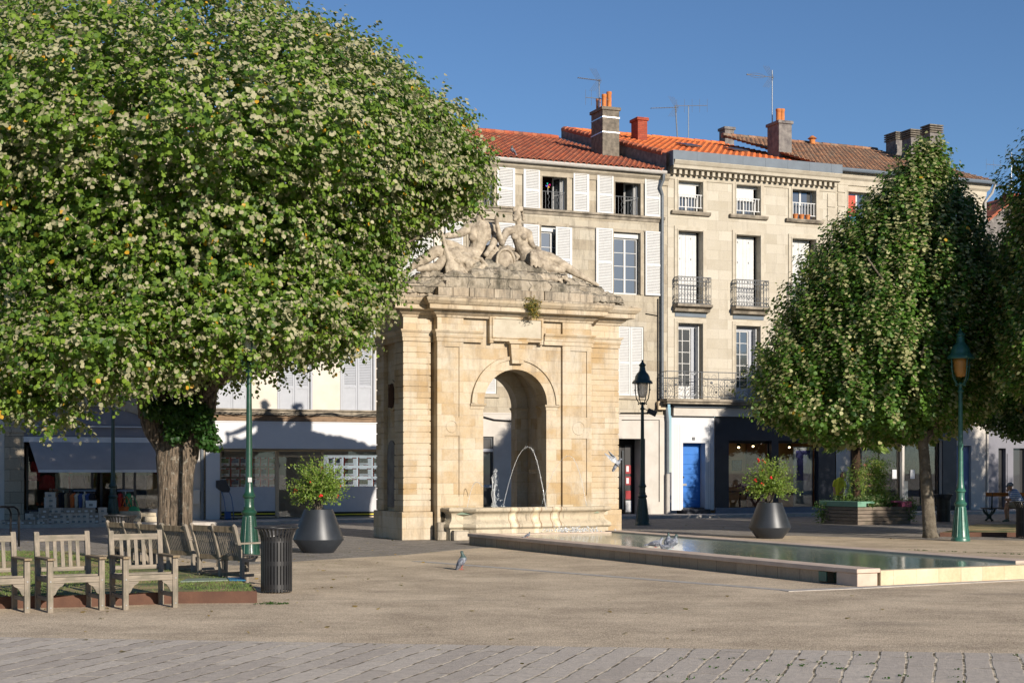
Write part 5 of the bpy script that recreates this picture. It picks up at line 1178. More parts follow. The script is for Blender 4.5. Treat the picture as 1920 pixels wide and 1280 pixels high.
for j in range(n_ + 1):
    x = x0 + (x1 - x0) * j / n_; mb.tube([(x, yb, zb), (x, yb, zt)], .012, 5)
    if j < n_:
        xm = x + (x1 - x0) / n_ / 2; k = j % 3
        if k == 0: 
            for rr in (.12, .2, .29): mb.ring((xm, yb, zb + Hh * .5), rr, .007)
            for a_ in range(4): c_, s_ = math.cos(a_ * .785), math.sin(a_ * .785); mb.tube([(xm - .3 * c_, yb, zb + Hh * .5 - .3 * s_), (xm + .3 * c_, yb, zb + Hh * .5 + .3 * s_)], .006, 4)
            mb.ball((xm, yb, zb + Hh * .5), .04, 6)
        elif k == 1:
            for rr in (.15, .24, .33, .42): mb.tube([(xm + rr * math.cos(R(a_)), yb, zb + .06 + rr * math.sin(R(a_))) for a_ in range(0, 181, 15)], .007, 4)
            mb.face((xm - .14, yb, zt - .05), (xm, yb - .01, zt - .14), (xm + .14, yb, zt - .03), (xm, yb + .01, zt - .06)); mb.face((xm - .13, yb, zb + .1), (xm, yb - .01, zb + .05), (xm + .16, yb, zb + .18), (xm, yb + .01, zb + .12))
        else:
            for rr in (.16, .25): mb.ring((xm - .08, yb, zb + Hh * .35), rr, .007)
            for s_ in (-1, 1): mb.ring((xm + s_ * .15, yb, zt - .18), .09, .006)
            mb.ball((xm + .05, yb, zb + Hh * .6), .05, 6)
for j in range(5): y = -.56 * j / 4; mb.tube([(x0, y, zb), (x0, y, zt)], .01, 4)
mb.build('balcony_railing', M['iron'], C_)
# cornice with modillions and zinc parapet
zc = zC; mb = MB(); mb.sweep([(0, zc - .62), (.03, zc - .6), (.05, zc - .5), (.05, zc - .46)], [(.05, 0), (xC1, 0)]); mb.sweep([(0.0, zc - .30), (.26, zc - .29), (.34, zc - .26), (.36, zc - .16), (.40, zc - .12), (.46, zc - .02), (.46, zc), (0, zc + .02)], [(0.05, .0), (0.05, 0), (xC1, 0)][1:]); mb.build('cornice', M['trimC'], C_)
mb = MB(); nm = 31
for i in range(nm): x = .16 + (xC1 - .3) * i / (nm - 1); mb.box(x - .055, x + .055, -.25, 0, zc - .45, zc - .305)
mb.build('modillions', M['trimC'], C_, bevel=.01)
mb = MB(); mb.box(.0, xC1 + .02, -.44, -.1, zc + .01, zc + .33); mb.box(-.02, .0, -.44, 1.0, zc - .2, zc + .33)
for i in range(8): x = xC1 * i / 7.5; mb.box(x, x + .015, -.447, -.44, zc + .012, zc + .33)
mb.build('zinc_parapet', M['zinc'], C_)
tiled_roof(C_, -.1, xC1 + .5, .1, 9, zc + .28, 15.45, M['tileC'], pitch=.26, row=.44, amp=.05); ridge(C_, 0, xC1 + .5, 9, 15.5, M['tileC'])
mb = MB(); b = len(mb.v)
prof_ = [(-.2, zevB - .1), (-.2, zc + .25), (4.5, 14.0), (8.9, 15.5), (8.9, 14.4), (4.5, 13.0)]
mb.face(*[(-.16, y, z) for y, z in prof_]); mb.face(*[(-.02, y, z) for y, z in prof_][::-1]); mb.build('gable_upstand', M['cement2'], C_)
mb = MB()
y = .1
while y < 8.8: z = zc + .32 + (15.5 - zc - .3) * (y - .1) / 8.9; mb.tube([(-.08, y, z), (-.08, y + .42, z + .09)], [.13, .11], 7); y += .38
mb.build('verge_tiles', M['tileB'], C_, smooth='auto')
chimney(C_, 1.85, 6, 14.0, 15.5, .42, .6, M['brick'], name='brick_chimney')
chimney(C_, 6.35 - .0, 2.9, 13.2, 15.1, .58, .85, M['cement2'], pots=((.17, .3, .5, .1), (.42, .45, .55, .1)))
chimney(C_, 7.5, 9.0, 15.0, 16.25, .45, .5, M['cement2'])
for x in (2.9, 5.0): mb = MB(); s_ = (15.45 - zc - .28) / 8.9; m4 = Matrix.Translation((x, 4.0, zc + .28 + s_ * 3.9 + .12)) @ Matrix.Rotation(math.atan(s_), 4, 'X'); mb.box(0, .7, 0, .9, 0, .05, m4); mb.build('skylight', M['gl'], C_)
# quoins at the right, shop front below
mb = MB(); z = zg; i = 0
while z < zc - 1: mb.box(xC1 - .35 - .0 * (i % 2), xC1, -.035, .0, z + .012, z + .50); z += .52; i += 1
mb.build('quoins', M['trimC'], C_, bevel=.008)
z0f, z1f = FC.z(1400, 784), FC.z(1400, 767)
mb = MB(); mb.box(.1, xC1 + 3, -.3, 0, z1f + .02, zb - .2); mb.build('zinc_flashing', M['zinc'], C_)
mb = MB(); mb.box(.12, xC1 + 3, -.22, 0, z0f + .05, z1f + .02); mb.build('cream_band', M['render'], C_)
zsh = z0f + .05
dx0, dx1 = FC.x(1279), FC.x(1321); dzt = FC.z(1300, 830); wx1 = FC.x(1338)
wall(.12, wx1, .22, zsh, [(dx0, dx1, .22, dzt, .45)], y=-.06).build('white_door_surround', M['white_panel'], C_)
mb = MB()
for u in (1264, 1268, 1273, 1327, 1331): x = FC.x(u); mb.box(x - .004, x + .004, -.066, -.06, .24, zsh - .3)
mb.build('panel_grooves', M['greyblue'], C_)
xd = FC.x(1313, .3); zd0 = FC.z(1300, 951)
mb = MB(); mb.box(dx0, xd, .3, .36, zd0, dzt); mb.box(dx0, xd, .25, .3, dzt - .12, dzt)
hh = dzt - .14 - zd0
for a, b_ in ((.0, .10), (.14, .28), (.32, .5), (.54, .66), (.70, .82), (.86, 1.0)): mb.box(dx0 + .05, xd - .08, .28, .302, zd0 + .03 + hh * a, zd0 + hh * b_ - .02)
dd = mb.build('blue_door', M['bluedoor'], C_, bevel=.008)
mb = MB(); mb.box(dx0 + .08, dx0 + .32, .255, .275, zd0 + hh * .36, zd0 + hh * .36 + .075); mb.build('letter_slot', M['chrome'], dd)
mb = MB(); mb.ball((dx0 + .18, .25, zd0 + hh * .5), .035, 8); mb.build('door_handle', M['black'], dd, smooth=True)
mb = MB(); mb.box(xd, xd + .01, -.03, .36, zd0, dzt); mb.build('door_reveal', M['greyblue'], C_)
mb = MB(); mb.box(dx0 - .05, dx1 + .05, -.35, .3, .1, .26); mb.box(dx0, dx1 - .05, -.1, .35, .26, zd0); mb.build('door_step', M['navy'], C_, bevel=.008)
nx, nz = FC.p(1300.5, 822, -.07); mb = MB(); mb.box(nx - .05, nx + .05, -.075, -.06, nz - .05, nz + .05); npl = mb.build('number_plate', M['navy'], C_)
cu = bpy.data.curves.new('numeral', 'FONT'); cu.body = '3'; cu.size = .085; cu.extrude = .001; cu.align_x = 'CENTER'; cu.align_y = 'CENTER'; to = bpy.data.objects.new('numeral', cu); COL.objects.link(to)
dg = bpy.context.evaluated_depsgraph_get(); me = bpy.data.meshes.new_from_object(to.evaluated_get(dg)); bpy.data.objects.remove(to); me.materials.clear(); me.materials.append(M['whitepaint'])
o = bpy.data.objects.new('numeral', me); COL.objects.link(o); o.parent = npl; o.location = (nx, -.078, nz); o.rotation_euler = (R(90), 0, 0)
# navy shop front from 1338 to 1535, then stone pier, then next shop window
so_ = []
for u0, u1 in ((1364, 1444), (1457, 1532)): so_.append(rect(FC, u0, u1, 826, 955) + (.25,))
wall(wx1, FC.x(1563), .12, zsh, so_, y=-.10).build('navy_shop_front', M['navy'], C_)
for i, r in enumerate(so_):
    x0, x1, z0, z1 = r[:4]; mb = MB(); f = .03; mb.box(x0, x1, .1, .14, z0, z0 + .04); mb.box(x0, x1, .1, .14, z1 - .09, z1); mb.box(x0, x0 + f, .1, .14, z0, z1); mb.box(x1 - f, x1, .1, .14, z0, z1); w_ = mb.build('shop_window', M['black'], C_)
    g = MB(); g.box(x0 + f, x1 - f, .115, .125, z0 + .04, z1 - .09); g.build('glass', M['glc'], w_)
mb = MB(); mb.box(wx1, FC.x(1560), -.16, -.1, .1, .3); mb.build('shop_plinth', M['slateblue'], C_)
M['orangewall'] = m_plain('warm_brown_shop_wall', (.70, .40, .19), .8, var=.1, vs=1); M['maroon'] = m_plain('maroon_partition', (.30, .11, .07), .8)
X0, X1 = FC.x(1360), FC.x(1560); mb = MB(); mb.box(X0, X1, 2.0, 2.05, 0, zsh); mb.box(X0, X1, .15, 3.0, .08, .12); mb.box(X0, X1, .15, 3, z1 + .1, z1 + .15); mb.box(X0 - .03, X0, .15, 3, 0, zsh); mb.box(X1, X1 + .03, .15, 3, 0, zsh); mb.build('shop_interior', M['orangewall'], C_)
mb = MB(); mb.box(FC.x(1398, 1.95), FC.x(1446, 1.95), 1.88, 1.95, .12, zsh - .2); mb.build('partition', M['maroon'], C_)
def inC(u, v, y): return FC.x(u, y), FC.z(u, v, y)
ml, nt_, b_ = newmat('lit_bulb'); b_.inputs['Emission Color'].default_value = (1, .68, .36, 1); b_.inputs['Emission Strength'].default_value = 8
for i, (u, v) in enumerate(((1385, 838), (1412, 836), (1480, 838))):
    x, z = FC.p(u, v, 1.0); lp = FC.root('pendant_lamp', 'small warm lit lamp hanging inside the navy shop, %s of three' % ('left', 'middle', 'right')[i], 'lamp', 'lit lamps inside the navy shop', None, x, 1.0, z); mb = MB(); mb.ball((0, 0, 0), .04, 8); mb.build('bulb', ml, lp, smooth=True); mb = MB(); mb.lathe([(.10, .02), (.06, .12), (.01, .14)], 12); mb.tube([(0, 0, .14), (0, 0, .45)], .006, 5); mb.build('shade', M['black'], lp)
# framed picture inside, table, lamps
x, z = inC(1372, 882, 1.98); pc = FC.root('framed_picture', 'dark landscape picture on the warm brown wall inside the navy shop', 'picture', x=x, y=1.98, z=z); mb = MB(); mb.box(0, .42, -.03, 0, 0, .40); mb.build('frame', M['dark'], pc); mb = MB(); mb.box(.03, .39, -.04, -.03, .03, .37); mb.build('picture', PM[7], pc)
x, z = inC(1388, 950, 1.2); tb = FC.root('pedestal_table', 'dark round pedestal table behind the left window of the navy shop', 'table', x=x, y=1.2, z=.12); mb = MB(); mb.lathe([(.28, 0), (.28, .02), (.04, .05), (.035, .68), (.1, .7)], 14); mb.build('pedestal', M['black'], tb); mb = MB(); mb.lathe([(.42, .70), (.42, .74)], 18); mb.build('tabletop', M['dark'], tb)
x, z = inC(1400, 912, 1.4); fl = FC.root('flower_arrangement', 'crimson flowers standing behind the navy shop window', 'flowers', x=x, y=1.5, z=.86); mb = MB(); random.seed(2)
for _ in range(24): mb.ball((random.gauss(0, .1), random.gauss(0, .08), .12 + abs(random.gauss(0, .08))), .035, 5)
mb.build('petals', m_plain('crimson_petals', (.4, .01, .06), .6), fl); mb = MB(); mb.lathe([(.05, 0), (.07, .1), (.05, .14)], 10); mb.build('vase', M['dark'], fl)
x, z = inC(1500, 890, .5); bd = FC.root('advertising_stand', 'white freestanding panel with a violet blue screen in the second navy shop window', 'display panel', x=FC.x(1488, .5), y=.5, z=.2)
wd = FC.x(1524, .5) - FC.x(1488, .5); mb = MB(); mb.box(0, wd, 0, .05, .55, 2.3); mb.build('panel', M['white_panel'], bd); mb = MB(); mb.box(.1, wd - .12, -.012, 0, 1.05, 2.15); mb.build('screen', m_plain('violet_blue_print', (.10, .09, .33), .4), bd); mb = MB(); mb.box(0, wd, 0, .05, 0, .548); mb.build('base', M['facA'], bd)
mb = MB(); mb.box(FC.x(1528, .45), FC.x(1536, .45), .4, .46, .15, 2.6); mb.build('curtain', M['frost'], C_)

# ------------------------------------------------ D: end house with brown tiles
FD = FF.sub(1566); D = FD.root('brown_roofed_house', 'pale stone corner house with brown canal tiles and louvred chimneys', 'house')
xD1 = FF.x(1846) - FF.x(1566); zD = FD.z(1575, 322)
ops = []; wd_ = []
for u0, u1 in ((1589, 1632), (1690, 1732), (1786, 1824)):
    for v0, v1 in ((361, 420), (455, 585), (620, 755)):
        k = (u0 - 1589) * .045; r = rect(FD, u0, u1, v0 + k, v1 + k * .5); ops.append(r + (.25,)); wd_.append(r)
zgd = FD.z(1700, 760)
wall(0, xD1, zgd, zD + .05, ops).build('wall', M['facD'], D)
for i, r in enumerate(wd_): sash(D, *r, .18, rows=1 if i % 3 == 0 else 4); surround(D, *r, M['trimC'], .14, .04, sill=i % 3 == 0)
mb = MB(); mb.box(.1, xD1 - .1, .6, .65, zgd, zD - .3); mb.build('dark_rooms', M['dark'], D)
x0, x1, z0, z1 = wd_[0]; mb = MB(); mb.box(x0 + .08, (x0 + x1) / 2 - .04, .16, .175, z0 + .3, z1 - .1); mb.build('red_blind', m_plain('red_orange_cloth', (.5, .08, .05), .7), D); mb = MB(); mb.box(x0 + .08, (x0 + x1) / 2 - .04, .16, .175, z0 + .04, z0 + .3); mb.build('blue_cloth', m_plain('turquoise_cloth', (.03, .25, .45), .7), D)
mb = MB(); mb.box(xD1 - .0, xD1 + .03, 0, 8, 0, zD); mb.build('end_wall', M['facD'], D)
for qa, qb in ((.1, .55), (xD1 - .5, xD1 + .03)):
    mb = MB(); z = zgd
    while z < zD - .6: mb.box(qa, qb, -.035, 0, z + .012, z + .5); z += .52
    mb.build('quoins', M['trimC'], D, bevel=.008)
mb = MB(); mb.sweep([(0, zD - .5), (.05, zD - .48), (.06, zD - .3), (.14, zD - .22), (.2, zD - .05), (.2, zD), (0, zD + .02)], [(0, 0), (xD1, 0), (xD1, 5)]); mb.build('cornice', M['trimC'], D)
gutter(D, [(0, -.33, zD + .02), (xD1 + .3, -.33, zD + .02)], .08, M['zinc'])
tiled_roof(D, -.6, xD1 + .25, -.3, 7.2, zD + .05, 15.35, M['tileD']); ridge(D, -.6, xD1 + .2, 7.2, 15.4, M['tileD'])
mb = MB(); mb.tube([(xD1 + .25, -.33, zD), (xD1 + .2, -.2, zD - .35), (xD1 - .05, -.1, zD - .7), (xD1 - .05, -.1, 3.3)], .05, 8); mb.build('drainpipe', M['palepipe'], D, smooth='auto')
mb = MB(); mb.lathe([(.12, 0), (.12, .2), (.2, .24), (.05, .36)], 12, FD.x(1523, 6.9), 6.9, 15.3); mb.build('vent_cap', M['terracotta'], D)
def louvch(x, y, z0, z1, wx, wy):
    mb = MB(); mb.box(x, x + wx, y, y + wy, z0, z1 - .34); o = mb.build('chimney', M['cement2'], D)
    mb = MB()
    for k in range(4): mb.box(x - .06, x + wx + .06, y - .06, y + wy + .06, z1 - .34 + .09 * k, z1 - .29 + .09 * k)
    mb.box(x + .05, x + wx - .05, y + .05, y + wy - .05, z1 - .34, z1 - .02); mb.build('louvred_cap', M['rough'], o)
louvch(FD.x(1744, 2.6), 2.6, 13.2, FD.z(1744, 232, 2.6), .55, .5)
louvch(FD.x(1708, 4.3), 4.3, 13.6, FD.z(1708, 241, 4.3), .55, .6); louvch(FD.x(1680, 5.8), 5.8, 14.0, FD.z(1680, 246, 5.8), .5, .7)
# D ground floor
z1s = FD.z(1700, 784); mb = MB(); mb.box(0, xD1 + .02, -.25, 0, zgd - .28, zgd); mb.build('band_course', M['render'], D)
so_ = [rect(FD, 1612, 1690, 826, 955) + (.3,), rect(FD, 1694, 1764, 826, 955) + (.3,), rect(FD, 1792, 1819, 835, 958) + (.3,)]
wall(0, xD1, .12, zgd - .28, so_, y=-.06).build('ground_floor_wall', M['render'], D)
mb = MB(); a = FD.x; mb.box(a(1593), a(1612), -.12, -.06, .12, zgd - .4); mb.box(a(1764), a(1790), -.12, -.06, .12, zgd - .4); mb.box(a(1593), a(1790), -.13, -.06, FD.z(1700, 826), zgd - .4); mb.box(a(1593), a(1790), -.12, -.06, .12, .28); mb.build('dark_shop_front', M['navy'], D)
for i, r in enumerate(so_[:2]):
    x0, x1, z0, z1 = r[:4]; mb = MB(); f = .04; mb.box(x0, x1, .1, .14, z0, z0 + .05); mb.box(x0, x1, .1, .14, z1 - .07, z1); mb.box(x0, x0 + f, .1, .14, z0, z1); mb.box(x1 - f, x1, .1, .14, z0, z1); mb.box((x0 + x1) / 2 - .02, (x0 + x1) / 2 + .02, .1, .14, z0, z1); w_ = mb.build('shop_window', M['black'], D)
    g = MB(); g.box(x0 + f, x1 - f, .115, .125, z0 + .05, z1 - .07); g.build('glass', M['glc'], w_)
x0, x1, z0, z1 = so_[2][:4]; mb = MB(); mb.box(x0, x1, .08, .14, z0, z1)
for a_, b_ in ((.03, .32), (.36, .66), (.70, .97)): mb.box(x0 + .08, (x0 + x1) / 2 - .03, .06, .08, z0 + (z1 - z0) * a_, z0 + (z1 - z0) * b_); mb.box((x0 + x1) / 2 + .03, x1 - .08, .06, .08, z0 + (z1 - z0) * a_, z0 + (z1 - z0) * b_)
mb.build('blue_door', m_plain('faded_blue_paint', (.14, .20, .36), .6), D)
X0, X1 = FD.x(1600), FD.x(1770); mb = MB(); mb.box(X0, X1, 2.4, 2.45, 0, 3); mb.box(X0, X1, .15, 2.4, .08, .12); mb.box(X0, X1, .15, 2.4, 2.9, 2.95); mb.box(X0 - .03, X0, .15, 2.4, 0, 3); mb.box(X1, X1 + .03, .15, 2.4, 0, 3); mb.build('shop_interior', M['room'], D)
mb = MB()
random.seed(4)
for k in range(30): x = X0 + .9 + random.random() * 1.9; z = 1.5 + random.random() * 1.2; mb.box(x, x + .12, 2.28, 2.38, z, z + random.uniform(.08, .2))
mb.build('shelf_goods', cloth[0], D); mb = MB(); mb.box(X0 + .3, X0 + 3.0, 1.9, 2.3, 1.0, 1.05); mb.box(X0 + .3, X0 + 3.0, 2.1, 2.3, 1.45, 1.48); mb.box(X0 + .3, X0 + 3.0, 2.1, 2.3, 2.0, 2.03); mb.build('shelf', M['orangewall'], D)
x, z = FD.x(1690, .4), 0; cb_ = FD.root('display_cabinet', 'pale grey panelled cabinet standing in the window behind the planter', 'cabinet', x=FD.x(1687, .4), y=.35, z=.12); mb = MB(); mb.box(0, .34, 0, .3, 0, 1.1); mb.build('body', M['white_panel'], cb_); mb = MB(); mb.box(.08, .26, -.01, 0, .12, .85); mb.build('door_panel', M['frost'], cb_)
for i, (u, lab) in enumerate(((1677, 'white notice sheet, left one in the window behind the planter'), (1711, 'white notice sheet, right one in the window behind the planter'))):
    x, z = FD.p(u, 897, .09); o = MB(); o.box(0, .2, 0, .01, 0, .34); q_ = o.build('notice_sheet', M['white_panel']); q_.location = FD.w(x - .1, .085, z); q_.rotation_euler = (0, 0, FD.a); tag(q_, lab, 'notice')

# ------------------------------------------------ E: low house at the right edge
FE = FF.sub(1846.5); E_ = FE.root('low_corner_house', 'low house with a red tiled gable and dark blue shop front at the right edge', 'house')
mb = MB(); mb.box(.1, 9, .3, .5, 0, 3.5); mb.build('wall', M['facB'], E_)
so_ = [rect(FE, 1872, 1886, 840, 962) + (.4,), rect(FE, 1900, 1925, 840, 962) + (.4,)]
wall(0, 9, .1, 4.3, so_, y=0).build('shop_front', M['slateblue'], E_)
mb = MB()
for u0, u1 in ((1849, 1866), (1888, 1898)): r = rect(FE, u0, u1, 850, 955); mb.box(r[0], r[1], -.03, 0, r[2], r[3])
mb.box(0, 9, -.12, 0, 3.3, 3.45); mb.box(0, 9, -.06, 0, 3.45, 4.0); mb.build('pilaster_panels', M['slateblue'], E_, bevel=.01)
for r in so_: mb = MB(); mb.box(r[0], r[1], .2, .24, r[2], r[3]); mb.build('door_glass', M['gl2'], E_)
mb = MB(); zc2 = FE.z(1849, 762); mb.tube([(.06, -.08, .1), (.06, -.08, 6)], .05, 8); mb.build('drainpipe', M['palepipe'], E_)
mb = MB(); mb.box(0, 9, .02, .3, 4.3, 7); mb.build('upper_wall', M['render'], E_)
yE = 6.0; gx, gz = FE.p(1903, 372, yE); x0g, z0g = FE.p(1855, 412, yE); sl_ = (gz - z0g) / (gx - x0g)
mb = MB(); mb.prism([(x0g - .3, z0g - .3 * sl_), (gx, gz), (gx + 6, gz - 6 * sl_), (gx + 6, 5), (x0g - .3, 5)], yE, yE + .3); mb.build('gable', M['cement2'], E_)
mb = MB(); mb.prism([(x0g - .5, z0g - .5 * sl_), (gx, gz), (gx + 6, gz - 6 * sl_), (gx + 6, gz - 6 * sl_ + .14), (gx, gz + .14), (x0g - .5, z0g - .5 * sl_ + .14)], yE - .15, yE + 8); mb.build('roof', M['tileB'], E_)
mb = MB(); mb.box(gx - .2, gx + .3, yE + .1, yE + .6, gz - .2, gz + .25); mb.build('chimney', M['brick'], E_)

# ------------------------------------------------ antennas
def antenna(F_, u, vt, vb, yd, booms, label, lean=0):
    x, z0 = F_.p(u, vb, yd); _, z1 = F_.p(u, vt, yd); K = F_.root('tv_antenna', label, 'antenna', x=x, y=yd, z=z0); H = z1 - z0
    mb = MB(); mb.tube([(0, 0, -.3), (lean, 0, H)], .028, 8); mb.build('mast', M['chrome'] if not lean else M['pipe'], K)
    for (vz, uL, uR, kind, tilt) in booms:
        zb_ = F_.p(u, vz, yd)[1] - z0; xa = F_.x(uL, yd) - x; xb = F_.x(uR, yd) - x; mb = MB(); mb.tube([(xa, -.05, zb_ + tilt * xa), (xb, -.05, zb_ + tilt * xb)], .013, 6)
        n_ = 11 if kind == 'y' else 5
        for i in range(n_):
            t = i / (n_ - 1); xx = xa + (xb - xa) * t; zz_ = zb_ + tilt * xx
            if kind == 'y': mb.tube([(xx, -.13, zz_), (xx, .03, zz_)], .008, 4); mb.ball((xx, -.05, zz_), .02, 5)
            elif kind == 'v': mb.tube([(xx, -.05, zz_ - .28), (xx, -.05, zz_ + .28)], .006, 4)
            elif kind == 'l':
                if i in (0, 4): mb.ball((xx, -.05, zz_), .035, 6)
        if kind == 'l':
            xm = (xa + xb) / 2
            for s_ in (-1, 1): mb.tube([(xa + (xb - xa) * .75 * t / 8, -.05, zb_ + s_ * .09 * math.sin(math.pi * t / 8)) for t in range(9)], .007, 4)
        if kind in 'yl':
            for s_ in (-1, 1):
                for k in range(4): mb.tube([(xb - .12 + .06 * k, -.05, zb_), (xb - .42 + .08 * k, -.05, zb_ + s_ * .42)], .006, 4)
        mb.build('boom', M['iron'], K)
antenna(FF, 1123.5, 149, 245, 3.4, [(152, 1083, 1124, 'y', -.02), (186, 1097, 1140, 'v', .0)], 'tall television antenna strapped beside the rough chimney with three pots')
antenna(FF, 1271, 198, 258, 9, [(202, 1220, 1269, 'y', .12)], 'leaning television antenna on the bright orange roof, left one of the pair', -.12)
antenna(FF, 1291, 198, 258, 9, [(199, 1268, 1325, 'v', .10)], 'thin television antenna with upright rods on the bright orange roof, right one of the pair')
antenna(FF, 1448, 132, 224, 3.8, [(146, 1400, 1447, 'l', .0)], 'television antenna with an oval loop standing by the chimney with two pots')
antenna(FF, 1896.5, 287, 372, 15, [(313, 1848, 1902, 'v', 0), (350, 1868, 1897, 'y', 0), (292, 1884, 1892, 'v', 0)], 'television antenna on the red gable at the right edge')
# ================================================================= street lamps
def lamp(pos, label, mat, glow=None, lens=(.75, .78, .80)):
    K = empty('street_lamp', pos, R(random.uniform(0, 90)), label, 'street lamp', 'green cast iron lamps around the square')
    mb = MB(); mb.lathe([(.215, 0), (.215, .05), (.20, .08), (.185, .12), (.165, .30), (.14, .52), (.118, .74), (.112, .80), (.135, .83), (.145, .86), (.13, .89), (.10, .92), (.105, .96)], 20); mb.build('base', mat, K, smooth='auto')
    mb = MB(); mb.lathe([(.10, .95), (.088, 1.0), (.092, 1.12), (.118, 1.14), (.122, 1.17), (.10, 1.2), (.085, 1.24), (.078, 1.3), (.072, 1.34), (.062, 1.5), (.056, 2.4), (.048, 3.30), (.045, 3.42), (.07, 3.44), (.07, 3.47), (.045, 3.50), (.04, 3.58), (.06, 3.62), (.03, 3.66)], 16)
    mb.build('post', mat, K, smooth='auto')
    mb = MB()
    for k in range(10): a = 2 * math.pi * k / 10; mb.tube([(.195 * math.cos(a), .195 * math.sin(a), .1), (.118 * math.cos(a), .118 * math.sin(a), .78)], .008, 4)
    mb.build('fluting', mat, K)
    mb = MB()
    for k in range(4):
        a = math.pi / 2 * k + .4; c, s = math.cos(a), math.sin(a); P_ = [(.02, 3.60), (.12, 3.64), (.20, 3.76), (.235, 3.95), (.24, 4.12), (.25, 4.24)]
        mb.tube([(r * c, r * s, z) for r, z in P_], .016, 6); mb.ball((.13 * c, .13 * s, 3.60), .025, 6); mb.ball((.245 * c, .245 * s, 4.02), .028, 6)
    mb.build('lantern_cage', mat, K, smooth=True)
    mb = MB(); mb.lathe([(.30, 4.20), (.31, 4.22), (.30, 4.26), (.27, 4.29), (.235, 4.32), (.225, 4.36), (.215, 4.42), (.17, 4.50), (.12, 4.55), (.095, 4.60), (.085, 4.68), (.08, 4.72), (.105, 4.74), (.105, 4.77), (.07, 4.80), (.05, 4.83), (.028, 4.85), (.02, 4.90), (.001, 4.92)], 20); mb.build('hood', mat, K, smooth='auto')
    mg, nt, b = newmat('lamp_globe'); b.inputs['Base Color'].default_value = (*lens, 1); b.inputs['Roughness'].default_value = .25; b.inputs['Transmission Weight'].default_value = .35; b.inputs['Alpha'].default_value = .8
    mb = MB(); mb.lathe([(.03, 3.78), (.10, 3.80), (.135, 3.88), (.155, 4.0), (.165, 4.12), (.17, 4.22)], 16); mb.build('glass_globe', mg, K, smooth=True)
    return K
l1 = lamp(gnd(467, 1047), 'dark green lamp post behind the slatted bin, its lantern hidden in the big tree', M['green'])
mb = MB(); mb.box(-.035, .035, -.012, .0, 0, .085); o = mb.build('paper_sticker', M['whitepaint'], None); o.parent = l1; o.location = (.03, -.075, 1.42); l1.rotation_euler = (0, 0, 0)
lamp(gnd(212, 985), 'blackish green lamp post standing in front of the fashion shop', M['green2'])
l3 = lamp(gnd(1204.5, 984), 'blackish green lamp post with clear lantern right of the fountain arch', M['green2'], lens=(.62, .58, .52))
fl_ = empty('floodlight', l3.location + Vector((.28, -.05, 3.35)), R(-10), 'small grey floodlight box fixed below the lantern right of the arch', 'floodlight')
mb = MB(); m4 = Matrix.Rotation(R(25), 4, 'Y'); mb.box(-.14, .14, -.06, .06, -.08, .08, m4); mb.build('housing', M['pot'], fl_, bevel=.01); mb = MB(); mb.tube([(-.24, 0, .12), (-.1, 0, .04)], .012, 6); mb.build('bracket', M['black'], fl_)
lamp(gnd(1801, 1014), 'mid green lamp post with an amber lantern in front of the right tree', M['green3'], lens=(.75, .36, .09))

# ================================================================= slatted litter bins
def make_bin(pos, label):
    K = empty('litter_bin', pos, 0, label, 'litter bin', 'charcoal slatted litter bins')
    mb = MB(); n = 30; pr = [(.205, .02), (.205, .70), (.215, .76), (.24, .82), (.275, .868), (.285, .872)]
    for k in range(n):
        a = 2 * math.pi * k / n; c, s = math.cos(a), math.sin(a); tx, ty = -s, c
        for (r0, z0), (r1, z1) in zip(pr[:-1], pr[1:]): mb.bar((r0 * c, r0 * s, z0), (r1 * c, r1 * s, z1), .028, .006, up=(c, s, .01))
    mb.build('slats', M['binm'], K)
    for z in (.09, .40, .71):
        mb = MB(); mb.lathe([(.198, z - .03), (.202, z - .03), (.202, z + .03), (.198, z + .03), (.198, z - .03)], 30, cap=False); mb.build('hoop', M['binm'], K)
    mb = MB(); mb.ring((0, 0, .872), .285, .012, 'z', 36, 6); mb.ring((0, 0, .872), .20, .010, 'z', 36, 6); mb.build('rim', M['binm'], K, smooth=True)
    mb = MB(); mb.lathe([(.18, .05), (.185, .70), (.17, .70), (.17, .08)], 24, cap=True); mb.build('liner', M['black'], K, smooth='auto')
    return K
bin0 = make_bin(gnd(514, 1113) + Vector((0, .2, 0)), 'large charcoal slatted litter bin at the corner of the lawn, nearest to the camera')
copy_tree(bin0, loc=gnd(226, 1062) , label='slatted litter bin half hidden behind the third armchair')
copy_tree(bin0, loc=gnd(1769, 979), label='slatted litter bin behind the right tree trunk')
copy_tree(bin0, loc=gnd(1921, 1009) + Vector((.08, .2, 0)), label='slatted litter bin cut by the right edge of the picture')

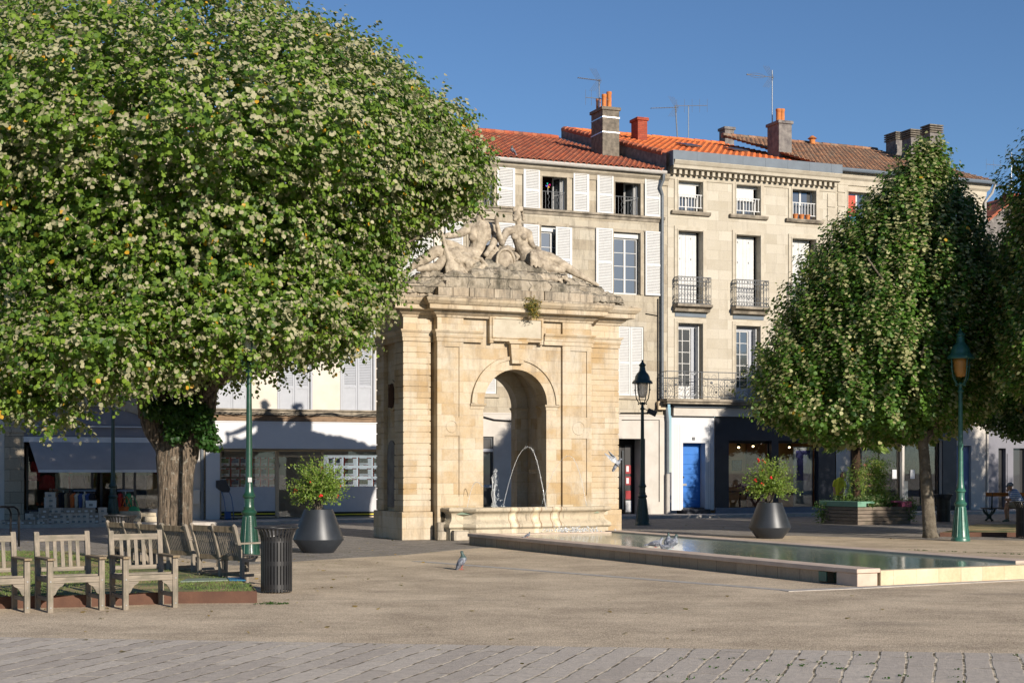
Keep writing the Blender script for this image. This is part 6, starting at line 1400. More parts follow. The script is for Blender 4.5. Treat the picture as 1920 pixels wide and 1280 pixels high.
# ================================================================= armchairs and benches
def make_chair():
    K = empty('wooden_armchair', (0, 0, 0), 0); W, D = .66, .50; hw = W / 2 - .03      # origin under the seat centre, faces -y
    m, mv = M['wood'], M['wood_v']
    for s in (-1, 1):
        mb = MB(); mb.box(s * hw - .032, s * hw + .032, -D / 2 - .03, -D / 2 + .03, 0, .60)
        mb.prism([(s * hw + .032, .60), (s * hw - .032, .60), (s * hw - .032, .60), (s * hw - .032, .42), (s * hw + .032, .42)][:3] + [(s * hw - .03, .45), (s * hw + .03, .45)], -D / 2 - .028, -D / 2 + .028); mb.build('leg', mv, K, bevel=.004)
        mb = MB(); mb.bar((s * hw, D / 2, 0), (s * hw, D / 2, .46), .06, .05, up=(0, 1, 0)); mb.bar((s * hw, D / 2, .44), (s * hw, D / 2 + .07, .90), .06, .045, up=(0, 1, 0)); mb.tube([(s * hw - .03, D / 2 + .07, .895), (s * hw + .03, D / 2 + .07, .895)], .0225, 8); mb.build('leg', mv, K, bevel=.004)
        mb = MB(); mb.box(s * hw - .045, s * hw + .045, -D / 2 - .07, D / 2 + .0, .602, .63); mb.build('armrest', M['wood_d'], K, bevel=.006)
        mb = MB(); mb.box(s * hw - .022, s * hw + .022, -D / 2 + .03, D / 2 - .03, .345, .405); mb.box(s * hw - .018, s * hw + .018, -D / 2 + .03, D / 2 - .03, .13, .175); mb.build('side_rail', m, K)
        x = s * (hw - .032); mb = MB(); q = [(x, .335), (x - s * .13, .335), (x - s * .115, .31), (x - s * .075, .29), (x - s * .045, .25), (x - s * .03, .215), (x - s * .012, .20), (x, .20)]
        mb.prism(q if s > 0 else q[::-1], -D / 2 - .012, -D / 2 + .014); mb.build('bracket', m, K)
    mb = MB(); mb.box(-hw + .03, hw - .03, -D / 2 - .018, -D / 2 + .018, .338, .405); mb.box(-hw + .03, hw - .03, D / 2 - .018, D / 2 + .018, .338, .405); mb.build('seat_rail', m, K, bevel=.004)
    mb = MB()
    for k in range(6): y = -D / 2 + .06 + k * .077; mb.box(-hw + .02, hw - .02, y - .03, y + .03, .407 - .006 * k, .427 - .006 * k)
    mb.build('seat_slats', m, K, bevel=.003)
    mb = MB(); yb = lambda z: D / 2 + .07 * (z - .44) / .46
    mb.bar((-hw, yb(.835), .835), (hw, yb(.835), .835), .03, .075, up=(0, 0, 1)); mb.build('top_rail', m, K, bevel=.004); mb = MB(); mb.bar((-hw, yb(.47), .47), (hw, yb(.47), .47), .03, .05, up=(0, 0, 1)); mb.build('lower_back_rail', m, K, bevel=.004)
    mb = MB()
    for k in range(5): x = -hw + .03 + (2 * hw - .06) * (k + 1) / 6; mb.bar((x, yb(.48), .48), (x, yb(.81), .81), .042, .014, up=(0, 1, 0))
    mb.build('back_slats', mv, K)
    mb = MB()
    for s in (-1, 1):
        for z in (.06, .36): mb.tube([(s * hw, -D / 2 - .034, z), (s * hw, -D / 2 - .028, z)], .010, 8)
    mb.build('bolts', M['chrome'], K)
    return K
def chair_at(K, uv_fl, uv_fr, yaw):
    a = gnd(*uv_fl); b = gnd(*uv_fr); c = (a + b) / 2; n = Vector((-math.sin(R(yaw)), math.cos(R(yaw)), 0)); K.location = c + n * .25; K.rotation_euler = (0, 0, R(yaw))
ch0 = make_chair(); tag(ch0, 'grey teak armchair in the middle of the front row of three', 'armchair', 'teak armchairs in a row on the gravel'); chair_at(ch0, (93, 1148), (191, 1144), 33)
c2 = copy_tree(ch0, label='grey teak armchair at the right end of the front row'); chair_at(c2, (234, 1143), (329, 1139), 32)
c3 = copy_tree(ch0, label='grey teak armchair cut by the left edge of the picture'); chair_at(c3, (-50, 1153), (50, 1149), 34)
def make_bench(W=1.02, n=20, mids=1, H=.86):
    """slatted two seater seen from behind; origin under the back legs' middle, seat towards +y"""
    K = empty('slatted_bench', (0, 0, 0), 0); hw = W / 2; m, mv = M['wood'], M['wood_v']; lean = -.14; sl = lean / (H - .40)
    ys = lambda z: sl * (z - .40)
    for s in [-1, 1] + [0] * mids:
        mb = MB(); mb.bar((s * hw, 0, 0), (s * hw, 0, .42), .05, .05, up=(0, 1, 0)); mb.build('leg', mv, K, bevel=.003)
        mb = MB(); mb.bar((s * hw, .46, 0), (s * hw, .46, .60 if s else .40), .05, .05, up=(0, 1, 0)); mb.build('leg', mv, K, bevel=.003)
        mb = MB(); mb.bar((s * hw, 0, .38), (s * hw, lean, H), .06 if s else .045, .05, up=(0, 1, 0)); mb.ball((s * hw, lean, H), .028, 8); mb.build('back_post', mv, K, bevel=.005)
        if s: mb = MB(); mb.box(s * hw - .04, s * hw + .04, -.10, .52, .60, .625); mb.build('armrest', m, K, bevel=.005)
        for za, zb_ in ((.14, .18), (.35, .40)): mb = MB(); mb.box(s * hw - .018, s * hw + .018, .02, .44, za, zb_); mb.build('side_rail', m, K)
    mb = MB(); mb.bar((-hw, ys(H - .05), H - .05), (hw, ys(H - .05), H - .05), .03, .085); mb.bar((-hw, 0, .40), (hw, 0, .40), .035, .07); mb.bar((-hw, .46, .385), (hw, .46, .385), .03, .06); mb.bar((-hw, 0, .16), (hw, 0, .16), .03, .035); mb.build('back_rail', M['wood_d'], K, bevel=.003)
    mb = MB()
    for k in range(n): x = -hw + .04 + (W - .08) * (k + .5) / n; mb.bar((x, ys(.43), .43), (x, ys(H - .08), H - .08), .015, .017, up=(0, 1, 0))
    mb.build('back_slats', M['wood_v'], K)
    mb = MB()
    for k in range(6): y = .04 + k * .078; mb.box(-hw + .01, hw - .01, y, y + .055, .405, .425)
    mb.build('seat_slats', m, K)
    return K
bn = make_bench(); tag(bn, 'grey teak two seat bench seen from behind, beside the large slatted bin', 'bench', 'slatted benches turned away from the camera')
def bench_at(K, uvl, uvr, rz=-43): a = gnd(*uvl); b = gnd(*uvr); K.location = (a + b) / 2; K.rotation_euler = (0, 0, R(rz))
L0 = bench_at(bn, (381, 1093), (447, 1100)); 
sb = make_bench(.60, 12, 0, .82); tag(sb, 'single slatted seat with dark back directly left of the two seat bench', 'bench', 'slatted benches turned away from the camera'); bench_at(sb, (318, 1083), (363, 1088))
s2 = copy_tree(sb, label='single slatted seat farther back, between the third armchair and the tree trunk'); bench_at(s2, (274, 1080), (316, 1083))
b2 = copy_tree(bn, label='two seat slatted bench with tilted back behind the third armchair'); bench_at(b2, (222, 1072), (268, 1077)); b2.scale = (.9, .95, .95)

# park bench with iron legs on the right
BR = gnd(1860, 977); PB = empty('park_bench', BR, R(6), 'park bench with varnished orange back rail and cast iron legs at the right edge', 'bench')
mb = MB(); mb.box(-.2, 1.6, -.035, .015, .80, .92); mb.build('back_rail', M['orangewood'], PB, bevel=.012)
mb = MB()
for k in range(4): mb.box(-.2, 1.6, .05 + .1 * k, .13 + .1 * k, .40, .435)
mb.build('seat', M['plank'], PB, bevel=.006)
for x in (.0, 1.35):
    mb = MB(); mb.tube([(x, -.02, .92), (x, .0, .62), (x, .02, .42)], .025, 6); mb.tube([(x, -.05, .40), (x, .5, .40)], .022, 6)
    for s in (-1, 1): mb.tube([(x - .2 * s, .22 , .39), (x - .16 * s, .22, .30), (x - .04 * s, .22, .2), (x - .03 * s, .22, .1), (x - .13 * s, .22, .02)], [.03, .04, .05, .035, .03], 6)
    mb.tube([(x, -.02, .38), (x, .12, .2), (x, .02, .0)], .024, 6); mb.tube([(x, .46, .38), (x, .32, .2), (x, .42, .0)], .024, 6); mb.build('iron_leg', M['green2'], PB, smooth=True)

# steel hoop stand at the left edge
hp = empty('bike_hoop', gnd(20, 1023), R(70), 'black steel bicycle hoop stand at the left edge', 'bicycle stand', 'pair of steel bicycle hoops'); mb = MB(); mb.tube([(.0, 0, 0), (.0, 0, .72), (-.03, 0, .80), (-.10, 0, .85), (-.9, 0, .85), (-.97, 0, .8), (-1, 0, .72), (-1, 0, 0)], .022, 8); mb.build('tube', M['black'], hp, smooth=True); hp.rotation_euler = (0, 0, R(12))
h2 = copy_tree(hp, loc=gnd(34, 1024) + Vector((0, .05, 0)), label='outer black steel bicycle hoop, second of the pair at the left edge'); h2['group'] = 'pair of steel bicycle hoops'

# ================================================================= foliage
def leaves(name, mat, parent, P, Nn, T, size, tint, loc=None, asp=.85, seed=0, fold=.25):
    """P leaf bases, Nn upper side normals, T leaf axis, size per leaf, tint (n,2)"""
    n = len(P); Nn = Nn - T * (Nn * T).sum(1, keepdims=True); Nn /= np.linalg.norm(Nn, axis=1, keepdims=True) + 1e-9; S_ = np.cross(T, Nn); sz = size[:, None]
    hw = sz * asp * .5
    v = np.empty((n, 6, 3), np.float32)
    v[:, 0] = P; v[:, 1] = P + T * sz * .28 + S_ * hw - Nn * hw * fold; v[:, 2] = P + T * sz * .68 + S_ * hw * .86 - Nn * hw * fold * 1.1
    v[:, 3] = P + T * sz - Nn * sz * .10; v[:, 4] = P + T * sz * .68 - S_ * hw * .86 - Nn * hw * fold * 1.1; v[:, 5] = P + T * sz * .28 - S_ * hw - Nn * hw * fold
    me = bpy.data.meshes.new(name); me.vertices.add(n * 6); me.vertices.foreach_set('co', v.reshape(-1))
    base = np.arange(n, dtype=np.int32)[:, None] * 6; f = np.concatenate([base + np.array([0, 1, 2, 3]), base + np.array([0, 3, 4, 5])], 1).reshape(-1)
    me.loops.add(n * 8); me.loops.foreach_set('vertex_index', f.astype(np.int32)); me.polygons.add(n * 2)
    me.polygons.foreach_set('loop_start', np.arange(0, n * 8, 4, dtype=np.int32)); me.polygons.foreach_set('loop_total', np.full(n * 2, 4, np.int32)); me.update(calc_edges=True)
    at = me.attributes.new('tint', 'FLOAT_COLOR', 'POINT'); c = np.ones((n, 6, 4), np.float32); c[:, :, 0] = tint[:, 0:1]; c[:, :, 1] = tint[:, 1:2]; c[:, :, 2] = 0; at.data.foreach_set('color', c.reshape(-1))
    me.materials.append(mat); o = bpy.data.objects.new(name, me); COL.objects.link(o); o.parent = parent
    return o
def unit(a): return a / (np.linalg.norm(a, axis=1, keepdims=True) + 1e-9)
def wob(P, f, s): 
    r = np.random.RandomState(s); o = 0
    for k in range(5): d = r.normal(size=3); d /= np.linalg.norm(d); o = o + np.sin(P @ d * f * (1 + .5 * k) + r.uniform(0, 6)) / (1 + .4 * k)
    return o / 3
def sprays(rng, P, O, nl, step, size, mode, flip):
    """shoots at P with outward direction O; returns leaf arrays"""
    n = len(P); up = np.array([0, 0, 1.0])
    if mode == 'droop': D = unit(O * np.array([1, 1, .25]) + rng.normal(size=(n, 3)) * .45 + np.array([0, 0, -.05]))
    else: D = unit(O * .75 + up * .95 + rng.normal(size=(n, 3)) * .28)
    k = np.arange(nl); pos = P[:, None] + D[:, None] * (k[None, :, None] * step) + rng.normal(size=(n, nl, 3)) * step * .25
    if mode == 'droop': pos[:, :, 2] -= (k * step)[None] ** 2 * .35
    side = unit(np.cross(D, up)); alt = np.where(k % 2 == 0, 1.0, -1.0)
    if mode == 'droop': T = side[:, None] * alt[None, :, None] * .75 + D[:, None] * .35 + np.array([0, 0, -.75]) + rng.normal(size=(n, nl, 3)) * .35
    else:
        ang = k[None, :] * 2.4 + rng.uniform(0, 6, (n, 1)); s2_ = np.cross(D, side); T = side[:, None] * np.cos(ang)[..., None] + s2_[:, None] * np.sin(ang)[..., None] + np.array([0, 0, -.25]) + rng.normal(size=(n, nl, 3)) * .25
    Nn = (O[:, None] * 1.0 + up * .55 + rng.normal(size=(n, nl, 3)) * .45); fs = rng.uniform(size=n) < flip; fl = (rng.uniform(size=(n, nl)) < np.where(fs, .78, .08)[:, None]); Nn = np.where(fl[..., None], -Nn, Nn)
    t0 = np.clip(rng.normal(.5, .22, (n, nl)) + rng.normal(0, .24, (n, 1)), 0, 1); w_ = np.where(rng.uniform(size=(n, 1)) < .025, rng.uniform(.9, 1, (n, nl)), rng.uniform(0, .985, (n, nl)))
    sz = size * rng.uniform(.65, 1.2, (n, nl)) * (1 - .3 * k / nl)[None]
    return [a.reshape(-1, a.shape[-1]) for a in (pos, Nn, unit(T.reshape(-1, 3)))] + [sz.reshape(-1), np.stack([t0.reshape(-1), w_.reshape(-1)], 1)]
def crown_ell(rng, C, Rr, n, inner=.5, lump=.10, f=1.3, seed=1, zcut=None):
    O = unit(rng.normal(size=(n, 3))); rad = 1 - (1 - inner) * rng.uniform(0, 1, n) ** 1.8; P0 = O * Rr
    sh = 1 + lump * wob(P0, f, seed) + .06 * wob(P0, f * 4, seed + 5); P = O * Rr * (rad * sh)[:, None]
    keep = (wob(P, 2.2, seed + 9) + .58 > rad * .25 * rng.uniform(0, 1, n))
    return P[keep] + C, unit(O / Rr)[keep]
def tree(name, pos, label, group=None): return empty(name, pos, 0, label, 'tree', group)
def limb(mb, pts, r): mb.tube(pts, r, 10)
# ---- big silver linden on the left
rng = np.random.RandomState(4)
tp = gnd(326, 1030); T1 = tree('linden_tree', tp, 'huge round silver linden with furrowed trunk filling the left of the picture', 'lindens of the square')
def w1(u, v, dy=0): a = (u - 960) / FPX; Y = tp.y + dy; return np.array([a * Y - tp.x, dy, EYE + (HOR - v) / FPX * Y])
C1 = w1(298, 358); R1 = np.array([6.5, 6.2, 3.8])
P_, O_ = crown_ell(rng, C1, R1, 30000, .45, .07, 1.3, 3)
vz = np.array([w1(300, v)[2] for v in (760, 740, 670, 600, 500, 440, 400, 340)]); vr = np.array([1.2, 3.2, 3.8, 4.2, 4.6, 4.95, 5.6, 6.7])
el = R1[0] * np.sqrt(np.clip(1 - ((P_[:, 2] - C1[2]) / R1[2]) ** 2, .02, 1)); tg = np.interp(P_[:, 2], vz, vr); P_[:, :2] *= np.where(P_[:, 2] < vz[-1], np.minimum(1, tg / np.maximum(el, .5)), 1)[:, None]
# flatter underside with hanging limbs, more volume towards the lower left
extra = []
for (u, v, dy, rx, rz, m_) in ((50, 660, -2.5, 1.9, 1.0, 900), (180, 640, -3.5, 1.6, .85, 700), (330, 605, -3, 1.7, .75, 800), (460, 580, -2.5, 1.6, .75, 700), (580, 560, -1.5, 1.2, .7, 600), (680, 500, -.5, .75, .9, 420), (650, 575, -.5, .5, .5, 170), (790, 345, -.5, 1.1, .36, 420), (845, 300, 0, .7, .75, 450), (785, 408, -.6, .5, .08, 40), (862, 368, -.5, .3, .12, 50), (720, 425, -.5, .4, .3, 120), (620, 625, -1.2, .7, .28, 170), (45, 740, -2.8, .55, .3, 130), (122, 775, -2.8, .28, .18, 40), (0, 710, -3, .7, .6, 250), (220, 715, -2.6, .6, .3, 140), (330, 690, -2.8, .6, .22, 110), (450, 655, -2.8, .5, .2, 100), (800, 240, .5, .8, .8, 350), (690, 165, .5, .9, .6, 350), (570, 95, .5, 1.0, .5, 350), (60, 60, 0, 1.8, 1.1, 500)):
    p, o_ = crown_ell(rng, w1(u, v, dy), np.array([rx, max(rx, rz) * .9, rz]), m_, .3, .15, 2.5, int(u)); extra.append((p, o_))
P_ = np.concatenate([P_] + [e[0] for e in extra]); O_ = np.concatenate([O_] + [e[1] for e in extra])
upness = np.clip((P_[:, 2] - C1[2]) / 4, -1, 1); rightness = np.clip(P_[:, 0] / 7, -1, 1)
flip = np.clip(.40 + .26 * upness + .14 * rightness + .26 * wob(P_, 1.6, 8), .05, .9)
back = (P_[:, 1] > 1.5) & (rng.uniform(size=len(P_)) < .45); P_, O_, flip = P_[~back], O_[~back], flip[~back]
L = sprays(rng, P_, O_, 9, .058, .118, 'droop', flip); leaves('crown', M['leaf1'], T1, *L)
mb = MB(); tr = lambda u, v, dy=0: tuple(w1(u, v, dy))
n_ = 22; prof = [(0, .46, (0, 0)), (.12, .40, (0, 0)), (.4, .36, (0, 0)), (1.0, .345, (.02, 0)), (1.5, .36, (.03, 0)), (1.9, .40, (.05, 0)), (2.2, .36, (.08, 0)), (2.45, .2, (.1, 0))]
b = 0
for z, r, (ox, oy) in prof:
    for k in range(n_ * 2): a = math.pi * k / n_; rr = r * (1 + .05 * math.sin(5 * a + z) + .02 * math.sin(17 * a + 2 * z)); mb.v.append((ox + rr * math.cos(a), oy + rr * math.sin(a), z))
m_ = n_ * 2
for i in range(len(prof) - 1):
    for k in range(m_): mb.f.append((i * m_ + k, i * m_ + (k + 1) % m_, (i + 1) * m_ + (k + 1) % m_, (i + 1) * m_ + k))
mb.f.append(tuple((len(prof) - 1) * m_ + k for k in range(m_)))
tk = mb.build('trunk', M['bark'], T1, smooth=True)
def bough(P0, r0, P1, r1, bend=.3, n=7):
    P0 = Vector(P0); P1 = Vector(P1); out = []; rs = []
    for i in range(n): t = i / (n - 1); p = P0.lerp(P1, t); p.z += bend * math.sin(math.pi * t); p.x += .06 * math.sin(7 * t + P1.x); out.append(p); rs.append(r0 + (r1 - r0) * t ** .8)
    mb = MB(); mb.tube(out, rs, 10); return mb
bough((-.05, -.05, 1.75), .27, tr(280, 772), .20, 0).build('limb', M['bark'], T1, smooth=True); bough(tr(282, 780), .2, tr(210, 600, -1), .08).build('limb', M['bark'], T1, smooth=True)
bough((.15, 0, 1.75), .24, tr(388, 765), .15, 0).build('limb', M['bark'], T1, smooth=True); bough(tr(386, 772), .15, tr(420, 600, -.5), .08).build('limb', M['bark'], T1, smooth=True); bough((.05, .1, 1.9), .22, (.2, .5, 6), .1).build('limb', M['bark'], T1, smooth=True)
for (u, v, dy) in ((120, 560, -2), (560, 520, -1), (700, 420, 0), (300, 300, -1), (500, 300, 1), (60, 350, 0), (620, 640, -1.5), (820, 430, -.5)): bough((.1, 0, 2.6), .13, tr(u, v, dy), .02, .5, 9).build('limb', M['bark'], T1, smooth=True)
iv = []; ir = np.random.RandomState(2)
for (u, v, dy, rx, rz, m_) in ((345, 775, -.45, .42, .32, 420), (385, 800, -.35, .16, .42, 200), (300, 765, -.4, .3, .18, 160), (400, 830, -.2, .1, .16, 60), (330, 812, -.45, .18, .14, 90)):
    p, o_ = crown_ell(ir, w1(u, v, dy), np.array([rx, .28, rz]), m_, .55, .1, 3, 2); iv.append((p, o_))
ip = np.concatenate([e[0] for e in iv]); io = np.concatenate([e[1] for e in iv]); L = sprays(ir, ip, io, 3, .05, .095, 'droop', np.full(len(ip), .1)); leaves('ivy', M['ivy'], T1, *L, asp=1.0)

# ---- conical lindens
def cone_tree(seed, nsh, prof, mat, shape=(1, 1), shift=(0, 0), size=.12):
    """prof: list of (z, radius)"""
    rng = np.random.RandomState(seed); z = np.array([p[0] for p in prof]); r = np.array([p[1] for p in prof]); zz = rng.uniform(z.min(), z.max(), nsh * 2); rr = np.interp(zz, z, r); ok = rng.uniform(0, r.max(), nsh * 2) < rr + .15; zz = zz[ok][:nsh]; rr = rr[ok][:nsh]; n = len(zz)
    a = rng.uniform(0, 2 * math.pi, n); fr_ = 1 - .62 * rng.uniform(0, 1, n) ** 1.7; base = np.stack([np.cos(a) * rr, np.sin(a) * rr, zz], 1)
    lump = 1 + .15 * wob(base, 2.0, seed) + .15 * wob(base, 6, seed + 3); P = np.stack([np.cos(a) * rr * fr_ * lump * shape[0], np.sin(a) * rr * fr_ * lump * shape[1], zz + .12 * wob(base, 6, seed + 7)], 1)
    t = (zz - z.min()) / (z.max() - z.min()); P[:, 0] += shift[0] * (1 - t) ; P[:, 1] += shift[1] * (1 - t)
    O = unit(np.stack([np.cos(a), np.sin(a), .35 + .5 * t - .7 * (t < .12)], 1)); flip = np.clip(.20 + .38 * t + .2 * wob(P, 2.2, seed + 1), .03, .8)
    keep = wob(P, 2.4, seed + 4) > -.62 + .18 * rng.normal(size=n); P, O, flip = P[keep], O[keep], flip[keep]
    return sprays(rng, P, O, 13, .05, size, 'up', flip)
pT = [(2.2, 1.2), (2.5, 2.1), (2.9, 2.75), (3.4, 2.9), (4.2, 2.8), (5.2, 2.6), (6.3, 2.2), (7.1, 1.75), (7.8, 1.25), (8.4, .7), (8.9, .3), (9.2, .06)]
t2 = gnd(1745, 1008); T2 = tree('linden_tree', t2, 'cone shaped linden with pale leaf undersides behind the pool, left of the amber lamp', 'lindens of the square')
leaves('crown', M['leaf2'], T2, *cone_tree(12, 9500, pT, M['leaf2'], (1, .78), (-1.35, .9)))
mb = MB(); mb.tube([(0, 0, 0), (-.02, 0, .15), (-.08, 0, 1.0), (-.16, 0, 2.0), (-.25, 0, 3.0), (-.3, 0, 5.5), (-.2, 0, 8)], [.21, .165, .145, .125, .12, .08, .02], 14); tk2 = mb.build('trunk', M['bark2'], T2, smooth=True)
for k in range(9): a = k * 2.4; bough((-.2, 0, 2.4 + .25 * k), .06, (-.9 + 2.2 * math.cos(a), 2.0 * math.sin(a), 3.6 + .42 * k), .015, .2).build('limb', M['bark2'], T2, smooth=True)
bough((-.15, 0, 2.3), .05, (.55, -.3, 3.6), .03, .0).build('limb', M['bark2'], T2, smooth=True)
def other(seed, x, y, label, n, s=1.0, mat='leaf3', prof=None, shift=(0, 0)):
    T = tree('linden_tree', (x, y, 0), label, 'lindens of the square'); prof = prof or [(z * s, r * s) for z, r in pT]
    leaves('crown', M[mat], T, *cone_tree(seed, n, prof, M[mat], (1, 1), shift)); mb = MB(); mb.tube([(0, 0, 0), (0, 0, .15), (.03, 0, 2.5 * s), (0, .03, 5.5 * s), (0, 0, 8 * s)], [.23, .18, .14, .08, .02], 12); mb.build('trunk', M['bark2'], T, smooth=True)
    for k in range(6): a = k * 2.4 + seed; bough((0, 0, 2.3 * s + .3 * k), .06, (2 * math.cos(a), 2 * math.sin(a), 3.8 * s + .5 * k), .015, .2).build('limb', M['bark2'], T, smooth=True)
    return T
other(31, 15.7, 43.5, 'darker linden half hidden behind the cone shaped one', 8000, 1.0, 'leaf3', [(2.5, 1.2), (3, 2.0), (4, 2.4), (5.5, 2.2), (7, 1.8), (8.2, 1.2), (9.2, .2)])
other(33, 13.9, 33.5, 'sunlit linden cut by the right edge of the picture', 10500, 1.05, 'leaf2', [(2.7, 1.3), (3.2, 2.3), (4, 2.7), (5.5, 2.8), (7, 2.5), (8.4, 2.3), (9.3, 1.6), (10.2, .4)])
for i, (x, y) in enumerate(((21.0, 41.5), (25.5, 44.0), (21.5, 34.0))): far = other(51 + i, x, y, ('linden standing beyond the right edge, nearest to the houses', 'linden farthest to the right beyond the picture', 'linden beyond the right edge, nearest to the pool')[i], 4200, 1.0, 'leaf3')
# the rows of lindens across the square, which the windows mirror
for i in range(12):
    t = i / 11; o = copy_tree(far, loc=Vector((24 + 46 * t + (i % 2) * 4, -38 + 56 * t - (i % 2) * 5, 0)), rz=i * 1.3, label='tall linden of the far rows across the square, out of the picture', group='lindens across the square'); o.scale = (1.5, 1.5, 1.35)

# ================================================================= planter pots with flowering shrubs
def make_pot(pos, label, slabel, seed):
    K = empty('planter_pot', pos, 0, label, 'planter', 'dark conical planters')
    mb = MB(); mb.lathe([(.30, 0), (.33, .03), (.505, .26), (.505, .275), (.285, .86), (.27, .86), (.27, .80)], 40); mb.build('body', M['pot'], K, smooth='auto')
    mb = MB(); mb.lathe([(.001, .79), (.27, .80)], 24, cap=False); mb.build('soil', M['dark'], K)
    S_ = empty('flowering_shrub', pos + Vector((0, 0, .8)), 0, slabel, 'shrub', 'red flowering shrubs in planters')
    rng = np.random.RandomState(seed); n = 620; d = unit(rng.normal(size=(n, 3)) + np.array([0, 0, .25])); d = d[d[:, 2] > -.55]; n = len(d); ln = rng.uniform(.35, .78, n) * (1 + .18 * wob(d * 2, 3, seed)) * (1 - .25 * (d[:, 2] < -.2)); c0 = np.array([0, 0, .42])
    P = []; T = []; Nn = []; sz = []; mb = MB()
    for i in range(n):
        e = c0 + d[i] * ln[i]; s = c0 + d[i] * ln[i] * .25 
        if i % 7 == 0: mb.tube([(d[i][0] * .03, d[i][1] * .03, 0), tuple(s), tuple(e)], [.012, .008, .003], 4, cap=False)
        m_ = 14; t = np.linspace(.25, 1, m_)[:, None]; p = c0 + d[i] * ln[i] * t; td = unit(d[i] * .55 + rng.normal(size=(m_, 3)) * .65); P.append(p); T.append(td); Nn.append(rng.normal(size=(m_, 3)) * .6 + np.array([.3, -.4, .6])); sz.append(rng.uniform(.035, .065, m_))
    P, T, Nn, sz = np.concatenate(P), np.concatenate(T), np.concatenate(Nn), np.concatenate(sz); tint = np.stack([np.clip(rng.normal(.5, .28, len(P)), 0, 1), rng.uniform(0, .9, len(P))], 1)
    leaves('foliage', M['shrub'], S_, P, Nn, T, sz, tint, asp=.42); mb.build('stems', M['bark2'], S_)
    for k in range(9):
        i = rng.randint(n); e = c0 + d[i] * ln[i] * 1.02; mb = MB()
        for j in range(4): mb.ball(tuple(e + rng.normal(size=3) * .018), .022, 6)
        mb.build('flower', M['red'], S_, smooth=True)
    return K
random.seed(8)
make_pot(gnd(593, 1037) + Vector((0, .33, 0)), 'dark conical planter between the litter bin and the fountain', 'bushy shrub with a few red flowers in front of the estate agent', 5)
make_pot(gnd(1448, 1010) + Vector((0, .33, 0)), 'dark conical planter beyond the pool, left of the right tree', 'wider shrub with red flowers in front of the navy shop', 6)

# ================================================================= timber planter
wc = gnd(1608.5, 984); TP = empty('timber_planter', wc, R(29), 'large timber plank planter with green and pink seat corners under the tree', 'planter')
LX, LY, HZ = 2.05, 1.6, .54
mb = MB(); nb = 5; h = HZ / nb
for k in range(nb): mb.box(0, LX, 0, .05, k * h + .006, (k + 1) * h - .008); mb.box(0, .05, .052, LY, k * h + .006, (k + 1) * h - .008); mb.box(0, LX, LY, LY + .05, k * h, (k + 1) * h - .01); mb.box(LX, LX + .05, 0, LY, k * h, (k + 1) * h - .01)
mb.build('plank_box', M['plank'], TP, bevel=.006)
mint = m_plain('mint_green_paint', (.15, .31, .225), .6, vs=4); pink = m_plain('pink_paint', (.52, .12, .22), .6)
mb = MB(); mb.box(-.04, .30, -.04, LY + .1, HZ, HZ + .16); mb.box(.30, .62, -.04, .3, HZ + .10, HZ + .16); mb.build('green_seat', mint, TP, bevel=.008)
mb = MB(); mb.box(LX - .35, LX + .08, -.04, .35, HZ - .02, HZ + .15); mb.box(LX - .65, LX - .35, -.04, .3, HZ + .12, HZ + .17); mb.build('pink_seat', pink, TP, bevel=.008)
def cloudplant(parent, name, mat, boxes, n, sz, seed, mode='droop', asp=.5, nl=5):
    rng = np.random.RandomState(seed); PP = []
    for (x0, x1, y0, y1, z0, z1, wt) in boxes: m_ = int(n * wt); PP.append(np.stack([rng.uniform(x0, x1, m_), rng.uniform(y0, y1, m_), z0 + (z1 - z0) * rng.uniform(0, 1, m_) ** .7], 1))
    P = np.concatenate(PP); O = unit(rng.normal(size=P.shape) + np.array([0, 0, .8])); L = sprays(rng, P, O, nl, sz * .6, sz, mode, np.full(len(P), .2)); return leaves(name, mat, parent, *L, asp=asp)
gp = empty('ground_cover', TP.matrix_world @ Vector((0, 0, 0)), 0); gp.location = wc; gp.rotation_euler = (0, 0, R(29)); tag(gp, 'low dark trailing plants spilling over the timber planter', 'plants')
cloudplant(gp, 'foliage', M['leaf3'], [(.3, LX - .1, .05, LY, HZ, HZ + .30, 1), (LX - .1, LX + .3, -.05, .6, .1, HZ + .2, .22), (-.12, .0, LY - .3, LY + .2, .0, HZ + .1, .06), (.35, .8, .05, .4, HZ + .05, HZ + .2, .15)], 1500, .07, 3)
rd = empty('bamboo_clump', wc, R(29), 'bright green feathery bamboo clump growing in the timber planter', 'bamboo')
def blades(parent, name, mat, spots, n, hmin, hmax, sp, seed, bw=.02, lean=.5):
    rng = np.random.RandomState(seed); mb = MB()
    for i in range(n):
        x, y = spots[i % len(spots)]; x += rng.normal(0, sp); y += rng.normal(0, sp); h_ = rng.uniform(hmin, hmax); a = rng.uniform(0, 6.28); l = rng.uniform(.1, lean) * h_; dx, dy = math.cos(a), math.sin(a); pv_ = None
        for k in range(6):
            t = k / 5; p = (x + dx * l * t * t, y + dy * l * t * t, HZ + h_ * (t - .18 * t * t)); w_ = bw * (1 - t) + .002; q = ((p[0] - dy * w_, p[1] + dx * w_, p[2]), (p[0] + dy * w_, p[1] - dx * w_, p[2]))
            if pv_: mb.face(pv_[0], pv_[1], q[1], q[0])
            pv_ = q
    return mb.build(name, mat, parent)
M['blade'] = m_plain('grass_blade', (.28, .38, .08), .6, vs=20, c2=(.08, .16, .03))
blades(rd, 'stems', M['blade'], [(.75, .7), (1.25, .7), (.5, .9)], 60, .9, 1.5, .12, 4, .006, .25); cloudplant(rd, 'foliage', M['reed'], [(.45, .95, .5, 1.1, HZ + .2, HZ + 1.25, .5), (1.15, 1.6, .4, 1.0, HZ + .2, HZ + 1.45, .8)], 700, .09, 9, asp=.25, nl=6)
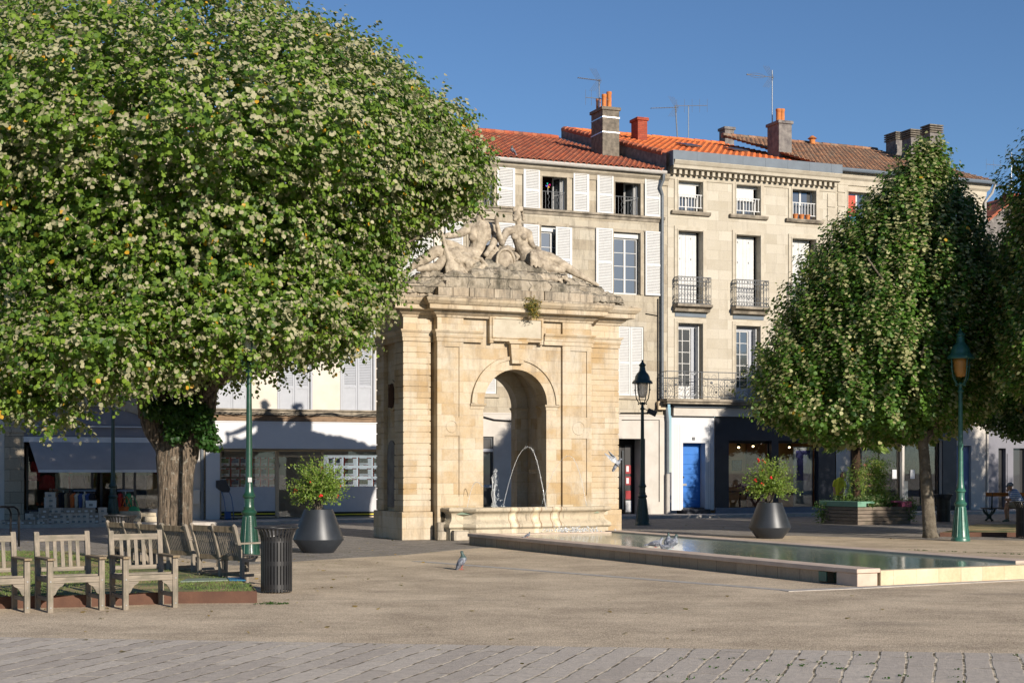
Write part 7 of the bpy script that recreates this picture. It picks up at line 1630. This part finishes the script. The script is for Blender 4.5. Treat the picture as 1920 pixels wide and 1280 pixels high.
gr = empty('flax_tuft', wc, R(29), 'long pale green strap leaves fanning out at the right of the timber planter', 'plant'); blades(gr, 'leaves', M['blade'], [(1.35, .35)], 45, .5, .85, .06, 6, .016, 1.2)
pm = empty('palm_tree', wc, R(29), 'palm tree with dark fibrous trunk rising from the timber planter into the linden', 'tree'); mb = MB(); mb.tube([(.62, .75, HZ - .1), (.62, .75, 1.2), (.60, .75, 2.2), (.60, .75, 2.75)], [.12, .12, .14, .16], 12); mb.build('trunk', M['palm'], pm, smooth=True)
mb = MB(); pr = np.random.RandomState(1)
for k in range(16):
    a = k * 2.4; L_ = .8; c, s = math.cos(a), math.sin(a); hub = (.60 + c * .55, .75 + s * .55, 2.95 - .25 * (k % 3)); mb.tube([(.60, .75, 2.75), hub], .012, 4)
    for j in range(14): b_ = a + (j - 6.5) * .2; e = (hub[0] + math.cos(b_) * .5, hub[1] + math.sin(b_) * .5, hub[2] - .25 - .1 * pr.rand()); mb.face((hub[0], hub[1], hub[2]), (hub[0] + math.cos(b_ + .06) * .25, hub[1] + math.sin(b_ + .06) * .25, hub[2] - .02), e)
mb.build('fronds', M['blade'], pm)

# ================================================================= lawn bed with rusty edge at the left
def m_grass():
    m, nt, b = newmat('lawn_soil'); g = N(nt); tc = g('ShaderNodeTexCoord').outputs['Object']; col = g.mix(g.ramp(noise_out(g, tc, 1.1, 5), .4, .6), (.08, .11, .03), (.40, .29, .13)); col = g.mix(.5, col, g.mix(g.ramp(noise_out(g, tc, 30, 5), .3, .7), (.3, .3, .3), (1.2, 1.2, 1.2)), 'MULTIPLY')
    nt.links.new(col, b.inputs['Base Color']); b.inputs['Roughness'].default_value = 1; return m
e1 = [P(478, 1132), P(330, 1135), P(150, 1142), P(0, 1147)]; lawn = [P(478, 1130), P(460, 1112), P(330, 1092), P(260, 1075), P(120, 1052), P(0, 1046), P(-200, 1044), P(-300, 1160)]
front = [P(-300, 1150), P(0, 1141), P(150, 1138), P(330, 1131), P(481, 1130)]; lawnp = front + [P(470, 1114), P(400, 1092), P(300, 1072), P(130, 1046), P(-100, 1044), P(-300, 1046)]
mb = MB(); c = len(lawnp)
mb.slab(lawnp, .01, .13); tag(mb.build('lawn_bed', m_grass()), kind='structure')
re = empty('rusty_steel_edging', (0, 0, 0), 0, 'rusty steel edging plate along the front of the lawn behind the armchairs', 'edging'); mb = MB()
for a, b_ in zip(front[:-1], front[1:]): mb.bar((a[0], a[1] - .012, .075), (b_[0], b_[1] - .012, .075), .012, .15)
mb.bar((front[-1][0], front[-1][1], .07), (lawnp[5][0], lawnp[5][1], .07), .012, .14); mb.build('plate', M['rust'], re)
rng = np.random.RandomState(6); pts = []
from mathutils.geometry import intersect_point_tri_2d
def inpoly(x, y, poly):
    c_ = False
    for i in range(len(poly)):
        (x1, y1), (x2, y2) = poly[i - 1], poly[i]
        if (y1 > y) != (y2 > y) and x < (x2 - x1) * (y - y1) / (y2 - y1) + x1: c_ = not c_
    return c_
xs = [p[0] for p in lawnp]; ys = [p[1] for p in lawnp]; n = 0; V = []; F_ = []; TI = []
while n < 20000:
    x = rng.uniform(max(min(xs), -11), max(xs)); y = rng.uniform(min(ys), max(ys)) ** 1.0
    if not inpoly(x, y, lawnp): continue
    w_ = math.sin(x * 2.3) + math.sin(y * 1.7 + x) ; g_ = rng.rand()
    if w_ > .2 and g_ < .85: continue
    h_ = rng.uniform(.01, .035); a = rng.uniform(0, 6.3); dx, dy = math.cos(a) * .006, math.sin(a) * .006; k = len(V)
    V += [(x - dx, y - dy, .13), (x + dx, y + dy, .13), (x + rng.normal(0, .02), y + rng.normal(0, .02), .13 + h_)]; F_.append((k, k + 1, k + 2)); n += 1
mb = MB(); mb.v = V; mb.f = F_; o = mb.build('grass', m_plain('grass_blades', (.15, .20, .045), .7, vs=1.5, c2=(.06, .11, .025))); tag(o, 'short green grass blades on the lawn', 'grass', kind='stuff')
dullgreen = m_plain('dull_green_board', (.20, .25, .20), .7, vs=4)
mt = empty('painted_board', (0, 0, 0), 0, 'flat pale green board with a blue end lying on the lawn edge', 'board'); mb = MB(); mb.slab([P(337, 1110), P(428, 1107), P(424, 1103), P(352, 1104)], .135, .15); mb.build('green_part', dullgreen, mt); mb = MB(); mb.slab([P(430, 1107), P(462, 1107), P(450, 1101), P(426, 1102)], .135, .15); mb.build('blue_part', m_plain('bright_blue_board', (.03, .15, .28), .6), mt)
# bare bed with leaves under the right trees
mb = MB(); mb.slab([P(1762, 1005), P(2100, 1006), P(2100, 988), P(1830, 988)], .01, .09); tag(mb.build('planting_bed', m_grass()), kind='structure'); mb = MB(); a = P(1762, 1005.5); b_ = P(2100, 1006.5); mb.bar((a[0], a[1], .05), (b_[0], b_[1], .05), .02, .12); eo = mb.build('rusty_steel_edging', M['rust']); tag(eo, 'rusty steel edging of the bare bed behind the amber lamp', 'edging')
# fallen leaves and weeds
rng = np.random.RandomState(12); n = 900; Pp = np.stack([rng.uniform(-13, 14, n), rng.uniform(12.5, 46, n), np.full(n, .016)], 1); nr = rng.rand(n) < .5; Pp[nr, 0] = rng.normal(-7, 4, nr.sum()); Pp[nr, 1] = rng.normal(27, 7, nr.sum())
okk = ~((Pp[:, 0] > -1.5) & (Pp[:, 0] < 9) & (Pp[:, 1] > 20) & (Pp[:, 1] < 40)); Pp = Pp[okk]; n = len(Pp); a = rng.uniform(0, 6.3, n)
o = leaves('fallen_leaves', m_leaf('dry_leaves', (.34, .22, .08), (.16, .10, .04), (.42, .33, .18), (.5, .3, .05), .1), None, Pp, np.tile([0, 0, 1.0], (n, 1)) + rng.normal(size=(n, 3)) * .25, np.stack([np.cos(a), np.sin(a), np.full(n, .12)], 1), rng.uniform(.03, .075, n), np.stack([rng.rand(n), rng.rand(n)], 1)); tag(o, 'scattered dry leaves on the paving', 'leaves', kind='stuff')
wp = []
for _ in range(110):
    t = rng.rand(); sel = rng.randint(3)
    if sel == 0: p = gnd(1230 + 700 * t, 1222 + 5 * t + rng.rand() * 56)
    elif sel == 1: p = gnd(1700 + 220 * t, 1031 + 9 * t)
    else: p = gnd(480 + 60 * t, 1131 + rng.rand() * 3)
    wp.append((p.x, p.y, .012))
wp = np.array(wp); wn_ = len(wp); jp = np.repeat(wp, 5, 0) + rng.normal(size=(wn_ * 5, 3)) * np.array([.02, .03, .0]); a = rng.uniform(0, 6.3, wn_ * 5)
o = leaves('weeds', M['ivy'], None, jp, np.tile([0, 0, 1.0], (wn_ * 5, 1)) + rng.normal(size=(wn_ * 5, 3)) * .4, unit(np.stack([np.cos(a), np.sin(a), np.full(wn_ * 5, .7)], 1)), rng.uniform(.012, .026, wn_ * 5), rng.rand(wn_ * 5, 2) * .9); tag(o, 'small green weeds in the joints of the paving', 'weeds', kind='stuff')
# tuft on the cornice
tf = empty('moss_tuft', MF.w(0, 0, 0), MF.a, 'brownish green tuft of plants growing on the fountain cornice', 'plant')
x, z = MF.p(996, 568, YB - .35); rngm = np.random.RandomState(3); p, o_ = crown_ell(rngm, np.array([x, YB - .38, z - .02]), np.array([.24, .12, .17]), 260, .2, .2, 6, 3); p2, o2 = crown_ell(rngm, np.array([x + .05, YB - .4, z - .22]), np.array([.16, .06, .16]), 90, .2, .2, 6, 4)
L = sprays(rngm, np.concatenate([p, p2]), np.concatenate([o_, o2]), 4, .025, .035, 'droop', np.full(350, .2)[:len(p) + len(p2)]); leaves('foliage', m_leaf('mossy_leaves', (.16, .16, .03), (.07, .06, .02), (.25, .2, .08), (.4, .25, .05), .2), tf, *L)

# ================================================================= people
def q3(u, v, Y): return ((u - 960) / FPX * Y, Y, EYE + (HOR - v) / FPX * Y)
Yp = 47.3; H_ = lambda u, v, dy=0: q3(u, v, Yp + dy)
pn = empty('person', (0, 0, 0), 0, 'seated person in grey cap and striped shirt leaning forward on the park bench', 'person')
body = [('e', H_(1893, 912, .25), (.085, .10, .115)), ('c', H_(1890, 917, .2), H_(1889, 919, .2), .05, .045), ('c', H_(1895, 917, .28), H_(1900, 923, .3), .055, .065),
 ('p', [H_(1900, 925, .3), H_(1906, 934, .3), H_(1912, 946, .28)], [.15, .16, .15]), ('p', [H_(1899, 926, .1), H_(1896, 934, .05), H_(1891, 938, .05), H_(1886, 935, .12)], [.065, .05, .045, .035]), ('p', [H_(1899, 925, .5), H_(1895, 935, .5), H_(1888, 937, .4), H_(1886, 935, .3)], [.065, .05, .045, .035]),
 ('p', [H_(1912, 949, .2), H_(1900, 946, .12), H_(1888, 945, .1)], [.11, .09, .07]), ('p', [H_(1912, 949, .4), H_(1900, 947, .42), H_(1890, 947, .45)], [.11, .09, .07]),
 ('p', [H_(1888, 945, .1), H_(1886, 957, .1), H_(1887, 971, .12)], [.068, .055, .04]), ('p', [H_(1890, 947, .45), H_(1889, 958, .45), H_(1890, 971, .45)], [.068, .055, .04])]
for k in range(5): body.append(('p', [H_(1886, 934.6, .1 + .02 * k), H_(1884.4, 935.6 + .25 * (k - 2), .1 + .022 * k), H_(1884.6, 937, .1 + .02 * k)], [.010, .010, .008]))
sculpt('body', body, M['skin'], pn, voxel=.016, smooth=2)
m, nt, b = newmat('striped_shirt'); g = N(nt); tc = g('ShaderNodeTexCoord').outputs['Object']; wv = g('ShaderNodeTexWave', {'Vector': tc, 'Scale': 5.0}, bands_direction='Z'); nt.links.new(g.mix(g.ramp(wv.outputs[0], .35, .6), (.14, .22, .50), (.62, .68, .78)), b.inputs['Base Color']); b.inputs['Roughness'].default_value = .9; M['stripe'] = m
sculpt('shirt', [('p', [H_(1900.5, 925, .3), H_(1906, 934, .3), H_(1912, 947, .28)], [.165, .18, .17]), ('p', [H_(1900, 926, .1), H_(1896.5, 933, .06)], [.085, .075]), ('p', [H_(1900, 925, .5), H_(1896, 933, .5)], [.085, .075])], M['stripe'], pn, voxel=.016, smooth=2)
sculpt('shorts', [('p', [H_(1913, 949, .2), H_(1900, 946, .12), H_(1893, 945.5, .11)], [.13, .105, .09]), ('p', [H_(1913, 949, .4), H_(1900, 947, .42), H_(1894, 947, .44)], [.13, .105, .09])], m_plain('beige_shorts', (.42, .34, .25), .9), pn, voxel=.018, smooth=2)
sculpt('cap', [('e', H_(1894, 908.5, .25), (.105, .115, .085)), ('p', [H_(1890, 910, .25), H_(1886.5, 912, .22)], [.05, .022])], m_plain('grey_cap_cloth', (.20, .23, .27), .9), pn, voxel=.016, smooth=2)
sculpt('shoes', [('c', H_(1887, 975, .1), H_(1881, 977, -.05), .05, .035), ('c', H_(1890, 975, .45), H_(1884, 976, .35), .05, .035)], m_plain('grey_green_shoes', (.12, .14, .10), .8), pn, voxel=.014, smooth=2)
Yq = 47.6; G_ = lambda u, v, dy=0: q3(u, v, Yq + dy)
p2 = empty('person', (0, 0, 0), 0, 'dark haired person in a yellow T-shirt standing behind the timber planter', 'person')
bd = [('e', G_(1581.5, 891, 0), (.085, .1, .115)), ('c', G_(1583.5, 894, -.04), G_(1584, 894.5, -.05), .05, .04), ('c', G_(1580, 897, .02), G_(1577, 901, .03), .05, .06), ('p', [G_(1575, 903, 0), G_(1573, 915, 0), G_(1572, 928, 0), G_(1572, 934, 0)], [.13, .14, .13, .15]),
 ('p', [G_(1567, 903, 0), G_(1564.5, 914, -.02), G_(1566, 925, -.08)], [.06, .048, .036]), ('p', [G_(1581, 904, 0), G_(1584, 913, -.05), G_(1580, 922, -.16), G_(1576, 924, -.2)], [.06, .048, .036, .03]),
 ('p', [G_(1569, 934, 0), G_(1568.5, 955, 0), G_(1568.5, 974, .05)], [.1, .07, .045]), ('p', [G_(1575, 934, 0), G_(1576, 955, 0), G_(1577, 974, .0)], [.1, .07, .045]), ('c', G_(1568.5, 976, 0), G_(1571, 976.5, -.1), .045, .035), ('c', G_(1577, 976, 0), G_(1580, 976.5, -.1), .045, .035)]
for k in range(5): bd.append(('p', [G_(1576 - .3 * k, 924 + .3 * k, -.2), G_(1573.5, 924 + .5 * k, -.26)], [.010, .008])); bd.append(('p', [G_(1566 + .4 * k, 926, -.08), G_(1566 + .4 * k, 930, -.1)], [.010, .008]))
sculpt('body', bd, M['skin'], p2, voxel=.016, smooth=2)
sculpt('t_shirt', [('p', [G_(1575, 902.5, 0), G_(1573, 915, 0), G_(1572, 929, 0)], [.145, .16, .155]), ('p', [G_(1567, 903, 0), G_(1565, 910, -.01)], [.078, .07]), ('p', [G_(1581, 904, 0), G_(1583.5, 910, -.03)], [.078, .07])], m_plain('yellow_shirt_cloth', (.62, .62, .04), .9, vs=8), p2, voxel=.016, smooth=2)
sculpt('trousers', [('p', [G_(1572, 931, 0), G_(1569, 940, 0), G_(1568.5, 970, .03)], [.16, .11, .07]), ('p', [G_(1572, 931, 0), G_(1576, 940, 0), G_(1577, 970, 0)], [.16, .11, .07])], m_plain('dark_trousers', (.03, .035, .05), .9), p2, voxel=.018, smooth=2)
sculpt('hair', [('e', G_(1581, 889, .03), (.10, .11, .09)), ('e', G_(1579.5, 892, .05), (.08, .08, .09))], M['hair'], p2, voxel=.016, smooth=2)

# ================================================================= birds
def m_pig(name, a, b_, c): 
    m, nt, bs = newmat(name); g = N(nt); tc = g('ShaderNodeTexCoord').outputs['Object']; sp = g('ShaderNodeSeparateXYZ', {0: tc}); col = g.mix(g.ramp(noise_out(g, tc, 18, 3), .42, .58), a, b_); col = g.mix(g.ramp(sp.outputs[2], .17, .20), col, c); nt.links.new(col, bs.inputs['Base Color']); bs.inputs['Roughness'].default_value = .6; return m
M['pig'] = m_pig('pigeon_plumage', (.10, .11, .14), (.26, .28, .33), (.05, .085, .08)); M['pigw'] = m_plain('pigeon_wing', (.22, .24, .29), .6, vs=30, c2=(.05, .05, .06)); M['legred'] = m_plain('pink_leg', (.45, .12, .10), .6)
def pigeon(loc, rz, label, group=None, crouch=0, pitch=0, s=1.0):
    K = empty('pigeon', loc, R(rz), label, 'pigeon', group); K.scale = (s, s, s); z = .12 - crouch
    # faces +x
    m4 = Matrix.Rotation(R(pitch), 4, 'Y')
    T_ = lambda x, y, zz: tuple(m4 @ Vector((x, y, zz - .12)) + Vector((0, 0, z)))
    sculpt('body', [('p', [T_(-.07, 0, .10), T_(0, 0, .125), T_(.055, 0, .145)], [.042, .06, .056]), ('p', [T_(.06, 0, .155), T_(.082, 0, .20), T_(.088, 0, .235)], [.045, .028, .022]), ('e', T_(.095, 0, .245), (.027, .022, .023)), ('p', [T_(.115, 0, .243), T_(.138, 0, .238)], [.007, .004]), ('p', [T_(-.07, 0, .095), T_(-.14, 0, .065), T_(-.19, 0, .045)], [.034, .022, .012])], M['pig'], K, voxel=.008, smooth=2)
    for sgn in (-1, 1): sculpt('wing', [('p', [T_(.03, sgn * .045, .14), T_(-.04, sgn * .05, .115), T_(-.13, sgn * .025, .075)], [.028, .034, .012])], M['pigw'], K, voxel=.008, smooth=2)
    mb = MB()
    for sgn in (-1, 1):
        mb.tube([T_(.0, sgn * .022, .085), (.0, sgn * .022, .008)], .005, 6)
        for a in (-.5, 0, .5, 3.14): mb.tube([(.0, sgn * .022, .006), (.035 * math.cos(a), sgn * .022 + .035 * math.sin(a), .004)], .0035, 5)
    mb.build('legs', M['legred'], K)
    mb = MB()
    for sgn in (-1, 1): mb.ball(T_(.103, sgn * .019, .25), .005, 6)
    mb.build('eye', M['black'], K)
    return K
pg = pigeon(gnd(865, 1068) + Vector((0, 0, .004)), 10, 'grey pigeon standing upright on the gravel in front of the pool', None, 0, -35, 1.05); pg.location.z = .004
cz_ = PH + .002
def oncope(u, v): p = gnd(u, v, cz_); return p
pigeon(oncope(1229, 1026), 5, 'pigeon with raised tail at the left of the group on the pool edge', 'pigeons on the pool edge', .05, 14)
pigeon(oncope(1259, 1027), -5, 'large pigeon with green neck at the right of the group on the pool edge', 'pigeons on the pool edge', .05, -8, 1.1)
pigeon(oncope(1253, 1024), 80, 'white breasted pigeon behind the others on the pool edge', 'pigeons on the pool edge', .04, -20)
pigeon(oncope(1247, 1028), 190, 'brown speckled bird crouching between the pigeons on the pool edge', 'pigeons on the pool edge', .08, 20, .75)
pigeon(oncope(989, 1007), 20, 'tiny sparrow on the pool coping near the splashing water', None, .03, 0, .5)
x, z = FB.p(963, 288, -.1); rp = pigeon(FB.w(x, -.05, z - .02), 200, 'dark pigeon perched on the orange tiled eaves', None, 0, -25)
fp = empty('flying_pigeon', q3(1157, 869, 33.5), R(5), 'pigeon in flight with raised pale wings in front of the right pier', 'pigeon')
sculpt('body', [('p', [(-.04, 0, -.06), (0, 0, 0), (.04, 0, .05)], [.035, .055, .042]), ('p', [(.05, 0, .06), (.075, 0, .09)], [.03, .022]), ('e', (.085, 0, .10), (.027, .022, .023)), ('p', [(.10, 0, .095), (.125, 0, .085)], [.007, .004]), ('p', [(-.05, 0, -.08), (-.09, 0, -.15)], [.04, .03])], M['pig'], fp, voxel=.008, smooth=2)
for sgn, pts in ((-1, [(.02, -.03, .03), (-.05, -.08, .12), (-.16, -.10, .16), (-.30, -.1, .24)]), (1, [(.02, .03, .04), (-.03, .10, .15), (-.10, .16, .22), (-.17, .2, .30)])):
    mb = MB(); W_i = [(0, .0), (.03, .13), (.02, .15), (0, .03)]; up_ = []; lo = []
    for (x, y, z), (dw, ch) in zip(pts, [(0, .09), (0, .13), (0, .12), (0, .03)]): up_.append((x, y, z)); lo.append((x + ch * .25, y, z - ch))
    for i in range(3): mb.face(up_[i], up_[i + 1], lo[i + 1], lo[i]); mb.face(*[(a, b_ + .008, c_) for a, b_, c_ in (lo[i], lo[i + 1], up_[i + 1], up_[i])])
    mb.tube(up_, [.012, .012, .01, .004], 6); mb.build('wing', m_plain('pale_wing_lining', (.55, .58, .62), .6, vs=20, c2=(.16, .16, .18)), fp)
# geranium pots on the sill of the third attic window
for i in range(3):
    r = att[2]; x = r[0] + .12 + .26 * i; K = FC.root('flower_pot', 'terracotta pot on the stone sill of the third attic window, %s of three' % ('left', 'middle', 'right')[i], 'flower pot', 'pots on the attic sill', None, x, -.05, r[2]); mb = MB(); mb.lathe([(.07, 0), (.095, .14), (.105, .14), (.105, .17), (.08, .17)], 12); mb.build('pot', M['terracotta'], K, smooth='auto')
pwx, pwz = FB.p(1027, 348, .05); pw = FB.root('pinwheel', 'small colourful pinwheel on the railing of the middle open attic window', 'pinwheel', x=pwx, y=.04, z=pwz - .3); mb = MB(); mb.tube([(0, 0, 0), (0, 0, .3)], .008, 5); mb.build('stick', M['whitepaint'], pw)
for k, cc in enumerate(((.6, .02, .2), (.02, .35, .3), (.1, .1, .5), (.6, .3, .02))): a = k * math.pi / 2; mb = MB(); mb.face((0, -.01, .3), (.1 * math.cos(a), -.01, .3 + .1 * math.sin(a)), (.09 * math.cos(a + .8), -.04, .3 + .09 * math.sin(a + .8))); mb.face((.09 * math.cos(a + .8), -.035, .3 + .09 * math.sin(a + .8)), (.1 * math.cos(a), -.005, .3 + .1 * math.sin(a)), (0, -.005, .3)); mb.build('vane', m_plain('pinwheel_vane_%s' % 'abcd'[k], cc, .4), pw)
